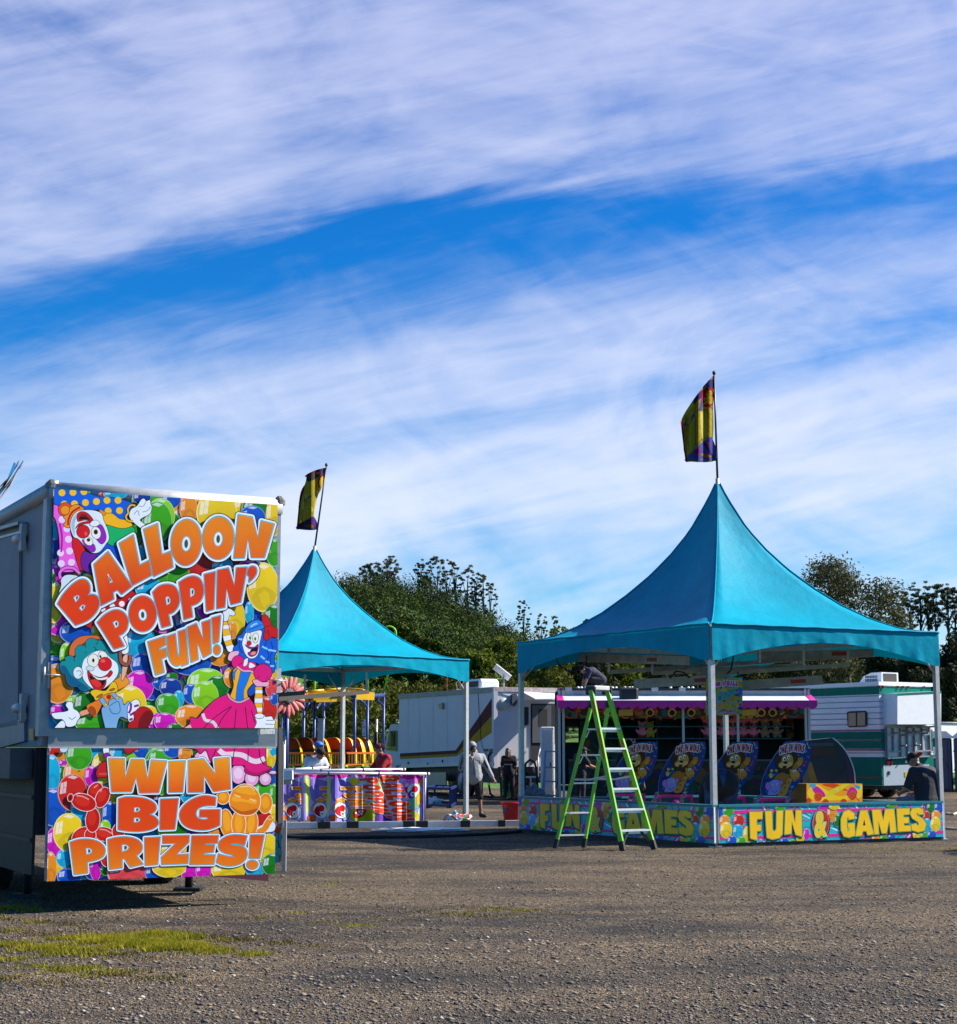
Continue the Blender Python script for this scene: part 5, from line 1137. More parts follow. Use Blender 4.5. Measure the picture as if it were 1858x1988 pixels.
def counter(label,O,d,n,length,scale,zoff):
    t=thing('game_counter',label,'counter',tuple(O),'lettered counters round the tent');sh=n*.0
    zt=q4[0][1];b=MB();b.prism([O+d*.06+Vector((0,0,.07)),O+d*length+Vector((0,0,.07)),O+d*length+Vector((0,0,zt)),O+d*.06+Vector((0,0,zt))],-n*.03);b.build('board',WHITE2,t)
    b=MB();b.beam(O+d*.05-n*.06+Vector((0,0,zt+.015)),O+d*length-n*.06+Vector((0,0,zt+.015)),.16,.04);b.build('top_rail',TEALP,t)
    b=MB();b.beam(O+d*.05-n*.04+Vector((0,0,.03)),O+d*length-n*.04+Vector((0,0,.03)),.06,.06);b.build('base_rail',DARKSTEEL,t)
    fg.build('printed_board',FGINK,lambda p,h:O+d*(zoff+p[0]*scale)+n*(.004+h)+Vector((0,0,p[1])),t,nrm=n)
    return t
counter('sunlit yellow FUN & GAMES lettered counter, right of the front tent leg',RO,rdir,rn,wR+.02,1.0,0)
LO_=tL+ln*.05
lw=on_plane((1950+1680*.5382)/2.0608,(2600+1300*.5382)/2.0608,LO_,ln);l0=on_plane((1950+236*.5382)/2.0608,(2600+1300*.5382)/2.0608,LO_,ln)
lA,lB=(l0-LO_).dot(ldir),(lw-LO_).dot(ldir)
counter('shaded yellow FUN & GAMES lettered counter behind the green ladder',LO_,ldir,ln,lB+.02,(lB-lA)/(wR-q4[0][0]),lA-q4[0][0]*(lB-lA)/(wR-q4[0][0]))
for nm,a,b_,kk in(('right',tR,tBk,.05),('back',tBk,tL,.05)):
    t=thing('plain_counter','plain teal railed counter closing the right side of the nearer tent' if nm=='right' else 'plain teal railed counter along the back of the nearer tent','counter',tuple(a));d=(b_-a).normalized();n=Vector((d.y,-d.x,0));L_=(b_-a).length
    m_=MB();m_.prism([a+d*.1+Vector((0,0,.07)),a+d*(L_-.1)+Vector((0,0,.07)),a+d*(L_-.1)+Vector((0,0,.6)),a+d*.1+Vector((0,0,.6))],n*.03);m_.build('board',mat('dark_board',(.05,.09,.1),.6),t)
    m_=MB();m_.beam(a+d*.1+Vector((0,0,.63)),a+d*(L_-.1)+Vector((0,0,.63)),.16,.04);m_.build('top_rail',TEALP,t)
# ================================================================== ladder
LG=mat('green_fibreglass',(.17,.50,.012),.38,0,.1,6,dirt=.25,dirt_col=(.08,.14,.03));RUBB=BLACK
l6=lambda x,y:((1950+x*.5382)/2.0608,(2600+y*.5382)/2.0608)
ld=thing('step_ladder','tall green step ladder with white treads standing open before the counter','ladder',tuple(G(*l6(870,1470))))
f1,f2,b1,b2=G(*l6(1008,1495)),G(*l6(1242,1485)),G(*l6(503,1475)),G(*l6(716,1470))
t1,t2=P(*l6(770,300),27.55),P(*l6(890,300),27.85);s1,s2=P(*l6(776,405),27.65),P(*l6(903,405),27.95)
def rail(a,b,w=.035,h=.085,e=.12,name='rail'):
    m_=MB();d=(b-a).normalized();m_.beam(a+d*e,b,w,h,up=(t2-t1).cross(d));m_.build(name,LG,ld)
    m_=MB();m_.beam(a,a+d*(e+.03),w+.012,h+.014,up=(t2-t1).cross(d));m_.build('foot',RUBB,ld)
rail(f1,t1);rail(f2,t2);rail(b1,s1,.032,.06,name='rear_rail');rail(b2,s2,.032,.06,name='rear_rail')
def along(a,b,yy,ya,yb):return a.lerp(b,(yb-yy)/(yb-ya))
treadm=mat('tread_aluminium',(.72,.73,.75),.35,.35,.06,12)
ax=(f2-f1).normalized()
for yy in(592,743,893,1043,1195,1347):
    p,q=along(f1,t1,yy,300,1492),along(f2,t2,yy,300,1482);q.z=p.z;m_=MB();m_.beam(p,q,.09,.03);m_.box((p+q)/2-Vector((0,0,.03)),((q-p).length*.98,.012,.05),math.atan2((q-p).y,(q-p).x));m_.build('tread',treadm,ld)
for yy in(592,785,995,1215,1380):
    p,q=along(b1,s1,yy,405,1475),along(b2,s2,yy,405,1470);q.z=p.z;m_=MB();m_.beam(p,q,.05,.025);m_.build('rear_bar',treadm,ld)
    if yy in(592,785):
        for e,o in((p,q),(q,p)):m_=MB();m_.beam(e-Vector((0,0,.14))+(o-e)*.02,e+(o-e)*.22,.02,.008);m_.build('brace',treadm,ld)
for a,b_ in((f1,t1),(f2,t2)):
    p=along(a,b_,1347,300,1490);q=along(a,b_,1460,300,1490);o=along(f2 if a is f1 else f1,t2 if a is f1 else t1,1347,300,1488);m_=MB();m_.beam(q,p.lerp(o,.3),.02,.04);m_.build('foot_brace',DARKSTEEL,ld)
m_=MB();cpt=(t1+t2)/2;rz=math.atan2((t2-t1).y,(t2-t1).x);m_.bbox(cpt+Vector((0,.06,.03)),((t2-t1).length+.02,.2,.085),.02,rz);m_.build('top_cap',mat('ladder_cap',(.5,.5,.49),.5,0,.2,10,dirt=.5),ld)
for q in(t1,t2):m_=MB();m_.bbox(q+Vector((0,.04,0)),(.07,.2,.14),.02,rz);m_.build('cap_bracket',DARKSTEEL,ld)
for q in(s1,s2):m_=MB();m_.disc(q,ax,.06,.07,12);m_.build('hinge',BLACK,ld)
for(ya,yb,a,b_,c_,d_)in((965,945,b1,s1,f1,t1),(965,950,b2,s2,f2,t2)):
    p=along(a,b_,ya,405,1472);q=along(c_,d_,yb,300,1490);mid=(p+q)/2-Vector((0,0,.03));m_=MB();m_.beam(p,mid,.012,.03);m_.beam(mid,q,.012,.03);m_.build('spreader',ALU,ld)
for(yy,a,b_,hh)in((430,f1,t1,.22),(700,f1,t1,.5),(720,f2,t2,.2)):
    p=along(a,b_,yy,300,1490);d=(b_-a).normalized();nrm=Vector((d.y*0-.35,-1,0)).normalized();m_=MB();m_.beam(p-d*hh/2+Vector((-.02,-.042,0)),p+d*hh/2+Vector((-.02,-.042,0)),.045,.012,up=(1,0,0));m_.build('warning_label',mat('warning_label',(.5,.1,.02),.5,0,.8,60),ld)
# ================================================================== vehicles and the stall
class Pl:
    def __init__(s,o,n):s.o=Vector(o);s.n=Vector(n).normalized()
    def __call__(s,u,v,h=0):return on_plane(u,v,s.o,s.n)+s.n*h
    def prism(s,pts,h0,h1,name,m,parent,zone=None):
        b=MB();b.prism([s(u,v,h0)for u,v in pts],s.n*(h1-h0));return b.build(name,m,parent)
def child(b,name,m,par):
    o=b.build(name,m,None);o.parent=par;o.location=-wloc(par);return o
def R8(x,y):return((1550+x*.296)/2.0608,(2700+y*.296)/2.0608)
VT=mat('truck_white',(.52,.51,.53),.5,0,.05,2,dirt=.35,dirt_col=(.4,.38,.36))

tk0=G(960,1540);A0=Vector((.50,54,0));sdir=Vector((-3.4,7.5,0)).normalized();sn=Vector((-sdir.y,sdir.x,0));sn=sn if sn.y<0 else-sn
rdir2=Vector((.915,.41,0)).normalized();rn2=Vector((rdir2.y,-rdir2.x,0));BL_,BW,BT,BB=8.2,2.45,3.52,1.02
truck=thing('box_truck','white box truck with a maroon and yellow stripe rising along its side','truck',tuple(A0))
def bp(a,d,z):return A0+sdir*a+rdir2*d+Vector((0,0,z))
b=MB();b.prism([bp(0,0,BB),bp(0,BW,BB),bp(BL_,BW,BB),bp(BL_,0,BB)],(0,0,BT-BB));b.build('body',VT,truck)
b=MB();b.prism([bp(-.03,-.03,BT-.14),bp(-.03,.1,BT-.14),bp(BL_+.03,.1,BT-.14),bp(BL_+.03,-.03,BT-.14)],(0,0,.17));b.build('roof_rail',mat('dull_roof_rail',(.2,.2,.2),.5,.5,.3,6),truck)
b=MB();b.prism([bp(-.04,-.04,BT-.12),bp(.1,-.04,BT-.12),bp(.1,BW+.04,BT-.12),bp(-.04,BW+.04,BT-.12)],(0,0,.15));b.build('rear_roof_rail',mat('rusty_roof_rail',(.45,.36,.33),.6,.1,.4,8),truck)
for d0 in(-.035,BW-.1):b=MB();b.prism([bp(-.045,d0,.98),bp(-.045,d0+.14,.98),bp(.1,d0+.14,.98),bp(.1,d0,.98)],(0,0,BT-1.1));b.build('corner_post',VT,truck)
SP=Pl(bp(0,0,0),sn)
MAROON=mat('maroon_paint',(.085,.012,.012),.6,0,.15,3,spec=.1);OCHRE=mat('ochre_paint',(.36,.21,.003),.6,0,.12,3,spec=.1)
SP.prism([R8(172,1062),R8(925,1020),R8(1445,270),R8(1448,515),R8(940,1065),R8(172,1107)],.002,.006,'maroon_stripe',MAROON,truck)
SP.prism([R8(172,1107),R8(940,1065),R8(1448,515),R8(1450,755),R8(935,1100),R8(172,1140)],.002,.006,'ochre_stripe',OCHRE,truck)
SP.prism([R8(715,395),R8(770,380),R8(770,462),R8(730,462)],0,.09,'marker_light',mat('yellowed_lens',(.3,.26,.12),.4),truck)
SP.prism([R8(1305,1000),R8(1365,1002),R8(1365,1032),R8(1308,1032)],0,.03,'outlet_cover',GREYPANEL,truck)
SP.prism([R8(1395,1000),R8(1438,1000),R8(1438,1060),R8(1398,1060)],0,.05,'power_inlet',mat('olive_box',(.1,.09,.05),.6),truck)
SP.prism([R8(165,1215),R8(1455,1175),R8(1455,1215),R8(165,1260)],.0,.03,'lower_trim',ALU,truck)
SP.prism([(793,1501),(868,1499),(868,1534),(800,1536)],.0,.05,'belly_box',mat('diamond_plate',(.3,.29,.26),.45,.6,.3,30,dirt=.5),truck)
for(x,y)in((285,1190),(748,1165),(548,1205),(1445,1165),(180,1225)):
    b=MB();b.ell(SP(*R8(x,y),.01),(.04,.04,.05),8,5);b.build('side_marker',REDLENS,truck)
b=MB();b.tube([SP(*R8(x,y),.015)for x,y in((1228,190),(1232,300),(1245,500),(1262,720),(1268,880),(1290,980),(1350,1090),(1410,1060))],.008,5);b.build('thin_cable',DARKSTEEL,truck)
b=MB();b.tube([SP(*R8(x,y),.05)for x,y in((1415,1050),(1385,1100),(1380,1240),(1375,1340))]+[G(947,1540)+Vector((0,0,.55)),G(952,1547)+Vector((0,0,.1)),G(962,1551)+Vector((0,0,.03)),G(980,1552)+Vector((0,0,.03))],.035,6);b.build('power_cable',BLACK,truck)
b=MB();b.prism([bp(.2,.25,.5),bp(.2,BW-.25,.5),bp(BL_,BW-.25,.5),bp(BL_,.25,.5)],(0,0,.52));b.build('chassis',DARKSTEEL,truck)
def wheel(c_,ax_,R_,w_,par,rimm=GALV):
    b=MB();b.tube([c_-ax_*w_/2,c_-ax_*w_*.42,c_+ax_*w_*.42,c_+ax_*w_/2],[R_*.9,R_,R_,R_*.9],28);wo=b.build('wheel',BLACK,par)
    b=MB();b.tube([c_-ax_*(w_/2+.015),c_-ax_*(w_/2-.07),c_],[R_*.62,R_*.5,R_*.5],24);b.disc(c_-ax_*(w_/2-.02),ax_,R_*.2,.12,12);child(b,'rim',rimm,wo);return wo
RIMW=mat('pale_rim',(.26,.28,.31),.5,.2,.15,6)
for a,d in((1.6,.16),(1.6,BW-.2),(7.3,.12),(7.3,BW-.15)):wheel(bp(a+.95,d,.5),-sn*1.0,.5,.3,truck,RIMW)
for a in(1.25,2.5,3.75,5.0,6.25,7.3):b=MB();b.beam(bp(a,-.002,BB+.05),bp(a,-.002,BT-.15),.012,.006,up=sn);b.build('panel_seam',mat('seam_grey',(.42,.42,.46),.5),truck)

b=MB();c0=BL_+.1;prof=[(c0,.55),(c0,2.45),(c0+.35,2.55),(c0+1.1,2.45),(c0+1.75,1.55),(c0+2.5,1.35),(c0+2.55,.55)]
b.prism([bp(a,.12,z)for a,z in prof],rdir2*(BW-.24));cab=b.build('cab',VT,truck)
b=MB();b.prism([bp(a,.11,z)for a,z in((c0+.35,1.5),(c0+.35,2.25),(c0+1.05,2.25),(c0+1.45,1.55))],rdir2*-.015);child(b,'window',mat('green_glass',(.015,.05,.02),.05,0,.2),cab)
b=MB();b.bbox(bp(c0+1.6,-.25,1.95),(.12,.2,.55),.03);b.beam(bp(c0+1.4,.1,2.2),bp(c0+1.6,-.22,2.2),.03,.03);child(b,'mirror',BLACK,cab)
b=MB();b.beam(bp(c0+.2,.1,2.5),bp(c0+1.9,-.2,2.5),.04,.03);child(b,'visor',DARKSTEEL,cab)

b=MB();p=bp(2.2,.6,BT);b.bbox(p+Vector((0,0,.18)),(1.1,.75,.36),.09,math.atan2(sdir.y,sdir.x));acu=b.build('air_conditioner',WHITE2,truck)
for i in range(13):b=MB();b.box(bp(1.72+i*.075,.215,BT+.2),(.035,.012,.2),math.atan2(sdir.y,sdir.x));child(b,'vent_slot',DARKSTEEL,acu)
b=MB();cpt=P(978,1310,54.6);b.tube([Vector((cpt.x,54.6,BT)),cpt],.025,8);b.bbox((cpt.x,54.6,BT+.02),(.2,.2,.06),.02);ds=b.build('antenna_mast',ALU,truck)
b=MB();b.box(cpt+Vector((-.05,0,.08)),(.62,.32,.03),M=Matrix.Rotation(rad(38),3,'Y')@Matrix.Rotation(rad(-35),3,'X'));child(b,'dish_panel',WHITE2,ds)
b=MB();b.tube([P(700+0,1342,58.5)if 0 else bp(5.2,.6,BT),bp(5.2,.6,BT+1.2)],.02,6);b.build('whip_antenna',mat('red_pole',(.3,.03,.02),.5),truck)
b=MB();q=bp(3.8,.5,BT);b.bbox(q+Vector((0,0,.04)),(.35,.2,.08),.03);b.tube([q+Vector((-.1,0,.05)),q+Vector((-.16,0,.3)),q+Vector((-.02,0,.42)),q+Vector((0,0,.08)),q+Vector((.1,0,.34)),q+Vector((.2,0,.44)),q+Vector((.22,0,.3)),q+Vector((.05,0,.06))],.012,5);b.build('roof_antenna',ALU,truck)

RP=Pl(bp(0,0,0),rn2)
def R9(x,y):return((1950+x*.5382)/2.0608,(2600+y*.5382)/2.0608)
RP.prism([R9(85,320),R9(520,330),R9(520,372),R9(260,375)],.01,.02,'header_panel',WHITE,truck)
b=MB();b.prism([RP(*R9(255,318),.04),RP(*R9(520,332),.04),RP(*R9(520,372),.95),RP(*R9(258,374),.95)],Vector((0,0,.03)));b.build('awning_flap',WHITE2,truck)
b=MB();b.disc(RP(*R9(118,405),.03),rn2,.2,.07,24);b.build('round_vent',mat('cream_vent',(.45,.46,.4),.5),truck)
b=MB();b.prism([RP(*q,.03)for q in(R9(172,330),R9(205,325),R9(208,395),R9(190,420),R9(168,400))],rn2*.12);b.build('folded_bracket',GREYPANEL,truck)
fr0=RP.prism([R9(256,425),R9(304,425),R9(304,562),R9(256,562)],.0,.03,'rear_window',BLACK,truck)
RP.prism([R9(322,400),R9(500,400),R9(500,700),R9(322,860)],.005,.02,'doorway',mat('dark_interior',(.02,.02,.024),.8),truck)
dr=RP.prism([R9(330,412),R9(470,412),R9(470,690),R9(330,690)],.02,.05,'screen_door',mat('grey_door',(.09,.09,.1),.5),truck)
RP.prism([R9(375,440),R9(440,440),R9(440,570),R9(375,570)],.05,.055,'door_glass',BLACK,truck)
b=MB()
for i,(x0,y0,x1,y1)in enumerate(((265,790,400,650),(330,810,400,735))):
    b=MB();b.tube([RP(*R9(x0,y0),1.1),RP(*R9(x1,y1),.15)],.025,6);b.tube([RP(*R9(x0,y0),1.1),RP(*R9(x0,y0+150),1.1)],.025,6);b.build('handrail',ALU,truck)
for i in range(4):
    b=MB();t=(i+.5)/4;b.beam(bp(-.25-1.2*(1-t),1.35,.2+.75*t),bp(-.25-1.2*(1-t),2.25,.2+.75*t),.28,.04);b.build('entry_step',mat('tread_plate',(.5,.5,.5),.4,.6,.3,30),truck)
b=MB();b.beam(bp(-1.6,1.33,.06),bp(-.1,1.33,1.0),.04,.14);b.beam(bp(-1.6,2.27,.06),bp(-.1,2.27,1.0),.04,.14);b.build('step_stringer',ALU,truck)
b=MB();b.box(bp(-.1,BW/2,.75),(.12,2.2,.14),math.atan2(rdir2.x,-rdir2.y)+math.pi/2+.0);b.build('bumper',DARKSTEEL,truck)

C0=Vector((P(1706,1329,54).x,54,0));cs_=Vector((-.53,.85,0)).normalized();cn=Vector((-.85,-.53,0)).normalized();cr_=Vector((.85,.53,0)).normalized();crn=Vector((.53,-.85,0)).normalized()
camper=thing('camper_trailer','white camper trailer with wide green stripes and a peg rack on its end','trailer',tuple(C0))
def cp(a,d,z):return C0+cs_*a+cr_*d+Vector((0,0,z))
CT_,CBm,CW,CL=3.66,.42,2.35,8.5
GREENP=mat('sea_green_paint',(.0,.16,.115),.6,0,.12,3,spec=.1);MAUVE=mat('mauve_stripe',(.2,.035,.16),.4);DKG=mat('dark_green_stripe',(.002,.02,.018),.4)
def siding():
    m=mat('white_siding',(.66,.67,.7),.35,0,.05,3);nt=m.node_tree;N=nt.nodes;L=nt.links;b_=N['Principled BSDF']
    if b_.inputs['Normal'].is_linked:return m
    tc=N.new('ShaderNodeTexCoord');sp_=N.new('ShaderNodeSeparateXYZ');L.new(tc.outputs['Object'],sp_.inputs[0]);mu=N.new('ShaderNodeMath');mu.operation='MULTIPLY';mu.inputs[1].default_value=5.5
    L.new(sp_.outputs[2],mu.inputs[0]);fr=N.new('ShaderNodeMath');fr.operation='FRACT';L.new(mu.outputs[0],fr.inputs[0]);r_=N.new('ShaderNodeValToRGB');L.new(fr.outputs[0],r_.inputs[0])
    r_.color_ramp.elements[0].position=0;r_.color_ramp.elements[0].color=(0,0,0,1);r_.color_ramp.elements[1].position=.1;e=r_.color_ramp.elements.new(.92);e.color=(1,1,1,1);e=r_.color_ramp.elements.new(1);e.color=(0,0,0,1)
    bp_=N.new('ShaderNodeBump');bp_.inputs['Distance'].default_value=.06;bp_.inputs['Strength'].default_value=.8;L.new(r_.outputs[0],bp_.inputs['Height']);L.new(bp_.outputs[0],b_.inputs['Normal']);return m
b=MB();b.prism([cp(0,0,CBm),cp(0,CW,CBm),cp(CL,CW,CBm),cp(CL,0,CBm)],(0,0,CT_-CBm));b.build('body',siding(),camper)
b=MB();b.prism([cp(-.05,-.05,CT_-.06),cp(-.05,CW+.05,CT_-.06),cp(CL,CW+.05,CT_-.06),cp(CL,-.05,CT_-.06)],(0,0,.12));b.build('roof_cap',WHITE2,camper)
CSP=Pl(C0,cn);CRP=Pl(C0,crn)
def band(y0,y1,m,nm,side=True,rear=True,h=.004):
    if side:b=MB();b.prism([cp(0.0,-h,y0),cp(CL,-h,y0),cp(CL,-h,y1),cp(0.0,-h,y1)],cn*.006);b.build(nm,m,camper)
    if rear:b=MB();b.prism([cp(-h,0.0,y0),cp(-h,CW,y0),cp(-h,CW,y1),cp(-h,0.0,y1)],crn*.006);b.build(nm,m,camper)
zc=lambda v:P(1706,v,54).z
R7=lambda x,y:((3200+x*.3385)/2.0608,(2650+y*.3386)/2.0608)
zy=lambda y:zc(R7(0,y)[1])
band(zy(375),zy(280),GREENP,'green_stripe');band(zy(815),zy(790),MAUVE,'mauve_stripe');band(zy(910),zy(818),GREENP,'green_stripe');band(zy(930),zy(912),DKG,'dark_stripe');band(zy(1018),zy(932),GREENP,'green_stripe');band(zy(1045),zy(1020),MAUVE,'mauve_stripe')
band(CBm+.01,zy(1120),GREENP,'green_stripe');band(zc(1513),zc(1508),DKG,'dark_stripe',h=.012)
w=CSP.prism([R7(570,590),R7(600,578),R7(780,572),R7(798,600),R7(800,740),R7(780,760),R7(595,768),R7(575,745)],.01,.05,'window',BLACK,camper)
b=MB();b.prism([CSP(*q,.05)for q in(R7(588,600),R7(676,596),R7(676,750),R7(590,752))],cn*.004);child(b,'pane',mat('dark_glass',(.03,.03,.035),.06,0,.3),w)
b=MB();b.prism([CSP(*q,.05)for q in(R7(694,595),R7(785,590),R7(786,745),R7(694,749))],cn*.004);child(b,'pane',MATS['dark_glass'],w)

b=MB();pc=CSP(*R7(835,200));a0=2.0
pr=[cp(.6,.75,CT_+.06),cp(.6,.75,CT_+.4),cp(1.05,.75,CT_+.4),cp(1.4,.75,CT_+.3),cp(1.65,.75,CT_+.06)];b.prism(pr,cr_*.75);ac=b.build('air_conditioner',WHITE2,camper)
for j in range(2):
    for i in range(8):b=MB();a=.8+i*.07;b.prism([cp(a,.745,CT_+.11+j*.12),cp(a+.036,.745,CT_+.11+j*.12),cp(a+.036,.745,CT_+.2+j*.1),cp(a,.745,CT_+.2+j*.1)],cr_*-.006);child(b,'vent_slot',DARKSTEEL,ac)
b=MB();b.prism([cp(.595,.82,CT_+.1),cp(.595,1.42,CT_+.1),cp(.595,1.42,CT_+.36),cp(.595,.82,CT_+.36)],cs_*-.01);child(b,'grille',mat('brown_grille',(.05,.04,.035),.7),ac)

q4_=[R7(1025,375),R7(1528,348),R7(1540,710),R7(1040,712)]
b=MB();b.prism([CRP(*R7(985,372),.0),CRP(*R7(1500,345),.0),CRP(*R7(1500,735),.0),CRP(*R7(985,735),.0)],crn*.62);bx=b.build('rear_box',WHITE2,camper)
b=MB();b.prism([CRP(*R7(985,372),.625),CRP(*R7(1500,345),.625),CRP(*R7(1500,370),.625),CRP(*R7(985,396),.625)],crn*.006);child(b,'green_edge',GREENP,bx)
for x in(880,975,1155,1212,1272,1455):
    b=MB();b.bbox(CRP(*R7(x if x>930 else 935,292),.03),(.1,.06,.09),.02);b.build('clearance_light',mat('dark_red_lens',(.12,.02,.015),.3),camper)
rk=CRP.prism([R7(995,770),R7(1515,755),R7(1530,1110),R7(1005,1135)],.02,.05,'peg_rack',mat('rack_backing',(.5,.5,.5),.45,.3,.15,4,dirt=.3),camper)
RK=mat('rack_grey',(.3,.3,.3),.5,.3,.15,8)
for(x0,y0,x1,y1)in((1000,770,1515,757),(1010,1130,1528,1108),(1003,770,1012,1130),(1505,757,1520,1108),(1080,780,1085,1050),(1165,778,1172,1115),(1245,776,1252,1110),(1328,775,1335,1108),(1418,770,1425,1050),(1012,862,1090,858),(1012,1055,1180,1052),(1250,855,1335,850),(1345,1048,1510,1042),(1420,855,1500,850)):
    b=MB();b.beam(CRP(*R7(x0,y0),.09),CRP(*R7(x1,y1),.09),.045,.07,up=crn);child(b,'rack_bar',RK,rk)
for(x,y)in((1090,835),(1190,860),(1205,805),(1250,828),(1330,825),(1415,800),(1425,840),(1165,985),(1330,980),(1500,760),(1520,1105),(1365,762),(1245,765)):
    b=MB();p=CRP(*R7(x,y),.05);b.tube([p,p+crn*.3],.028,8);child(b,'peg',RK,rk)
for x in(1028,1070):b=MB();b.disc(CRP(*R7(x,1185),.02),crn,.085,.04,18);b.build('tail_light',REDLENS,camper)
R10=lambda x,y:((3100+x*.3924)/2.0608,(2950+y*.3924)/2.0608)
CRP.prism([R10(1103,285),R10(1570,275),R10(1570,478),R10(1108,492)],.005,.02,'plate_panel',mat('checker_plate',(.5,.51,.54),.35,.4,.2,60),camper)
CRP.prism([R10(1316,355),R10(1380,352),R10(1380,402),R10(1318,405)],.02,.035,'number_plate',mat('yellow_plate',(.55,.36,.01),.4,0,.4,40),camper)
CRP.prism([R10(1148,345),R10(1165,345),R10(1165,382),R10(1148,382)],.02,.05,'latch',DARKSTEEL,camper)
CRP.prism([R10(1328,238),R10(1346,238),R10(1346,262),R10(1328,262)],.01,.015,'sticker',WHITE2,camper)
for a in(1.9,2.85):wheel(cp(a,.2,.38),-cn*-1.0,.38,.26,camper)
for a in(1.9,2.85):wheel(cp(a,CW-.2,.38),cn*-1.0,.38,.26,camper)
b=MB();b.prism([cp(.2,.2,.3),cp(.2,CW-.2,.3),cp(CL,CW-.2,.3),cp(CL,.2,.3)],(0,0,.13));b.build('chassis',DARKSTEEL,camper)

tf=thing('white_trailer','long white trailer roof showing behind the portable toilets','trailer',(P(1850,1415,70).x,70,0))
b=MB();p0,p1=P(1790,1403,70),P(1990,1405,74);b.prism([(p0.x,p0.y,.6),(p1.x,p1.y,.6),(p1.x+1,p1.y+2.4,.6),(p0.x+1,p0.y+2.4,.6)],(0,0,p0.z-.6));b.build('body',WHITE2,tf)
b=MB();b.tube([(p0.x-.02,p0.y-.02,p0.z),(p1.x,p1.y-.02,p0.z)],.05,6);b.build('roof_edge',ALU,tf)
for x in(.8,5.5):
    for w_ in(.35,):wheel(Vector((p0.x+x,p0.y+.3*x/3+.3,.4)),Vector((0,1,0)),.4,.25,tf)
BLUEP=mat('navy_plastic',(.006,.018,.075),.4,0,.2,4);TRPL=mat('pale_plastic',(.55,.57,.62),.4)
def toilet():
    t=thing('portable_toilet','navy blue portable toilet with a white roof, nearest to the tent leg','toilet',(0,0,0),'portable toilets')
    b=MB();b.bbox((0,0,1.0),(1.15,1.15,2.0),.06);bd=b.build('cabin',BLUEP,t)
    b=MB();b.bbox((0,-.585,1.02),(.86,.04,1.85),.03);d=b.build('door',BLUEP,t)
    b=MB();b.box((.02,-.61,1.45),(.42,.008,.42));child(b,'notice',WHITE2,d);b=MB();b.box((.36,-.62,1.0),(.05,.04,.16));child(b,'handle',BLACK,d)
    b=MB();b.prism([(-.62,-.62,1.98),(.62,-.62,1.98),(.62,.62,1.98),(-.62,.62,1.98)],(0,0,.08));b.prism([(-.6,-.6,2.06),(-.38,-.6,2.24),(.38,-.6,2.24),(.6,-.6,2.06)],(0,1.2,0));b.build('roof',TRPL,t)
    for z in(.5,.8,1.5):
        b=MB();b.box((-.585,0,z),(.02,.9,.06));b.build('rib',BLUEP,t)
    b=MB();b.box((0,0,.04),(1.2,1.2,.1));b.build('skid',BLACK,t);return t
t0=toilet()
tl=thing;
p=P(1835,1545,63.5);t0.location=(p.x-.15,64.0,0);t0.rotation_euler.z=rad(-14)
LT=['navy blue portable toilet half cut by the right edge of the picture','navy blue portable toilet hidden beneath the camper trailer, only its base showing','navy blue portable toilet behind the seated man, mostly hidden by the camper']
for i,(u,Y)in enumerate(((1885,63.6),(1745,64.6),(1790,64.4))):
    c_=copy_tree(t0);pp=P(u,1500,Y);c_.location=(pp.x,Y,0);c_['label']=LT[i]
# ================================================================== prize stall with the pink awning
SY=50.0;S9=lambda x,y:((2200+x*.3229)/2.0608,(2650+y*.3229)/2.0608)
sx0,sx1=P(1084,1340,SY).x,P(1570,1340,SY).x;zr=P(1300,1337,SY).z
stall=thing('prize_stall','long prize stall trailer with a scalloped pink awning and shelves of plush toys','stall',((sx0+sx1)/2,SY,0))
def sz(v,Y=SY):return P(1300,v,Y).z
b=MB();b.box(((sx0+sx1)/2,SY+1.2,zr-.22),(sx1-sx0,2.4,.44));b.build('roof',mat('stall_roof',(.42,.44,.48),.4,.3,.15,3,dirt=.5),stall)
b=MB();b.box(((sx0+sx1)/2,SY-.03,zr-.02),(sx1-sx0+.05,.1,.07));b.build('roof_edge',DARKSTEEL,stall)
for x in(230,940,1300,1640):b=MB();pp=P(*S9(x,335),SY-.06);b.box(pp,(.2,.06,.12));b.build('roof_bracket',ALU,stall)
PINK=mat('magenta_vinyl',(.62,.004,.25),.4,0,.12,5);AWN=mat('white_awning',(.62,.64,.68),.45,0,.08,4,dirt=.2)
zt,zf=sz(1352),sz(1363,SY-.9);ya=SY-.9
b=MB();b.prism([(sx0+.1,SY-.02,zt),(sx1-.1,SY-.02,zt),(sx1-.1,ya,zf),(sx0+.1,ya,zf)],(0,0,.03));b.build('awning',AWN,stall)
b=MB()
for a,c2 in((sx0-.06,sx0+.12),(sx1-.12,sx1+.06)):b.prism([(a,SY-.02,zt+.005),(c2,SY-.02,zt+.005),(c2,ya-.0,zf+.005),(a,ya,zf+.005)],(0,0,.04))
b.build('awning_edge',PINK,stall)
def scallop(u,v):
    x=sx0-.06+(sx1-sx0+.12)*u;dep=.13+.07*abs(math.sin(u*math.pi*26))**.7;return(x,ya-.02+.012*math.sin(u*90)*v,zf+.05-dep*v*1.25)
b=MB();b.grid(scallop,260,2);b.build('awning_valance',PINK,stall)
for s_ in(sx0-.06,sx1+.06):
    b=MB();b.grid(lambda u,v,s_=s_:(s_,ya+.88*u,(zf+(zt-zf)*u)+.03-v*(.13+.07*abs(math.sin(u*9)))),12,2);b.build('awning_valance',PINK,stall)

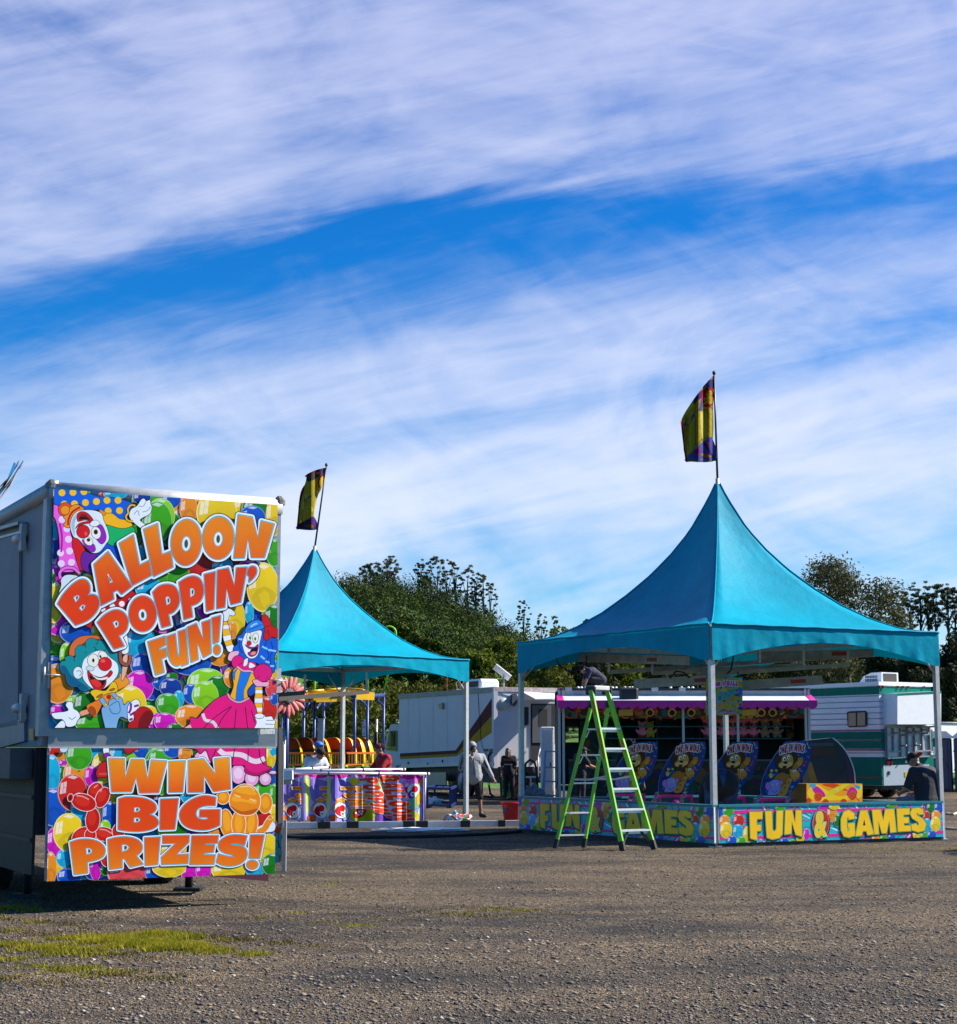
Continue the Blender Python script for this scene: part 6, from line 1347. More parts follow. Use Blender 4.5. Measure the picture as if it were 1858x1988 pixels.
DK=mat('stall_interior',(.035,.028,.03),.7,0,.5,2)
b=MB();b.box(((sx0+sx1)/2,SY+2.36,1.7),(sx1-sx0-.1,.06,2.9));
zb=.9
b=MB();xo0,xo1=P(1098,1420,SY+2.3).x,P(1123,1420,SY+2.3).x
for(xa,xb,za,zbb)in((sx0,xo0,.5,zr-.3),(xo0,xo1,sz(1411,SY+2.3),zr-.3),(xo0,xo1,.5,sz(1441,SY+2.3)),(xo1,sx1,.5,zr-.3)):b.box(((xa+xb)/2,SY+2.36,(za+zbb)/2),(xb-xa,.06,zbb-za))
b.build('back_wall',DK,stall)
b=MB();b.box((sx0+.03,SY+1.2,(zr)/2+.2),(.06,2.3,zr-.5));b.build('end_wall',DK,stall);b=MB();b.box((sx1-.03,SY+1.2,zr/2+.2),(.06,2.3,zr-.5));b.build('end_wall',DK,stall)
b=MB();b.box(((sx0+sx1)/2,SY+1.2,.42),(sx1-sx0,2.3,.12));b.build('floor',DARKSTEEL,stall)
for x in(sx0+.02,sx0+.14,sx1-.02,sx1-.12):b=MB();b.box((x,SY-.04,zr/2),(.07,.08,zr));b.build('corner_post',ALU,stall)
for u in(1326,1432):b=MB();pp=P(u,1380,SY-.1);b.box((pp.x,SY-.1,zr/2-.1),(.07,.07,zr-.4));b.build('awning_post',ALU,stall)
DRED=mat('dark_red_divider',(.09,.005,.015),.5);TEAL2=mat('teal_shelf',(.0,.11,.11),.5)
for u in(1199,1273,1356,1447,1524):b=MB();pp=P(u,1400,SY+1.5);b.box((pp.x,SY+1.5,2.0),(.05,.5,1.9));b.build('divider',DRED,stall)
for v in(1411,1434):
    x_a,x_b=P(1170,v,SY+1.8).x,P(1524,v,SY+1.8).x;b=MB();b.box(((x_a+x_b)/2,SY+1.45,sz(v,SY+1.2)),(x_b-x_a,1.5,.03));b.build('shelf',TEAL2,stall)

def pattern(name,u0,v0,u1,v1,Y,base,cols,n,seed,par,smin=3,smax=10,extra=None,m=None):
    A=Art([Vector((u0,v0)),Vector((u1,v0)),Vector((u1,v1)),Vector((u0,v1))]);r_=random.Random(seed);A.raw(A.clip,hexc(base))
    for i in range(n):
        x,y=r_.uniform(u0,u1),r_.uniform(v0,v1);a=r_.uniform(smin,smax);k=r_.random()
        if k<.4:A.ell(r_.choice(cols),x,y,a,a*r_.uniform(.4,1),r_.random()*3)
        elif k<.75:A.line(r_.choice(cols),[(x+a*math.cos(t)*(1+.3*t),y+a*.8*math.sin(t))for t in(0,.8,1.6,2.4,3.2)],1+a*.18)
        else:A.shape(r_.choice(cols),[(x+a*math.cos(q*1.256+k)*(1 if q%2 else .5),y+a*.8*math.sin(q*1.256+k)*(1 if q%2 else .5))for q in range(5)])
    if extra:extra(A)
    return A.build(name,m or SHADEINK,lambda p,h:P(p[0],p[1],Y-h),par,step=2e-4,nrm=Vector((0,-1,0)))
def hdr(A):
    for x in(1180,1262,1305,1342,1478,1500):A.ell('#c8b060',x,1383,8,8);A.ell('#2a1a0a',x,1384,5.5,5.5)
    for x in(1215,1410,1455):A.shape('#b8a850',[(x-14,1378),(x+14,1376),(x+14,1389),(x-14,1390)],1,smooth=False)
    for x in(1240,1378):A.ell('#a8481a',x,1382,9,9);A.line('#1a8a7a',[(x-7,1380),(x,1386),(x+7,1380)],2)
pattern('header_board',1088,1369,1566,1395,SY+.1,'#4a2a18',['#a85a1a','#2a6a3a','#8a2a1a','#b8902a','#1a6a7a','#c8662a','#3a1a10'],130,21,stall,3,9,hdr)
pattern('back_print',1126,1395,1198,1500,SY+2.2,'#2a4a48',['#1a6a62','#5a4a2a','#2a5a2a','#a8683a','#4a2a4a','#8a8060'],70,22,stall,3,12)
pattern('back_print',1200,1393,1356,1436,SY+2.25,'#14202c',['#22384a','#1c3040','#2a4252','#0e1822'],170,23,stall,2,5)
pattern('back_print',1358,1393,1524,1436,SY+2.25,'#3a2418',['#6a4a2a','#5a3a20','#2a4a2a','#7a5a30'],120,24,stall,2,6)
pattern('back_print',1526,1393,1562,1440,SY+2.2,'#3a2014',['#8a4a2a','#a8662a','#5a2a1a','#c8905a'],40,25,stall,3,8)

pattern('counter_front',1104,1478,1566,1552,SY-.02,'#082826',['#5a3a0e','#0c4444','#40142a','#5a4418','#141c3a','#184018','#4a200c'],190,26,stall,5,16)
b=MB();b.box((P(1335,1500,SY).x,SY+.28,sz(1478)+.03),(P(1566,1480,SY).x-P(1104,1480,SY).x,.7,.05));b.build('counter_top',mat('counter_top',(.12,.08,.05),.5),stall)
b=MB();b.box((P(1335,1500,SY).x,SY+.06,(sz(1478))/2),(P(1566,1480,SY).x-P(1104,1480,SY).x-.02,.06,sz(1478)-.06));b.build('counter_body',DK,stall)

for x in(660,840,1020,1195,1370,1550,1735):
    pp=P(*S9(x,690),SY+.3);b=MB();b.ell(pp,(.05,.05,.065),10,7);bo=b.build('amber_bulb',AMBER,stall);b=MB();b.disc(pp+Vector((0,0,.07)),(0,0,1),.05,.06,10);child(b,'socket',WHITE2,bo)
for u in(1377,1398,1419,1445,1463,1488,1510):pp=P(u,1397,SY+.3);b=MB();b.ell(pp,(.05,.05,.065),10,7);bo=b.build('amber_bulb',AMBER,stall);b=MB();b.disc(pp+Vector((0,0,.07)),(0,0,1),.05,.06,10);child(b,'socket',WHITE2,bo)
for x in(350,390,450,560,600,640,685,775,820,930,985,1020,1495,1630,1715,1770):pp=P(*S9(x,300),SY+.2);b=MB();b.ell((pp.x,SY+.2,zr+.03),(.045,.045,.045),8,6);b.build('roof_bulb',WHITE2,stall)
b=MB();pp=P(*S9(978,415),SY-.5);b.bbox(pp,(.55,.3,.5),.06);b.build('speaker',mat('speaker_black',(.012,.014,.016),.5),stall)

PP=mat('pink_plush',(.85,.24,.32),.9,0,.15,20,bump=.6,bscale=60);BP_=mat('tan_plush',(.36,.24,.14),.9,0,.15,20,bump=.6,bscale=60);RDP=mat('red_plush',(.35,.015,.02),.9);YP=mat('yellow_plush',(.45,.32,.03),.9)
def plush(kind):
    col=dict(pink=PP,tan=BP_,yellow=YP)[kind]
    t=thing('plush_toy','','toy',(0,0,0),'plush toys on the stall shelves')
    b=MB();b.ell((0,0,.15),(.14,.12,.15),14,9);b.build('body',col,t)
    b=MB();b.ell((0,-.02,.36),(.125,.115,.12),14,9);hd=b.build('head',col,t)
    for s_ in(-1,1):
        b=MB();b.ell((s_*.09,0,.47),(.045,.03,.045),8,6);b.build('ear',col,t)
        b=MB();b.ell((s_*.15,-.04,.2),(.04,.05,.09),8,6,Matrix.Rotation(s_*.6,3,'Y'));b.build('arm',col,t)
        b=MB();b.ell((s_*.08,-.11,.05),(.055,.08,.05),8,6);b.build('foot',RDP if kind=='pink' else col,t)
        b=MB();b.ell((s_*.045,-.125,.39),(.014,.01,.02),6,5);child(b,'eye',BLACK,hd)
    b=MB();b.ell((0,-.13,.335),(.045,.03,.03),8,6);child(b,'muzzle',BP_ if kind!='tan' else WHITE2,hd);return t
proto={}
rowsY=SY+.95
for v,row in((1411,'upper'),(1434,'lower')):
    for i,(u,kd)in enumerate(((1374,'pink'),(1400,'pink'),(1422,'pink'),(1443,'pink'),(1463,'pink'),(1485,'tan'),(1508,'tan'))):
        if kd not in proto:t_=proto[kd]=plush(kd)
        else:t_=copy_tree(proto[kd])
        pp=P(u,v,rowsY);t_.location=(pp.x,rowsY,sz(v,SY+1.2)+.02);t_['label']=f'{"pink" if kd == "pink" else "tan"} plush toy sitting on the {row} shelf of the prize stall'
for u,kd,nm in((1247,'pink','lone pink plush toy on the lower shelf above the dark head of a worker'),(1262,'yellow','small yellow plush toy on the lower shelf beside the lone pink one')):
    t_=plush(kd)if kd not in proto else copy_tree(proto[kd]);pp=P(u,1434,rowsY);t_.location=(pp.x,rowsY,sz(1434,SY+1.2)+.02);t_['label']=nm
# ================================================================== ride behind the far tent
ZR=lambda x,y:((1100+.2691*x)/2.0608,(2650+.2691*y)/2.0608)
BLUEST=mat('blue_steel',(.008,.035,.16),.4,.2,.35,9,dirt=.3,dirt_col=(.06,.03,.02));YELP=mat('yellow_paint',(.62,.36,.006),.35,0,.12,5);ORP=mat('orange_paint',(.6,.13,.008),.35,0,.12,5)
LIME=mat('lime_paint',(.2,.6,.01),.4);GREENB=mat('car_green',(.01,.16,.01),.35)
ride=thing('kiddie_coaster','small yellow tracked roller coaster on blue steel posts behind the far tent','coaster',(P(640,1480,49).x,49,0))
for(x,yt,Y)in((175,800,46),(432,590,49),(590,560,47.5),(727,560,51),(1190,450,46.5),(1378,470,48.5),(1618,440,50.5),(100,820,48)):
    q=P(*ZR(x,yt),Y);b=MB();b.tube([(q.x,Y,0),q],.042 if x!=100 else .03,12);b.disc((q.x,Y,.02),(0,0,1),.2,.04,12);b.build('post',BLUEST,ride)
for(x0,y0,Ya,x1,y1,Yb,r_)in((1330,520,48.5,1610,490,50.5,.07),(740,565,50,1090,545,50,.06),(430,560,49,740,560,50.8,.06),(535,585,47.6,590,650,47.5,.035),(610,700,47.5,700,580,50,.035),(760,690,51,840,580,51,.035),(1255,545,48,1370,660,48.5,.035),(1490,530,50,1612,650,50.5,.035),(1190,600,46.5,1130,560,46.8,.035),(440,720,49,510,600,49,.035),(1000,470,47,1190,520,46.5,.05)):
    b=MB();b.tube([P(*ZR(x0,y0),Ya),P(*ZR(x1,y1),Yb)],r_,8);b.build('brace',BLUEST,ride)
for pts,w in((((330,545,47),(500,520,47),(740,500,47.2),(1020,478,47.4),(1100,480,47.2),(1330,500,46.8)),.5),(((480,560,49.5),(740,555,49.8),(900,545,50),(1080,530,50)),.35)):
    for i in range(len(pts)-1):
        a,c2=P(*ZR(*pts[i][:2]),pts[i][2]),P(*ZR(*pts[i+1][:2]),pts[i+1][2]);b=MB();b.beam(a,c2,.8,w*.42);b.build('track_section',YELP,ride)
        for s_ in(-.3,.3):b=MB();b.tube([a+Vector((0,s_,w*.3)),c2+Vector((0,s_,w*.3))],.035,8);b.build('track_rail',YELP,ride)
b=MB();q0,q1=P(555,1478,45.5),P(738,1478,47.5);b.prism([(q0.x,45.6,.75),(q1.x,47.5,.75),(q1.x,53,.75),(q0.x,52,.75)],(0,0,.2));b.build('platform',mat('blue_platform',(.01,.14,.45),.4,0,.3,3),ride)

SHELL=print_mat('car_shell',.28,.5)
def car():
    t=thing('coaster_car','yellow scoop shaped coaster car with an orange inside and dripping green base','ride car',(0,0,0),'coaster cars in a train')
    def add(r0,nm,m,sgn,cols):
        n1,n2=22,14;vs=[];fs=[];cl=[]
        for j in range(n2+1):
            for i in range(n1+1):
                a=math.pi*(i/n1);ph=j/n2*math.pi/2*.985;cw=math.cos(ph)**.6*r0
                vs.append((math.sin(a)*.3*cw,math.cos(a)*.42*cw,.76*math.sin(ph)*(1 if r0==1 else .97)))
        for j in range(n2):
            for i in range(n1):fs.append((j*(n1+1)+i,j*(n1+1)+i+1,(j+1)*(n1+1)+i+1,(j+1)*(n1+1)+i))
        me=bpy.data.meshes.new(nm);me.from_pydata(vs,[],fs);me.materials.append(m)
        at=me.color_attributes.new('ink','FLOAT_COLOR','POINT');
        me.polygons.foreach_set('use_smooth',[True]*len(fs))
        for k,v in enumerate(vs):
            j=k//(n1+1);i=k%(n1+1);lim=.22+.12*math.sin(i*2.1)+.05*math.sin(i*5);at.data[k].color=(cols[1]if j/n2<lim else cols[0])+(1,)
        me.update();o=bpy.data.objects.new(nm,me);C.objects.link(o);o.parent=t;return o
    add(1,'shell',SHELL,1,(hexc('#f8b808'),hexc('#1a7a12')));add(.95,'inner_shell',SHELL,1,(hexc('#c84408'),hexc('#8a2406')))
    b=MB();b.bbox((.16,0,.18),(.3,.52,.1),.04);b.build('seat',mat('seat_black',(.02,.02,.02),.5),t)
    b=MB();b.tube([(-.2,-.3,.3),(-.24,-.15,.46),(-.24,.15,.46),(-.2,.3,.3)],.018,8);b.build('lap_bar',DARKSTEEL,t)
    b=MB();b.bbox((0,0,.05),(.62,.6,.12),.03);b.build('base',GREENB,t);return t
c0=car();k=0
LC=['first visible yellow coaster car at the left end of the front train','yellow coaster car behind the black capped man','yellow coaster car just left of the thin tent leg','yellow coaster car right of the upright steel stub','yellow coaster car half behind the bright blue front post','yellow coaster car next to last at the right end of the front train','yellow coaster car at the right end of the front train']
for i,(u,v,Y)in enumerate(((560,1468,46.6),(588,1467,46.9),(616,1466,47.2),(644,1465,47.5),(668,1464,47.9),(686,1463,48.3),(702,1462,48.7))):
    c_=c0 if i==0 else copy_tree(c0);q=P(u,v,Y);c_.location=(q.x,Y,.98);c_.rotation_euler.z=rad(56-i*3);c_.scale=(1.15,1.15,1.22);c_['label']=LC[i]
for i,(u,Y)in enumerate(((572,50),(602,50.4),(636,50.8),(664,51.2),(684,51.6))):
    c_=copy_tree(c0);q=P(u,1455,Y);c_.location=(q.x,Y,1.15);c_.rotation_euler.z=rad(70);c_.scale=(1.2,1.2,1.0);c_['label']='orange coaster car in the rear row, mostly hidden by the front cars';c_['group']='rear coaster cars'

fx=[(548,45.2),(610,45.4),(672,45.6),(738,46.4)]
for(ua,Ya),(ub,Yb)in zip(fx[:-1],fx[1:]):
    a,c2=P(ua,1462,Ya),P(ub,1462,Yb);z1,z0=a.z,P(ua,1485,Ya).z
    t=thing('ride_fence','orange fence panel with yellow pickets round the coaster, '+{548:'leftmost of the three',610:'middle one of the three',672:'rightmost of the three'}[ua],'fence',(a.x,Ya,0),'orange fence panels round the coaster')
    for z in(z1,z0):b=MB();b.beam((a.x,Ya,z),(c2.x,Yb,z),.05,.05);b.build('rail',ORP,t)
    for q in(a,c2):b=MB();b.beam((q.x,q.y,0),(q.x,q.y,z1),.05,.05);b.build('post',ORP,t)
    n=12
    for i in range(1,n):p=a.lerp(c2,i/n);b=MB();b.beam((p.x,p.y,z0),(p.x,p.y,z1),.03,.03);b.build('picket',YELP,t)
t=thing('ramp_board','yellow and orange entry boards lying under the orange fence','board',(P(660,1490,44).x,44,0))
for(x0,y0,x1,y1,Y)in((610,345,820,325,43.5),(850,335,1010,320,43.5),(1080,318,1200,325,44)):
    b=MB();f=lambda x,y:((1100+x*.34984)/2.0608,(2950+y*.34984)/2.0608);b.beam(P(*f(x0,y0),Y),P(*f(x1,y1),Y),.7,.05);b.build('board',YELP,t)
b=MB();a,c2=P(545,1497,43.6),P(735,1496,44.2);b.beam(a,c2,.06,.08);b.build('edge_rail',ORP,t)
for u in(560,620,680,730):b=MB();q=P(u,1497,43.8);b.beam((q.x,43.8,0),(q.x,43.8,q.z),.05,.05);b.build('support',ORP,t)

DY=42.5;q=P(*ZR(200,500),DY);dz=thing('daisy_prop','big pink daisy flower decoration on a blue post beside the trailer','flower',(q.x,DY,0))
PET=mat('pink_petal',(.72,.19,.19),.55,0,.25,14,bump=.4,bscale=30);k=DY/F_PX/2.0608*.2691
DX,DN=Vector((.8,.6,0)),Vector((-.6,.8,0));DMX=Matrix((DX,DN,Vector((0,0,1)))).transposed()
for i in range(19):
    a=2*math.pi*i/19+.1;L0,L1=105*k,(300+30*math.sin(i*2.3))*k;d=Vector((math.cos(a),0,math.sin(a)));b=MB()
    e_=DX*-math.sin(a)+Vector((0,0,math.cos(a)));d=DX*math.cos(a)+Vector((0,0,math.sin(a)));M_=Matrix((d,DN,e_)).transposed();b.ell(q+d*(L0+L1)/2+DN*.02*(i%2),((L1-L0)/2*1.1,.03,34*k),12,8,M_);b.build('petal',PET,dz)
b=MB();b.ell(q+Vector((0,-.03,0)),(112*k,.07,112*k),24,12,DMX);ce=b.build('flower_centre',mat('purple_centre',(.05,.03,.05),.6),dz)
b=MB()
for i in range(90):rr_=math.sqrt((i+.5)/90)*104*k;a=i*2.39996;b.ell(q+DMX@Vector((math.cos(a)*rr_,-.03-.065*math.sqrt(max(0,1-(rr_/(112*k))**2)),math.sin(a)*rr_)),.017,6,4)
sd_=child(b,'seeds',mat('seed_beads',(.4,.33,.36),.35),ce);sd_['kind']='stuff'
b=MB();b.tube([(q.x-.05,DY+.12,0),(q.x-.05,DY+.12,q.z)],.07,10);b.build('post',BLUEST,dz)

t=thing('rules_sign','small cyan ride rules board with a red cross beside the daisy','sign',(P(551,1460,41.8).x,41.8,0))
A=Art();A.frame(1100/2.0608,2650/2.0608,.2691/2.0608);q4=[A.fp(p)for p in((62,990),(158,990),(152,1220),(60,1220))];A.clip=q4;A.raw(q4,hexc('#2ab0d0'));A.shape('#c01c10',[(50,988),(165,988),(165,1012),(50,1012)],smooth=False)
put_text(A,'YOU MUST',[(62,1018),(150,1018),(150,1040),(62,1040)],hexc('#123a5a'),layers=((.02,'#123a5a'),))
A.line('#c8141a',[(100,1075),(140,1120)],12,False);A.line('#c8141a',[(140,1075),(100,1120)],12,False);A.shape('#c8141a',[(100,1130),(145,1130),(145,1160),(100,1160)],smooth=False);put_text(A,'NO',[(108,1136),(136,1136),(136,1154),(108,1154)],hexc('#ffffff'),layers=((.02,'#ffffff'),))
for y in(1185,1202):put_text(A,'RIDE RULES' if y<1190 else 'RIDERS',[(62,y-8),(120,y-8),(120,y+4),(62,y+4)],hexc('#123a5a'),layers=((.01,'#123a5a'),))
A.build('board',SHADEINK,lambda p,h:P(p[0],p[1],41.8-h),t,step=2e-4,nrm=Vector((0,-1,0)))
b=MB();qq=P(552,1445,41.83);b.tube([(qq.x,41.85,0),(qq.x,41.85,1.9)],.035,8);b.build('post',WHITE2,t)

def lamp(u,vt,Y,lab,ub,hook=True):
    q=P(u,vt,Y);t=thing('lamp_post',lab,'lamp',(q.x,Y,0),'lime green lamp posts');r_=.21 if hook else .1;b=MB();f_=Vector((P(ub,1343,Y).x,Y,P(ub,1343,Y).z));pts=[f_,f_.lerp(Vector((q.x,Y,q.z-r_)),.6),(q.x,Y,q.z-r_)]+[(q.x-r_+r_*math.cos(a),Y,q.z-r_+r_*math.sin(a))for a in[math.pi*i/10*.82 for i in range(1,11)]]
    b.tube(pts if hook else pts[:3],.028,8);b.build('pole',LIME,t);b=MB();e=Vector(pts[-1 if hook else 2]);b.ell(e+Vector((-.02,0,-.06)),(.075,.075,.08),12,7);b.build('lamp_shade',ALU,t)
lamp(769,1216,50.5,'lime green hooked lamp post rising clear of the far tent roof',746);lamp(711,1226,48.5,'lime green hooked lamp post nearly hidden by the far tent roof',714.6);lamp(611,1300,47.5,'lime green lamp post tip under the left part of the far tent',611,False)

t=thing('parking_sign','white parking notices stacked on one thin post behind the coaster','sign',(P(730,1450,68).x,68,0))
q=P(731,1410,68);b=MB();b.tube([(q.x,68.04,0),(q.x,68.04,P(731,1396,68).z)],.05,6);b.build('post',ALU,t)
for y0,y1,tx in((845,985,'NO\nPARKING'),(990,1092,'TOW\nAWAY')):
    A=Art();A.frame(1100/2.0608,2650/2.0608,.2691/2.0608);q4=[A.fp(p)for p in((1298,y0),(1352,y0),(1350,y1),(1294,y1))];A.raw(q4,hexc('#b8b8ba'))
    if y0<900:A.shape('#b01818',[(1300,y0+5),(1322,y0+5),(1322,y0+40),(1300,y0+40)],smooth=False)
    put_text(A,tx,[(1302,y0+50),(1346,y0+50),(1344,y1-10),(1300,y1-10)],hexc('#3a3a44'),layers=((.02,'#3a3a44'),));A.build('notice',SHADEINK,lambda p,h:P(p[0],p[1],68-h),t,step=5e-4,nrm=Vector((0,-1,0)))
t=thing('steel_post','grey steel post held upright by the person in the blue cap','post',(P(623,1480,36.9).x,36.9,0));b=MB();q=P(623,1391,36.9);b.beam((q.x,36.9,0),(q.x,36.9,q.z),.16,.12);b.box((q.x,36.9,q.z-.02),(.2,.16,.04));b.build('post',GALV,t)
# ================================================================== printed banners laid over a rod
BNf=(1100/2.0608,2950/2.0608,.34984/2.0608);BNM=print_mat('banner_cloth',.75,.2,1.1,.25,.12)
def BYS(u,Y):return Y-.1+(u-545)*.0044
def banner(label,x0,x1,yb,dx,full,Y,seed):
    A=Art();A.frame(*BNf);q4=[A.fp(p)for p in((x0,412),(x1,425 if full else 420),(x1-(30 if full else 0),yb+8),(x0-4,yb))];A.clip=q4;A.raw(q4,hexc('#b09ae0'))
    A.frame(BNf[0]+dx*BNf[2],BNf[1],BNf[2])
    A.shape('#c8d85a',[(600,420),(650,560),(640,700),(600,900),(580,420)]);A.shape('#8672c4',[(650,480),(860,460),(900,560),(800,700),(660,720)]);A.shape('#a8c0e8',[(640,440),(840,430),(960,520),(1000,640),(960,560),(820,500)]);A.shape('#c8d8f0',[(960,520),(1180,480),(1400,700),(1380,940),(1250,800),(1050,760)])
    A.shape('#e0d020',[(860,470),(950,470),(980,520),(880,545)]);A.shape('#c8cc30',[(1160,480),(1210,520),(1240,620),(1180,560)]);A.shape('#e8a820',[(1000,650),(1110,660),(1080,700),(1010,690)]);A.shape('#a8c820',[(1060,730),(1140,740),(1120,790),(1060,770)])
    A.shape('#d0209a',[(590,405),(1750,425),(1745,460),(1560,490),(1300,440),(1000,450),(900,430),(760,470),(620,440)]);A.shape('#e070c8',[(1470,500),(1680,470),(1640,560),(1480,590)])
    for x,y in((1510,545),(1570,535),(1540,575)):A.ell('#f0c0e0',x,y,22,20)
    A.shape('#d8141c',[(1460,600),(1560,545),(1600,560),(1540,640)]);A.ell('#e4e0ea',1600,610,88,82,.8,4);A.shape('#7a24a0',[(1520,640),(1580,600),(1600,680),(1540,700)]);A.ell('#f2f0ee',1575,648,26,30,.6,3);A.ell('#200a0a',1578,650,10,12);A.ell('#d8141c',1600,592,34,34,line=4);A.shape('#e08a1c',[(1640,500),(1700,460),(1725,490),(1690,560),(1650,540)],4)
    A.shape('#78b088',[(1520,720),(1620,690),(1640,800),(1560,830),(1510,800)],3);A.shape('#e8a81c',[(1620,680),(1680,600),(1690,680),(1640,780)],3);A.shape('#b8c8e4',[(1640,820),(1690,800),(1700,920),(1640,880)],3);A.shape('#b8b830',[(1560,840),(1650,880),(1640,960),(1590,950)])
    A.shape('#8a70c4',[(1690,440),(1740,440),(1715,960),(1680,960)]);
    for y in(500,640,760):A.ell('#c8b830',1715,y,12,16)
    A.shape('#a8b41c',[(860,820),(1050,740),(1160,800),(1160,940),(880,945)]);A.shape('#c8141c',[(895,860),(960,820),(1040,830),(1000,900),(920,920)],4)
    for x,y in((925,865),(965,850),(1000,845),(955,885),(990,875)):A.ell('#f2e6e6',x,y,12,12)
    A.shape('#6a3aa0',[(1160,880),(1300,890),(1330,960),(1160,955)])

    A.shape('#f0a020',[(650,820),(700,740),(740,700),(800,690),(800,730),(720,780),(690,850)],4);A.line('#f0a888',[(700,720),(760,690),(800,700)],26,line=4);A.line('#b04a30',[(785,690),(810,680),(825,720),(800,740)],14,line=3)
    A.shape('#8fb4d8',[(800,810),(850,800),(855,880),(830,935),(780,940)],4);A.ell('#f2eef0',755,835,78,92,-.4,5);A.shape('#c81420',[(690,840),(725,790),(740,840),(760,900),(710,880)],4);A.ell('#e0141c',766,812,33,33,line=4);A.ell('#f6f4ea',775,873,24,28,0,3);A.ell('#101010',775,876,9,11);A.shape('#e8641c',[(620,900),(680,890),(700,940),(630,950)],3)
    for q in([(820,700),(860,760)],):A.line('#e8e4ee',q,24,line=4)
    for tx,q_,fc in(('BALLOON',((1415,440),(1612,955),(1365,955),(1182,440)),'#e4481a'),("POPPIN'",((1172,455),(1345,935),(1140,890),(945,468)),'#e0441a'),('FUN!',((965,560),(1110,825),(870,825),(730,560)),'#ee8618')):put_heavy(A,tx,q_,((1.0,'#6a4050'),(.65,'#f4f0f4')),fc,0,'#f4f0f4')
    A.frame(*BNf);X0,X1=q4[0][0],q4[1][0];st=[X0-2+(X1-X0+4)*i/(46 if full else 16)for i in range(47 if full else 17)]
    fd_=folds(lambda x:.03*math.sin(x*.16+seed)+.016*math.sin(x*.37+seed*2)+.035*math.sin(x*.085),st);cl=P(q4[0][0],q4[0][1],Y);t=thing('printed_banner',label,'banner',tuple(cl),'printed banners over the rod')
    def to3(p,h):
        dy=fd_(p[0]);return P(p[0],p[1],BYS(p[0],Y)+dy)+Vector((.34,-.94,0))*h
    A.build('cloth',BNM,to3,t,step=1.5e-4,strips=st,nrm=Vector((0,-1,0)));return t
banner('widest purple banner of the front rod, sideways orange lettering with a spotted umbrella',600,1738,962,0,True,34.0,1)
banner('purple banner of the front rod between the wide banner and the leftmost one',300,608,945,-238,False,34.06,3)
banner('leftmost purple banner of the front rod, next to the trailer corner',30,312,945,-555,False,34.12,5)
def rod(label,x0,y0,Ya,x1,y1,Yb,leg):
    BF=lambda x,y:(BNf[0]+x*BNf[2],BNf[1]+y*BNf[2]);a,c2=P(*BF(x0,y0),BYS(BF(x0,y0)[0],Ya)),P(*BF(x1,y1),BYS(BF(x1,y1)[0],Yb))
    t=thing('banner_rod',label,'rod',(a.x,Ya,0),'white rods holding the banners');b=MB();b.tube([a,c2],.028,10);b.build('rod',mat('white_rod',(.7,.7,.72),.35,.2),t)
    for f in leg:
        p=a.lerp(c2,f);b=MB();b.tube([(p.x,p.y+.03,0),(p.x,p.y+.03,p.z)],.02,6);b.build('support',GALV,t)
    for f in(.33,.66,.985):p=a.lerp(c2,f);b=MB();b.disc(p,c2-a,.034,.03,10);b.build('tie',BLACK,t)
rod('front white rod draped with the three printed banners',20,407,33.96,1768,416,33.96,(.02,.97));rod('second white rod behind the front one, reaching to the red shirted man',30,384,34.3,1492,366,34.45,(.03,.93));rod('short rear white rod before the white shirted man',20,378,34.9,628,344,35.1,(.05,.95))
t=thing('folded_banner','folded pink banner cloth hanging from the second white rod','banner',tuple(P(700,1500,34.4)));BF=lambda x,y:(BNf[0]+x*BNf[2],BNf[1]+y*BNf[2])
b=MB();b.grid(lambda u,v:tuple(P(*BF(300+u*1150,378-8*u+v*(26-10*u)),BYS(BF(300+u*1150,0)[0],34.38)+.03*math.sin(u*30))),40,3);b.build('cloth',mat('pink_cloth',(.45,.03,.25),.8,0,.4,9),t)
t=thing('white_crate','white crate with crumpled covers at the left end of the front rod','crate',tuple(P(562,1510,33.8)))
b=MB();a=P(*BF(30,450),33.8);b.beam(P(*BF(20,438),33.8),P(*BF(205,430),33.8),.2,.18);b.build('tray',WHITE2,t);b=MB();b.beam(P(*BF(20,505),33.82),P(*BF(190,498),33.82),.16,.13);b.build('covers',mat('crumpled_cover',(.45,.45,.3),.6,0,.7,18),t);b=MB();b.beam(P(*BF(25,440),33.95),Vector((P(*BF(25,440),33.95).x,33.95,0)),.05,.05);b.build('support',GALV,t)
# ================================================================== things on the ground
def thing1(name,label,cat,loc,fn,m,group=None):
    b=MB();fn(b);o=b.build(name,m,None,None);o_=Vector(loc)
    o.data.transform(Matrix.Translation(-o_));o.location=o_;return tag(o,label,cat,group)
ra,rb=G(545,1611.5),G(1009,1607)
t=thing('ground_rail','long white rail with black grips lying on the gravel before the banners','rail',tuple(ra));b=MB();b.beam((ra.x,ra.y,.09),(rb.x,rb.y,.09),.12,.12);b.build('bar',mat('rail_white',(.62,.62,.63),.45,.2,.1,6,dirt=.3),t)
for x0,x1 in((475,615),(800,935),(1440,1572),(1590,1725)):
    f0,f1=[((1100+x*.34984)/2.0608-545)/464 for x in(x0,x1)];b=MB();b.beam(Vector((ra.x,ra.y,.09)).lerp(Vector((rb.x,rb.y,.09)),f0),Vector((ra.x,ra.y,.09)).lerp(Vector((rb.x,rb.y,.09)),f1),.13,.13);b.build('grip',BLACK,t)
for f0,f1 in((.745,.785),(.905,.935)):b=MB();b.beam(Vector((ra.x,ra.y,.09)).lerp(Vector((rb.x,rb.y,.09)),f0),Vector((ra.x,ra.y,.09)).lerp(Vector((rb.x,rb.y,.09)),f1),.13,.13);b.build('grip',BLACK,t)
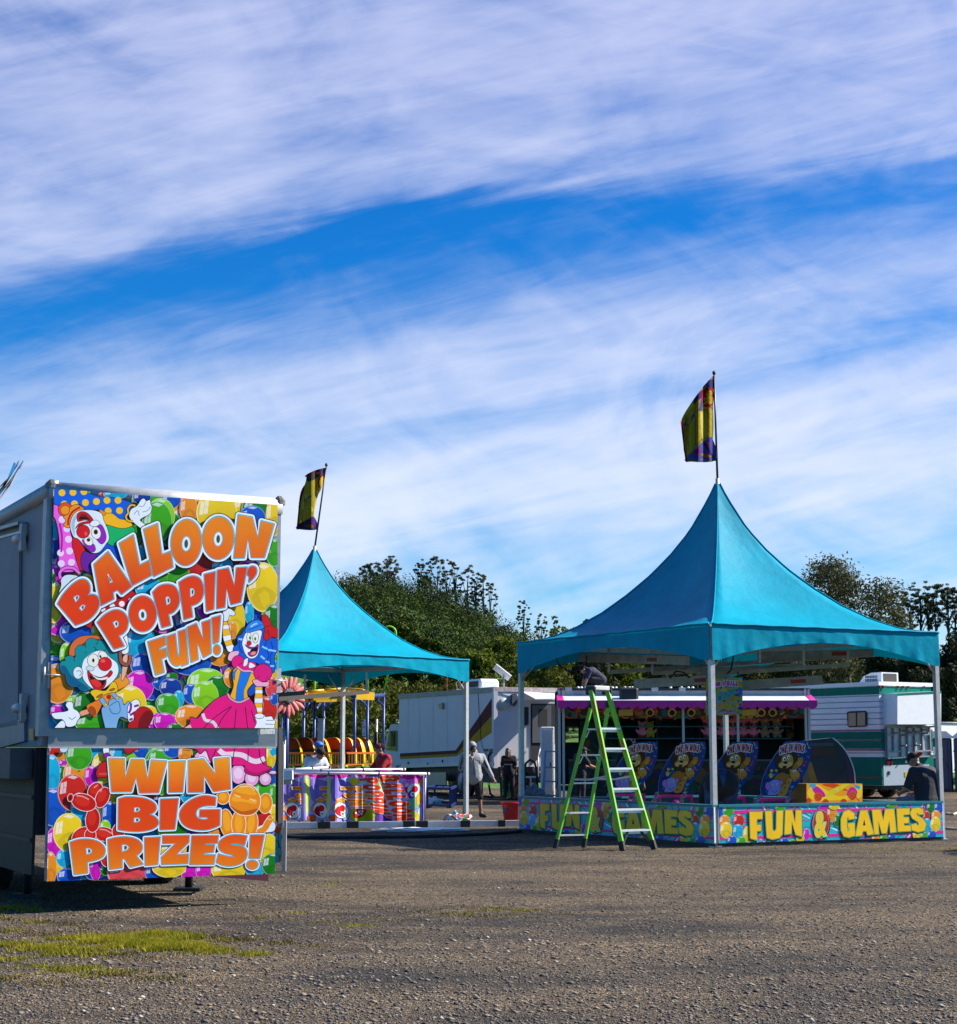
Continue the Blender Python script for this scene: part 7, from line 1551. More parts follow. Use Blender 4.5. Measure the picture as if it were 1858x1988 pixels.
def cable(label,pts,r_,m=BLACK,name='ground_cable',cat='cable'):
    P3=[G(u,v)for u,v in pts];sm=smoothpts([(p.x,p.y)for p in P3],False,8);o=Vector((sm[0][0],sm[0][1],0))
    return thing1(name,label,cat,o,lambda b:b.tube([(p[0],p[1],r_*.8+.004*math.sin(i))for i,p in enumerate(sm)],r_,7),m)
cable('thick black cable lying across the gravel from the trailer to the counter',[(545,1627),(620,1629),(760,1628),(880,1625),(960,1621),(1010,1617)],.035)
cable('black cable along the ground beneath the box truck',[(905,1548),(950,1553),(1010,1554),(1060,1552)],.03)
cable('pale hose lying on the gravel right of the tent, the farther one',[(1838,1581),(1850,1583),(1862,1580),(1900,1583)],.03,mat('pale_hose',(.5,.42,.28),.5),'ground_hose','hose');cable('pale hose lying on the gravel right of the tent, the nearer one',[(1836,1610),(1870,1612),(1910,1610)],.025,MATS['pale_hose'],'ground_hose','hose')
cable('black hose curled on the gravel behind the leftmost banner',[(592,1600),(612,1606),(650,1603),(640,1598)],.02)
def rag(label,u,v,w,h,m,seed,name='cloth_bundle',cat='cloth'):
    p=G(u,v);r_=random.Random(seed);bm=bmesh.new();bmesh.ops.create_icosphere(bm,subdivisions=4,radius=1)
    for q in bm.verts:
        n=q.co.normalized();f=1+.22*math.sin(n.x*7+seed)*math.cos(n.y*9)+.16*math.sin(n.z*13+n.x*11+seed)+.08*math.sin(n.y*27-n.z*19);q.co=Vector((n.x*w*f,n.y*w*.6*f,max(-.02,n.z*h*f)))
    me=bpy.data.meshes.new(name);bm.to_mesh(me);bm.free();me.materials.append(m);me.polygons.foreach_set('use_smooth',[True]*len(me.polygons));o=bpy.data.objects.new(name,me);C.objects.link(o);o.location=(p.x,p.y,.02);return tag(o,label,cat)
rag('crumpled white sheet on the gravel below the wide banner',745,1604,.28,.22,WHITE2,2);rag('flat white cover lying beside the long white rail',815,1613,.8,.04,WHITE2,5)
def flagcol():
    m=mat('bunting_cloth',(.5,.5,.5),.8);nt=m.node_tree;N=nt.nodes;L=nt.links;v=N.new('ShaderNodeTexVoronoi');v.inputs['Scale'].default_value=11;tc=N.new('ShaderNodeTexCoord');L.new(tc.outputs['Object'],v.inputs['Vector']);s_=N.new('ShaderNodeSeparateColor');L.new(v.outputs['Color'],s_.inputs[0])
    r_=N.new('ShaderNodeValToRGB');r_.color_ramp.interpolation='CONSTANT';L.new(s_.outputs[0],r_.inputs[0])
    for i,c_ in enumerate(('#c81420','#e8e8ea','#2a8ab8','#f0f0f0','#1a7a4a','#d8508a')):
        e=r_.color_ramp.elements[i]if i<2 else r_.color_ramp.elements.new(.5);e.position=i/6;e.color=hexc(c_)+(1,)
    L.new(r_.outputs[0],N['Principled BSDF'].inputs['Base Color']);return m
BUN=flagcol();rag('heap of coloured bunting at the foot of the far tent leg',888,1600,.3,.2,BUN,9,'bunting_heap','bunting')

BLF=mat('dark_blue_frame',(.006,.025,.13),.4,.1)
t=thing('blue_rack','low dark blue steel rack on the gravel behind the banners','rack',tuple(G(855,1570)));R4=lambda x,y:((1050+x*.5382)/2.0608,(2600+y*.5382)/2.0608)
c4=[G(*R4(1225,1170)),G(*R4(1395,1178)),G(*R4(1440,1150)),G(*R4(1280,1145))]
for z in(.06,.52):
    for i in range(4):b=MB();b.beam(c4[i]+Vector((0,0,z)),c4[(i+1)%4]+Vector((0,0,z)),.06,.06);b.build('rail',BLF,t)
for i in range(4):b=MB();b.beam(c4[i],c4[i]+Vector((0,0,.55)),.06,.06);b.build('post',BLF,t)
for f in(.25,.5,.75):p=c4[1].lerp(c4[2],f);b=MB();b.beam(p,p+Vector((0,0,.52)),.04,.04);b.build('bar',BLF,t)
for f in(.3,.6):a_,b_=c4[0].lerp(c4[1],f),c4[3].lerp(c4[2],f);b=MB();b.beam(a_+Vector((0,0,.5)),b_+Vector((0,0,.5)),.12,.03);b.build('slat',BLF,t)
rag('white cloth stuffed in the low blue steel rack',838,1561,.3,.16,WHITE2,12)
pb=G(996,1599);k=pb.y/F_PX;t=thing('trash_bin','red plastic bin left of the shaded lettered counter','bin',tuple(pb))
b=MB();b.tube([pb+Vector((0,0,z))for z in(0,.02,.4,.42)],[.17,.18,.245,.25],28,cap=False);b.v[0:0]=[];b.build('tub',RED,t);b=MB();b.tube([pb+Vector((0,0,.41)),pb+Vector((0,0,.43)),pb+Vector((0,0,.455)),pb+Vector((0,0,.455))],[.25,.275,.275,.235],28,cap=False);b.build('rim',RED,t)
b=MB();b.disc(pb+Vector((0,0,.02)),(0,0,1),.17,.02,24);b.build('bottom',RED,t);b=MB();b.box(pb+Vector((-.16,-.17,.3)),(.1,.02,.08),-.7);b.build('badge',BLUEST,t)

t=thing('small_step_ladder','small pale blue step ladder standing by the left end of the stall','ladder',tuple(P(1070,1550,51)))
LB=mat('pale_blue_paint',(.3,.42,.62),.45,.2);r6=lambda x,y:((1950+x*.5382)/2.0608,(2600+y*.5382)/2.0608)
fl,fr2,tl_,tr_=P(*r6(415,1105),51),P(*r6(528,1105),51),P(*r6(432,748),51.5),P(*r6(512,748),51.5);dz0=Vector((0,0,-fl.z));fl.z=fr2.z=0
for a,c2 in((fl,tl_),(fr2,tr_)):b=MB();b.beam(a,c2,.05,.08);b.build('rail',LB,t);b=MB();b.beam(Vector((a.x,a.y+1.1,0)),c2,.04,.05);b.build('rear_rail',LB,t)
for f in(.13,.4,.67,.98):b=MB();b.beam(fl.lerp(tl_,f),fr2.lerp(tr_,f),.12,.04);b.build('tread',LB if f>.3 else ALU,t)
t=thing('white_cabinet','plain white upright panel cabinet between the truck steps and the stall','cabinet',tuple(P(1063,1540,52.6)))
a,c2=P(*r6(398,572),52.6),P(*r6(500,980),52.6);b=MB();b.bbox(((a.x+c2.x)/2,52.9,(a.z)/2),(c2.x-a.x,.5,a.z),.02);b.build('body',WHITE,t);b=MB();b.box(((a.x+c2.x)/2,52.635,a.z/2+.1),(c2.x-a.x-.12,.02,a.z-.4));d=b.build('door',WHITE,t)
b=MB();b.box((c2.x-.12,52.61,1.1),(.03,.03,.14));child(b,'handle',DARKSTEEL,d)
t=thing('hand_truck','hand truck with a black hooped handle loaded with a grey bundle','hand truck',tuple(P(1034,1552,49.5)))
HY=49.5;hp=lambda x,y:P(*r6(x,y),HY)
b=MB();b.tube([hp(283,1090),hp(276,900),hp(285,845),hp(315,818),hp(350,835),hp(362,880),hp(378,1090)],.035,8);b.build('handle',BLACK,t)
for y in(945,1040):b=MB();b.beam(hp(282,y),hp(370,y),.05,.05);b.build('cross_bar',ALU,t)
b=MB();b.beam(hp(322,940),hp(322,1090),.04,.04);b.build('bar',ALU,t);q=hp(330,1110);b=MB();b.box((q.x,HY-.2,.06),(.55,.4,.03));b.build('toe_plate',DARKSTEEL,t)
for x in(285,375):q=hp(x,1090);wheel(Vector((q.x,HY+.1,.16)),Vector((1,0,0)),.16,.07,t)
q=hp(340,1090);o=rag('grey fuzzy bundle of cords tied on the hand truck',1036,1555,.42,.4,mat('fuzzy_grey',(.16,.16,.16),.95,0,.9,30,bump=1,bscale=30),7,'cord_bundle','bundle');o.location=(q.x,HY-.2,.1)
t=thing('green_poster','green printed poster board leaning beside the woman in black','poster',tuple(P(982,1548,53.9)))
pattern('printed_sheet',975,1508,989,1549,53.8,'#1a7a1a',['#0c5a12','#38b018','#8ac81a','#0a3a4a'],40,31,t,2,6,lambda A:A.shape('#e8781a',[(979,1532),(982,1524),(985,1532),(983,1538)]))
b=MB();a=P(982,1528,53.83);b.box((a.x,53.84,a.z),(.24,.02,.66));b.build('backing',WHITE2,t)
t=thing('printed_crate','brown printed crate beside the leg of the woman in black','crate',tuple(P(1003,1545,54.6)))
pattern('printed_sheet',996,1512,1014,1548,54.2,'#3a2410',['#6a4a1a','#1a6a6a','#8a3a1a','#2a5a2a'],30,32,t,2,6);b=MB();a=P(1005,1530,54.25);b.box((a.x,54.5,.45),(.3,.55,.8));b.build('box',DARKSTEEL,t)
# ================================================================== game boards inside the near tent
LBf=(2500/2.0608,2900/2.0608,.37594/2.0608);BY=33.2
def lion_board():
    A=Art();A.frame(*LBf);out=[(610,186,c),(730,178),(856,178,c),(862,260),(842,380),(800,490),(745,580),(690,650),(655,700),(612,722,c),(358,716,c),(355,650),(375,550),(440,410),(520,290),(570,225)]
    t=thing('game_board','','game',tuple(P(1330,1600,BY).xy)+(0,),'lion faced game boards in the tent')
    pl=[A.fp(p)for p in smoothpts(out,True,6)];b=MB();b.prism([P(p[0],p[1],BY)for p in pl],Vector((0,.03,0)));b.build('board',mat('board_edge',(.55,.55,.55),.4),t)
    r_=random.Random(8);A.clip=None;A.raw(pl,hexc('#103a80'));inside=lambda x,y:380+(700-y)*.42<x<850-max(0,y-300)*.5
    for i in range(230):
        x,y=r_.uniform(360,860),r_.uniform(182,715)
        if not inside(x,y):continue
        k=r_.random();cc=r_.choice(['#1e8ae0','#0c2a7a','#8ac81e','#0a1a4a','#d85a14','#22b4d8','#5a9a12','#1060c0','#d8701c','#c8206a','#e0b81c'])
        if k<.35:A.ell(cc,x,y,r_.uniform(5,16),r_.uniform(5,14),r_.random())
        else:A.line(cc,[(x+(6+3*q)*math.cos(q*.9+k*9),y+(6+3*q)*.8*math.sin(q*.9+k*9))for q in range(5)],r_.uniform(3,9))
    MN,TN,TD='#4a2410','#c88a2c','#a86a1c'
    A.shape(MN,[(500,400),(510,320),(560,280),(640,265),(710,290),(720,380),(690,450),(640,500),(570,500),(520,460)],3)
    A.shape(TD,[(480,560),(560,490),(640,510),(680,420),(740,350),(775,340),(770,400),(700,470),(650,560),(600,640),(500,640)],3)
    for q in([(745,380),(755,340)],[(755,375),(775,350)],[(750,390),(778,378)],[(735,375),(733,345)]):A.line(TN,q,14,line=2)
    A.ell(TN,740,400,26,24)
    A.shape(TN,[(565,340),(590,315),(640,305),(670,330),(680,380),(660,420),(610,450),(570,445),(535,430),(535,400),(560,380)],2)
    A.shape('#e0b060',[(535,410),(580,395),(640,385),(668,390),(665,420),(600,445),(545,440)]);A.ell('#14080a',603,392,22,13);A.shape('#5a0c0c',[(575,430),(610,425),(600,450),(580,448)],2)
    for x,y in((590,355),(633,340)):A.ell('#f0f0ea',x,y,14,22,.15,2);A.ell('#2a6ab0',x+2,y+4,8,12);A.ell('#06060a',x+2,y+5,5,8)

    A.shape(TN,[(520,715),(560,640),(620,560),(660,500),(690,520),(640,620),(600,715)],3)
    for x,y in((590,640),(560,690),(630,590),(600,600),(645,540)):A.ell('#7a4a14',x,y,9,10)
    A.shape(TN,[(645,500),(650,465),(700,460),(735,490),(740,530),(700,560),(660,545)],3);A.ell(TN,655,472,14,16,0,3)
    for x,y in((680,478),(700,474)):A.ell('#f0f0ea',x,y,8,14,0,2);A.ell('#06060a',x+1,y+4,4,6)
    A.line('#3a1a06',[(690,535),(710,545),(728,535)],4)
    A.shape('#9a90d0',[(430,660),(420,620),(450,580),(500,560),(545,580),(555,620),(540,680),(500,715,c),(420,715,c)],3);A.shape('#c878c0',[(400,640),(405,600),(435,585),(450,640),(425,665)],3);A.shape('#c878c0',[(550,570),(572,575),(565,610),(545,610)],3)
    for x,y in((473,618),(518,608)):A.ell('#f0f0f4',x,y,9,13,0,2);A.ell('#06060a',x+1,y+2,5,7)
    A.line('#3a3460',[(460,665),(490,690),(520,665)],5);A.ell('#5a3414',460,470,22,24,0,3);A.ell('#d8b088',463,472,14,14);A.ell('#d8b030',455,520,20,26,0,3);A.line('#1c1008',[(380,560),(410,575),(430,560)],8)
    put_heavy(A,'ONE IN WINS',[(545,235),(800,215),(785,300),(540,322)],((1.7,'#08080c'),(1.0,'#f0e8ea')),'#9a1024',.3,'#f0e8ea')
    A.build('printed_face',SHADEINK,lambda p,h:P(p[0],p[1],BY-.004-h),t,step=8e-5,nrm=Vector((0,-1,0)))
    for x0,x1 in((345,300),(640,590)):
        A2=Art();A2.frame(*LBf);q4=[A2.fp(p)for p in((x0-18,720),(x0+26,716),(x1+18,845),(x1-26,848))];A2.raw(q4,hexc('#1a3a8a'))
        put_text(A2,'ONE',[(x0+20,728),(x1+22,835),(x1-20,838),(x0-14,730)],hexc('#c81c2a'),ref=.03,layers=((.04,'#e8e8e8'),(.0,'#a81020')))
        q3=[P(p[0],p[1],BY+.02)for p in q4];b=MB();b.prism(q3,Vector((0,.03,0)));lg=b.build('leg',mat('board_edge',(.55,.55,.55),.4),t);o=A2.build('printed_strip',SHADEINK,lambda p,h:P(p[0],p[1],BY+.016-h),None,step=2e-4,nrm=Vector((0,-1,0)));o.parent=lg;o.data.transform(Matrix.Translation(-wloc(lg)))
    a=P(*A.fp((365,780)),BY);c2=P(*A.fp((735,780)),BY);zt_=P(*A.fp((500,640)),BY).z
    b=MB();b.prism([(a.x,BY+.12,.03),(c2.x,BY+.12,.03),(c2.x,BY+.12,zt_-.22),(a.x,BY+.12,zt_-.22)],Vector((0,.85,0)));cb=b.build('cabinet',mat('teal_cabinet',(.005,.11,.12),.5,0,.2,4),t)
    for x in((a.x+.03,c2.x-.03)):b=MB();b.beam((x,BY+.11,.05),(x,BY+.11,zt_-.24),.05,.02,up=(0,1,0));child(b,'pink_edge',PINK,cb)
    b=MB();b.beam((a.x,BY+.11,zt_-.22),(c2.x,BY+.11,zt_-.22),.03,.05);child(b,'pink_edge',PINK,cb)
    b=MB();b.disc(((a.x+c2.x)/2,BY+.105,zt_-.42),(0,1,0),.16,.02,20);child(b,'printed_ball',mat('purple_ball',(.18,.01,.14),.4),cb);return t
bd=lion_board();LL=['lion faced game board second from the left, its lettering beside the bright tent leg','lion faced game board farthest left, half behind the green ladder','lion faced game board just right of the bright front tent leg','rightmost lion faced game board beside the black arched cabinet']
bd['label']=LL[0];x2=P(1369,1440,BY).x
for i,(u,Y)in enumerate(((1276,34.0),(1471,32.1),(1574,31.0))):
    c_=copy_tree(bd);c_.location=bd.location+Vector((P(u,1440,Y).x-x2,Y-BY,0));c_['label']=LL[i+1]
t=thing('arched_cabinet','black arched side of a game cabinet right of the lion boards','cabinet',tuple(P(1610,1600,31.5).xy)+(0,));AY=31.4
AP=Pl((0,AY,0),(0,-1,0));CABB=mat('cabinet_black',(.014,.013,.022),.35,0,.6,6)
arch=[R10(350,30),R10(590,5),R10(640,45),R10(690,95),R10(730,150),R10(765,215),R10(795,290),R10(812,360),R10(820,470),R10(820,640),R10(340,640)]
b=MB();b.prism([AP(*q)for q in arch],Vector((0,.55,0)));b.build('side_panel',CABB,t)
b=MB()
for q,w in zip(arch[1:8],arch[2:9]):b=MB();b.beam(AP(*q,.004),AP(*w,.004),.02,.02);b.build('edge_trim',mat('bright_trim',(.6,.62,.66),.3,.3),t)
AP.prism([R10(375,100),R10(600,100),R10(612,190),R10(380,190)],.002,.02,'brown_plate',mat('brown_plate',(.055,.03,.012),.6),t);AP.prism([R10(350,60),R10(600,55),R10(600,90),R10(350,95)],.002,.015,'shelf_edge',mat('grey_edge',(.06,.06,.075),.4),t)
AP.prism([R10(345,250),R10(372,250),R10(440,470),R10(345,470)],.002,.012,'yellow_print',mat('dark_yellow',(.2,.15,.01),.5),t);AP.prism([R10(690,120),R10(740,185),R10(790,320),R10(812,460),R10(760,460),R10(720,260)],.002,.006,'purple_print',mat('dark_purple',(.05,.012,.05),.4),t)
t=thing('orange_box','orange printed box panel with pink petals and swirls behind the sunlit counter','box',tuple(P(1618,1600,30.7).xy)+(0,));OYY=30.75;OXP=lambda p:on_plane(p[0],p[1],P(1562,1540,OYY),Vector((.44,-.9,0)))
A=Art();A.frame(3100/2.0608,2950/2.0608,.3924/2.0608);q4=[A.fp(p)for p in((322,472),(892,472),(892,715),(322,715))];A.clip=q4;A.raw(q4,hexc('#f0a012'))
A.shape('#f6d020',[(330,560),(420,480),(560,560),(700,600),(880,480),(860,620),(600,640),(400,640)]);A.shape('#d84a10',[(480,480),(600,520),(760,560),(860,660),(820,600),(640,480)]);A.shape('#e0d024',[(520,600),(640,560),(760,480),(720,470),(560,540)])
A.shape('#d0149a',[(380,530),(430,500),(500,560),(510,605),(440,600)]);A.shape('#d0149a',[(730,590),(770,510),(820,520),(840,570),(800,600)]);A.shape('#28a8c8',[(345,480),(420,478),(390,520)]);A.shape('#28a8c8',[(800,480),(870,500),(850,530)])
for x,y,s_ in((440,605,42),(790,590,44),(515,665,34),(700,660,32),(340,650,30)):
    A.ell('#d8501a',x,y,s_,s_*1.1);A.line('#8a1c0c',[(x+(4+q*s_*.09)*math.cos(q),y+(4+q*s_*.09)*math.sin(q))for q in range(9)],5)
for x,y in((628,540),(395,668),(828,668)):A.ell('#f6f0dc',x,y,11,13);A.ell('#e8a020',x,y,7,9)
A.build('printed_panel',FGINK,lambda p,h:OXP(p)+Vector((.44,-.9,0))*(.004+h),t,step=1e-4,nrm=Vector((.47,-.88,0)))
b=MB();b.prism([OXP(p)for p in q4],Vector((-.24,.44,0)));b.build('box',mat('dull_orange',(.3,.12,.01),.5),t)

t=thing('rules_banner','printed BANK A BALL rules sheet hanging beside the front tent leg','sign',tuple(P(1410,1310,30.9)));SYY=30.9
A=Art();A.frame(2800/2.0608,2640/2.0608,.282/2.0608);q4=[A.fp(p)for p in((90,262),(605,248),(606,775),(88,792))];A.clip=q4;A.raw(q4,hexc('#8a9a1e'));r_=random.Random(2)
for i in range(120):
    x,y=r_.uniform(90,605),r_.uniform(255,785);cc=r_.choice(['#1c60b8','#c8641a','#8ab41e','#0c2a7a','#b81c6a','#1a9ac8','#c8a81e']);s_=r_.uniform(12,44)
    if r_.random()<.5:A.ell(cc,x,y,s_,s_*.8)
    else:A.line(cc,[(x+s_*math.cos(q+i),y+s_*math.sin(q+i))for q in(0,1,2,3)],s_*.35)
D5=((.07,'#0c0c14'),(.045,'#e8e0f0'))
put_heavy(A,'BANK A BALL',[(130,325),(545,300),(545,370),(130,400)],((1.0,'#e0c8e8'),),'#a01474',.18,'#e0c8e8')
put_text(A,'CALL UP GAME ATTENDANT',[(150,465),(565,440),(565,482),(150,505)],hexc('#3ab4d8'),ref=.02,layers=((.03,'#0c2a5a'),(.0,'#3ab4d8')));put_text(A,'WIN LARGE PRIZE',[(240,525),(440,513),(440,548),(240,560)],hexc('#3ab4d8'),ref=.02,layers=((.03,'#0c2a5a'),(.0,'#3ab4d8')))
for s_,y,cc,x0,x1 in(('BALLS CANNOT HIT TOYS OR STICK',604,'#b01c3a',120,538),('PLAYER MUST STAND UP STRAIGHT',678,'#b01c3a',120,525),('QUESTIONS? ASK OPERATOR, HAVE FUN!',750,'#b02a9a',120,515)):put_text(A,s_,[(x0,y),(x1,y-10),(x1,y+22),(x0,y+32)],hexc(cc),ref=.02,layers=((.03,'#e6d8e0'),(.0,cc)))
A.build('printed_sheet',SHADEINK,lambda p,h:P(p[0],p[1],SYY-.003-h),t,step=1e-4,nrm=Vector((0,-1,0)))
b=MB();b.prism([P(p[0],p[1],SYY)for p in q4],Vector((0,.012,0)));b.build('backing',mat('sheet_back',(.3,.3,.3),.5),t)
for x in(150,540):b=MB();b.tube([P(*A.fp((x,260)),SYY),P(*A.fp((x,170)),SYY)],.012,5);b.build('hanger',DARKSTEEL,t)

make_tree('shade_tree','thin young tree out of view, added right of the picture for its shadow streaks','tree',(15.2,27.6,0),6.2,3.0,'euc',LM['dark'],1500,.09,77,BARK,None,12,.07)  # unseen tree, added to throw shadow streaks across the gravel
# ================================================================== people
SKIN=mat('skin',(.33,.16,.1),.5,0,.1,12);SKIN2=mat('tanned_skin',(.24,.11,.065),.5,0,.1,12);HAIRB=mat('black_hair',(.012,.01,.009),.8,0,.4,40,bump=.6,bscale=60,spec=.1)
def fused(name,parts,m,parent,vox=.012,smooth=4):
    """tapered limbs and ellipsoids fused into one continuous surface"""
    b=MB()
    for q in parts:
        if q[0]=='c':
            _,p0,p1,r0,r1=q;p0,p1=Vector(p0),Vector(p1);b.ell(p0,r0,12,8);b.ell(p1,r1,12,8)
            if(p1-p0).length>1e-4:b.tube([p0,p1],[r0,r1],12)
        else:b.ell(q[1],q[2],14,10,q[3]if len(q)>3 else None)
    o=b.build(name,m,parent);md=o.modifiers.new('fuse','REMESH');md.mode='VOXEL';md.voxel_size=vox;md.use_smooth_shade=True
    ms=o.modifiers.new('soft','SMOOTH');ms.iterations=smooth;ms.factor=.5
    dg=bpy.context.evaluated_depsgraph_get();dg.update();me=bpy.data.meshes.new_from_object(o.evaluated_get(dg));o.modifiers.clear();o.data=me;me.name=name
    return o
def person(label,loc,yaw,J,wear,sc=1.0,cat='person',fat=1.0):
    """J: joints in the person's own frame (x right of the picture at yaw 0, -y forward, z up), lengths in metres"""
    t=thing('person',label,cat,loc);t.rotation_euler.z=0
    R=Matrix.Rotation(yaw,3,'Z')*sc;L0=Vector(loc);w=lambda p:L0+R@Vector(p)
    D=dict(pel=(0,0,.94),che=(0,0,1.27),nec=(0,0,1.46),hea=(0,-.01,1.61),sl=(-.185,0,1.4),sr=(.185,0,1.4),el=(-.25,0,1.12),er=(.25,0,1.12),wl=(-.27,-.05,.87),wr=(.27,-.05,.87),
             hl=(-.095,0,.9),hr=(.095,0,.9),kl=(-.11,-.02,.49),kr=(.11,-.02,.49),al=(-.12,0,.09),ar=(.12,0,.09),face=(0,-1,0),tl=(-.14,-.17,.035),tr=(.14,-.17,.035));D.update(J)
    Q={k:w(v)for k,v in D.items()if k!='face'};fd=(R@Vector(D['face'])).normalized();sk=wear.get('skin',SKIN);s=sc;f=fat
    up=(Q['hea']-Q['nec']).normalized();rt=fd.cross(up).normalized();fu=rt.cross(fd);HM=Matrix((rt,fd,fu)).transposed();h=lambda a,c_,e:Q['hea']+(rt*a+fd*c_+fu*e)*s
    tw=(Q['hr']-Q['hl']).normalized();ta=(Q['che']-Q['pel']).normalized();tf=ta.cross(tw).normalized();TM=Matrix((tw,tf,tw.cross(tf))).transposed()
    def torso(e):return[('e',Q['pel']+(Q['che']-Q['pel'])*.12,((.19*f+e)*s,(.135*f+e)*s,(.11+e)*s),TM),('c',Q['pel'].lerp(Q['hl'],.5),Q['che'],(.135*f+e)*s,(.14*f+e)*s),('c',Q['pel'].lerp(Q['hr'],.5),Q['che'],(.135*f+e)*s,(.14*f+e)*s),('c',Q['che'].lerp(Q['sl'],.45),Q['che'].lerp(Q['sr'],.45),(.125*f+e)*s,(.125*f+e)*s),('c',Q['sl'],Q['sr'],(.065+e)*s,(.065+e)*s),('c',Q['che'],Q['nec'],(.1+e)*s,(.055+e)*s)]
    def arm(k,e,f0=0,f1=2):
        a,b_,c_=Q['s'+k],Q['e'+k],Q['w'+k];o=[('c',a,a.lerp(b_,min(1,f1)),(.056*f+e)*s,(.044+e)*s)]
        if f1>1:o.append(('c',b_,b_.lerp(c_,f1-1),(.042+e)*s,(.03+e)*s))
        return o
    def leg(k,e,f1=2):
        a,b_,c_=Q['h'+k],Q['k'+k],Q['a'+k];o=[('c',a,a.lerp(b_,min(1,f1)),(.09*f+e)*s,(.06+e)*s)]
        if f1>1:o.append(('c',b_,b_.lerp(c_,f1-1),(.055+e)*s,(.04+e*.9)*s))
        return o
    body=torso(0)+arm('l',0)+arm('r',0)+leg('l',0)+leg('r',0)+[('c',Q['nec'],Q['hea']-up*.04*s,.055*s,.05*s),('e',h(0,.0,.015),(.073*s,.09*s,.1*s),HM),('e',h(0,.025,-.06),(.055*s,.065*s,.06*s),HM),('e',h(0,.1,-.012),(.013*s,.02*s,.022*s),HM)]
    for e_ in(-1,1):body.append(('e',h(e_*.076,-.005,-.005),(.012*s,.024*s,.032*s),HM))
    for k in 'lr':
        body.append(('c',Q['a'+k],Q['t'+k],.038*s,.03*s));hd=(Q['w'+k]-Q['e'+k]).normalized();hd=(R@Vector(J['h'+k+'d'])).normalized()if 'h'+k+'d' in J else hd
        sd_=hd.cross(fd);sd_=sd_.normalized()if sd_.length>.1 else rt;cu=sd_.cross(hd);pc=Q['w'+k]+hd*.05*s
        body.append(('c',Q['w'+k],pc+hd*.03*s,.026*s,.034*s));sg=1 if k=='l' else-1
        for i in range(4):
            b0=pc+hd*.045*s+sd_*(i-1.5)*.019*s;L_=(.07,.08,.076,.06)[i]*s;b1=b0+hd*L_*.5+cu*.012*s;body+=[('c',b0,b1,.0095*s,.0085*s),('c',b1,b1+(hd*.6+cu*.5*sg).normalized()*L_*.5,.0085*s,.0075*s)]
        th0=pc-hd*.01*s-sd_*.033*s*sg;body.append(('c',th0,th0+(hd*.7-sd_*.6*sg).normalized()*.06*s,.012*s,.009*s))
    bo=fused('body',body,sk,t,.0085*s,3)
    def top(sl_,e,m,nm):return fused(nm,torso(e)+arm('l',e,0,sl_)+arm('r',e,0,sl_),m,t,.014*s,5)
    if 'shirt' in wear:top(wear.get('sleeve',.75),.022,wear['shirt'],'shirt')
    if 'trousers' in wear:
        lo_=wear.get('leg',1.93);fused('trousers',[('c',Q['hl'],Q['pel'],(.115*f)*s,(.14*f)*s),('c',Q['hr'],Q['pel'],(.115*f)*s,(.14*f)*s)]+leg('l',.03 if lo_<1.5 else .022,lo_)+leg('r',.03 if lo_<1.5 else .022,lo_),wear['trousers'],t,.014*s,5)
    if 'shoes' in wear:
        for k in 'lr':fused('shoe',[('c',Q['a'+k]-Vector((0,0,.035*s)),Q['t'+k],.052*s,.042*s),('c',Q['a'+k],Q['a'+k]-Vector((0,0,.03)),.05*s,.052*s)],wear['shoes'],t,.009*s,3)
    for e_ in(-1,1):b=MB();b.ell(h(e_*.03,.083,.01),(.011*s,.008*s,.008*s),8,6,HM);b.build('eye',HAIRB,t)
    b=MB();b.ell(h(0,.086,-.058),(.022*s,.01*s,.006*s),8,6,HM);b.build('mouth',mat('lips',(.25,.07,.06),.5),t)
    if 'cap' in wear:
        b=MB();b.ell(h(0,-.005,.055),(.088*s,.104*s,.082*s),18,12,HM);c_=b.build('cap',wear['cap'],t);bd_=wear.get('brim',1)
        if bd_:b=MB();b.ell(h(0,.12*bd_,.05 if bd_>0 else .02),(.075*s,.085*s,.012*s),14,6,HM);child(b,'brim',wear.get('brimc',wear['cap']),c_)
    if 'hair' in wear:
        r_=random.Random(len(label));L_=wear.get('long',0);pr=[('e',h(0,-.02,.045),(.09*s,.105*s,.095*s),HM)]
        if L_:pr+=[('c',h(x,-.06,.0),h(x*1.15,-.075,-L_),.05*s,.04*s)for x in(-.06,0,.06)]
        for i in range(wear.get('curl',0)):a=r_.random()*6.28;z=r_.random();pr.append(('e',h(math.cos(a)*.09,-.02+math.sin(a)*.1,.03+z*.1),(.04*s,)*3))
        fused('hair',pr,wear['hair'],t,.011*s,2)
    return t,Q,h,HM
def cloth(n,col,var=.18):return mat(n,col,.85,0,var,7,bump=.5,bscale=16)
NAVY=cloth('navy_cloth',(.02,.018,.045));BLK=cloth('black_cloth',(.012,.011,.013),.4);GREYC=cloth('grey_fleece',(.27,.275,.29));DKC=cloth('charcoal_cloth',(.03,.024,.032),.3);WHT=cloth('white_cotton',(.62,.63,.66),.25);REDC=cloth('red_cotton',(.32,.008,.018));BRN=cloth('brown_cotton',(.12,.05,.05));DENIM=cloth('dark_denim',(.02,.045,.12),.5)
SHOE=mat('dark_shoe',(.015,.014,.016),.6)

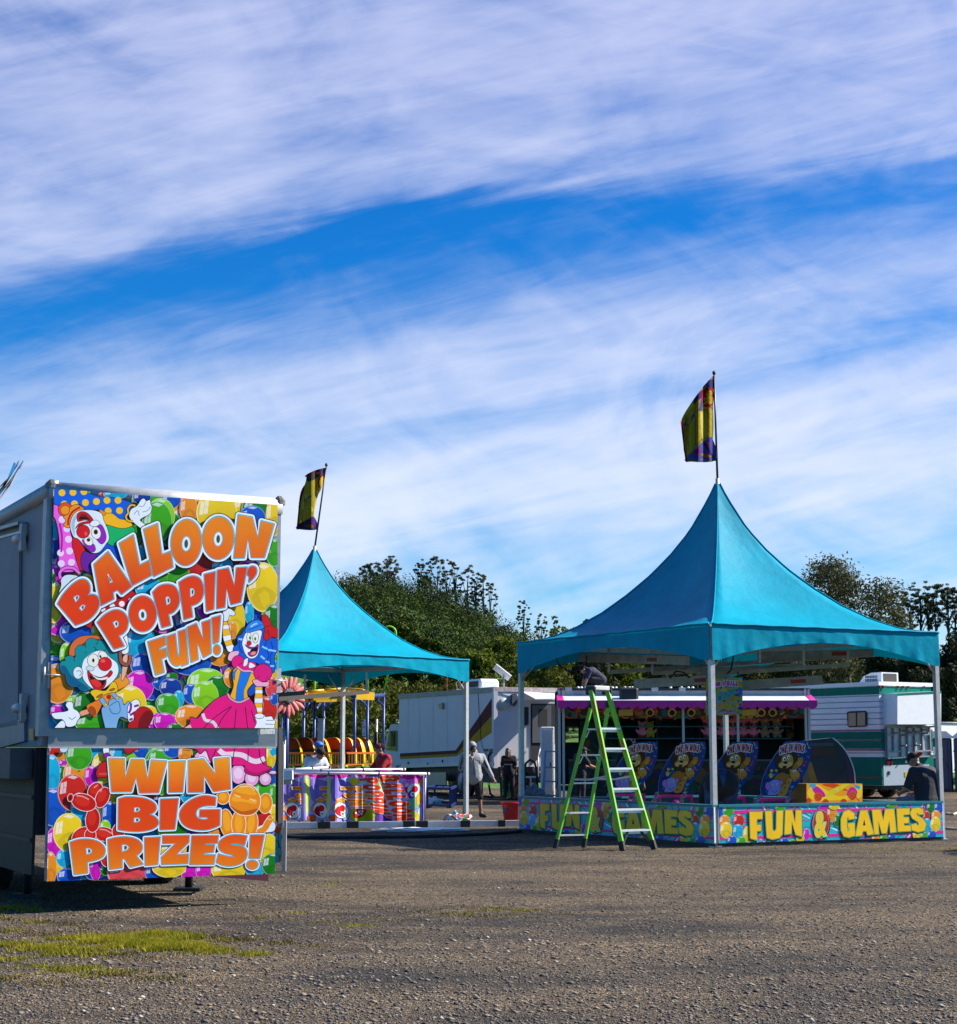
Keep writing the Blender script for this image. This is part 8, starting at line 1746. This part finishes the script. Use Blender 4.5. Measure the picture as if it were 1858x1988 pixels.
p=G(912,1592);hm_,Q,h,HM=person('stout man in a grey hooded jacket and black shorts, behind the far tent leg',(p.x+.06,39.95,0),rad(10),dict(sl=(-.22,0,1.4),sr=(.22,0,1.4),el=(-.3,-.06,1.12),wl=(-.06,-.22,1.4),er=(.36,0,1.13),wr=(.46,-.06,.93),hl=(-.11,0,.9),hr=(.11,0,.9),kl=(-.16,0,.49),kr=(.16,-.03,.49),al=(-.2,.04,.09),ar=(.19,-.04,.09),tl=(-.27,-.1,.035),tr=(.27,-.2,.035),face=(.35,-1,-.12),hld=(.3,.1,.8)),dict(shirt=GREYC,sleeve=1.95,trousers=BLK,leg=1.12,shoes=SHOE,skin=SKIN2),1.0,fat=1.22)
fused('hood',[('e',h(0,-.035,.04),(.108,.115,.118),HM),('c',h(-.07,-.03,-.09),h(.07,-.03,-.09),.07,.07)],GREYC,hm_,.012);b=MB();b.ell(h(0,.02,.0),(.083,.085,.1),14,10,HM);b.build('hood_lining',DKC,hm_)
b=MB();b.ell(h(0,.062,-.01),(.06,.045,.075),12,9,HM);b.build('face',SKIN2,hm_)
for a,c_ in(('sl','el'),('sr','er')):
    for e_ in(-.02,.0,.02):b=MB();o_=Vector((e_,-.085,.01));b.tube([Q[a]+o_,Q[c_]+o_*.9],.007,5);b.build('sleeve_stripe',NAVY,hm_)
b=MB();b.tube([Q['nec']+Vector((.03,-.17,-.08)),Q['pel']+Vector((.03,-.215,.05))],.008,5);b.build('zip',DKC,hm_)

p=G(988,1553);wm,Q,h,HM=person('grey haired woman in a black printed shirt, seen from behind by the truck',(p.x,p.y,0),rad(165),dict(face=(-.75,-.65,0),wr=(.3,-.12,.9),wl=(-.2,-.2,.95)),dict(shirt=BLK,trousers=BLK,shoes=SHOE,hair=mat('grey_hair',(.12,.1,.085),.6,0,.4,40),long=.17),.93,fat=1.05)
bk=Q['che']+Vector((0,-.185,.0));A=Art();A.raw([Vector(q)for q in((-.16,.1),(.12,.1),(.12,.22),(-.16,.22))],hexc('#a83a14'));A.raw([Vector(q)for q in((-.16,.1),(.12,.1),(.12,.15),(-.16,.15))],hexc('#3a1408'));A.frame(0,0,1)
put_text(A,'Columbia',[(-.15,.07),(.12,.07),(.12,.02),(-.15,.02)],hexc('#e8e4e0'),layers=((.01,'#e8e4e0'),));A.build('shirt_print',SHADEINK,lambda q,hh:bk+Vector((q[0],-.01-hh,q[1]-.12)),wm,step=5e-4,nrm=Vector((0,-1,0)))
person('dark haired person half hidden beyond the woman in black',(P(981,1500,54.6).x,54.6,0),rad(200),dict(),dict(shirt=DKC,trousers=BLK,shoes=SHOE,hair=HAIRB,curl=8),.96)

p=P(604,1604,35.6);person('young man in a white printed shirt and black cap bending over the banners',(p.x,35.6,0),rad(25),dict(che=(.03,-.08,1.22),nec=(.06,-.2,1.38),hea=(.08,-.28,1.49),sl=(-.15,-.14,1.35),sr=(.21,-.12,1.34),el=(-.22,-.28,1.12),er=(.3,-.26,1.1),wl=(-.1,-.46,1.02),wr=(.32,-.5,1.06),kl=(-.12,-.05,.49),kr=(.14,-.04,.49),al=(-.24,0,.09),ar=(.26,0,.09),tl=(-.26,-.17,.035),tr=(.36,-.15,.035),face=(.45,-.8,-.5)),dict(shirt=mat('printed_tee',(.6,.6,.62),.85,0,.05,5,dirt=.95,dirt_col=(.05,.05,.05)),trousers=BLK,shoes=SHOE,cap=BLK,brim=-1,skin=SKIN2),1.0)
p=P(613,1604,36.4);person('person in a blue cap holding the upright steel stub',(p.x,36.4,0),rad(60),dict(hea=(0,-.05,1.62),er=(.2,-.22,1.15),wr=(.1,-.42,1.18),el=(-.22,-.2,1.12),wl=(-.1,-.42,1.1)),dict(shirt=BRN,trousers=BLK,shoes=SHOE,cap=mat('blue_cap',(.02,.16,.5),.6),skin=SKIN2),1.0)
p=P(744,1606,36.1);person('man in a red shirt and backward maroon cap facing left over the banners',(p.x,36.1,0),rad(-62),dict(nec=(0,-.05,1.44),hea=(-.02,-.09,1.58),el=(-.24,-.18,1.13),er=(.24,-.2,1.13),wl=(-.2,-.45,1.08),wr=(.16,-.46,1.06),kl=(-.2,-.04,.49),kr=(.2,0,.49),al=(-.3,-.02,.09),ar=(.3,.05,.09),tl=(-.32,-.2,.035),tr=(.32,-.12,.035),face=(-.15,-1,-.1)),dict(shirt=REDC,trousers=BLK,shoes=SHOE,cap=mat('maroon_cap',(.16,.012,.03),.7),brim=-1,hair=HAIRB),1.0)

p=P(1152,1336,51.2);person('man in a navy shirt crouching on the stall roof above the ladder',(p.x+.05,51.2,zr+.02),rad(-80),dict(pel=(0,.2,.3),che=(0,-.08,.52),nec=(0,-.26,.6),hea=(0,-.37,.6),sl=(-.17,-.2,.55),sr=(.17,-.2,.55),el=(-.2,-.3,.3),er=(.2,-.3,.3),wl=(-.18,-.36,.08),wr=(.18,-.36,.08),hl=(-.1,.2,.28),hr=(.1,.2,.28),kl=(-.15,-.12,.3),kr=(.15,-.12,.3),al=(-.14,.18,.07),ar=(.14,.18,.07),tl=(-.14,.02,.03),tr=(.14,.02,.03),face=(0,-.7,-.7)),dict(shirt=NAVY,sleeve=.8,trousers=BLK,shoes=SHOE,hair=HAIRB),1.0)

p=P(1798,1563,30.15);sm_,Q,h,HM=person('man in a dark shirt sitting on the counter end with bowed head',(p.x+.03,30.2,p.z+.02-.12),rad(-146),dict(pel=(0,.02,.14),che=(0,-.02,.46),nec=(0,-.13,.66),hea=(0,-.23,.77),sl=(-.2,-.07,.6),sr=(.2,-.07,.6),el=(-.3,-.1,.33),er=(.3,-.14,.33),wl=(-.14,-.36,.26),wr=(.16,-.38,.27),hl=(-.1,0,.12),hr=(.1,0,.12),kl=(-.12,-.42,.14),kr=(.12,-.42,.14),al=(-.12,-.4,-.3),ar=(.12,-.4,-.3),tl=(-.12,-.55,-.36),tr=(.12,-.55,-.36),face=(.1,-.8,-.6)),dict(shirt=DKC,sleeve=.8,trousers=cloth('grey_jeans',(.16,.2,.28)),shoes=SHOE,cap=BLK,brimc=mat('red_brim',(.22,.012,.02),.6),brim=-1,skin=SKIN),1.14,fat=1.12)
t=thing('phone','dark phone held by the seated man','phone',tuple(Q['wr']));b=MB();b.bbox(Q['wr'].lerp(Q['wl'],.5)+Vector((-.03,.05,.06)),(.075,.15,.01),.004,rad(70),Matrix.Rotation(rad(70),3,'Z')@Matrix.Rotation(rad(25),3,'X'));o=b.build('case',BLACK,t)
b=MB();b.box(Q['wr'].lerp(Q['wl'],.5)+Vector((-.03,.05,.068)),(.066,.135,.003),M=Matrix.Rotation(rad(70),3,'Z')@Matrix.Rotation(rad(25),3,'X'));b.build('screen',mat('screen_glass',(.02,.025,.03),.1),t)

p=P(1402,1560,29.6);person('person stooping behind the front tent leg, dark denim seat towards the camera',(p.x,29.75,0),rad(180),dict(pel=(0,.1,.93),che=(0,-.3,.86),nec=(0,-.48,.76),hea=(0,-.6,.7),sl=(-.19,-.42,.78),sr=(.19,-.42,.78),el=(-.24,-.42,.5),er=(.24,-.42,.5),wl=(-.2,-.5,.26),wr=(.2,-.5,.26),hl=(-.12,.08,.88),hr=(.12,.08,.88),kl=(-.17,-.04,.5),kr=(.17,-.04,.5),al=(-.17,.1,.09),ar=(.17,.1,.09),tl=(-.19,-.06,.035),tr=(.19,-.06,.035),face=(0,-.6,-.8)),dict(shirt=BLK,sleeve=1.6,trousers=DENIM,shoes=SHOE,hair=HAIRB),1.1,fat=1.5)

person('curly black haired worker standing behind the leftmost lion board',(P(1222,1440,35.6).x,35.6,0),rad(170),dict(),dict(shirt=BLK,trousers=BLK,shoes=SHOE,hair=HAIRB,curl=26,skin=SKIN2),1.02)
person('worker in dark clothes in the shade at the left end of the stall',(P(1126,1460,47.5).x,47.5,0),rad(120),dict(nec=(0,-.08,1.42),hea=(0,-.14,1.54),el=(-.22,-.2,1.15),er=(.22,-.2,1.15),wl=(-.15,-.42,1.1),wr=(.15,-.42,1.1)),dict(shirt=BLK,trousers=BLK,shoes=SHOE,cap=BLK,skin=SKIN2),.98)
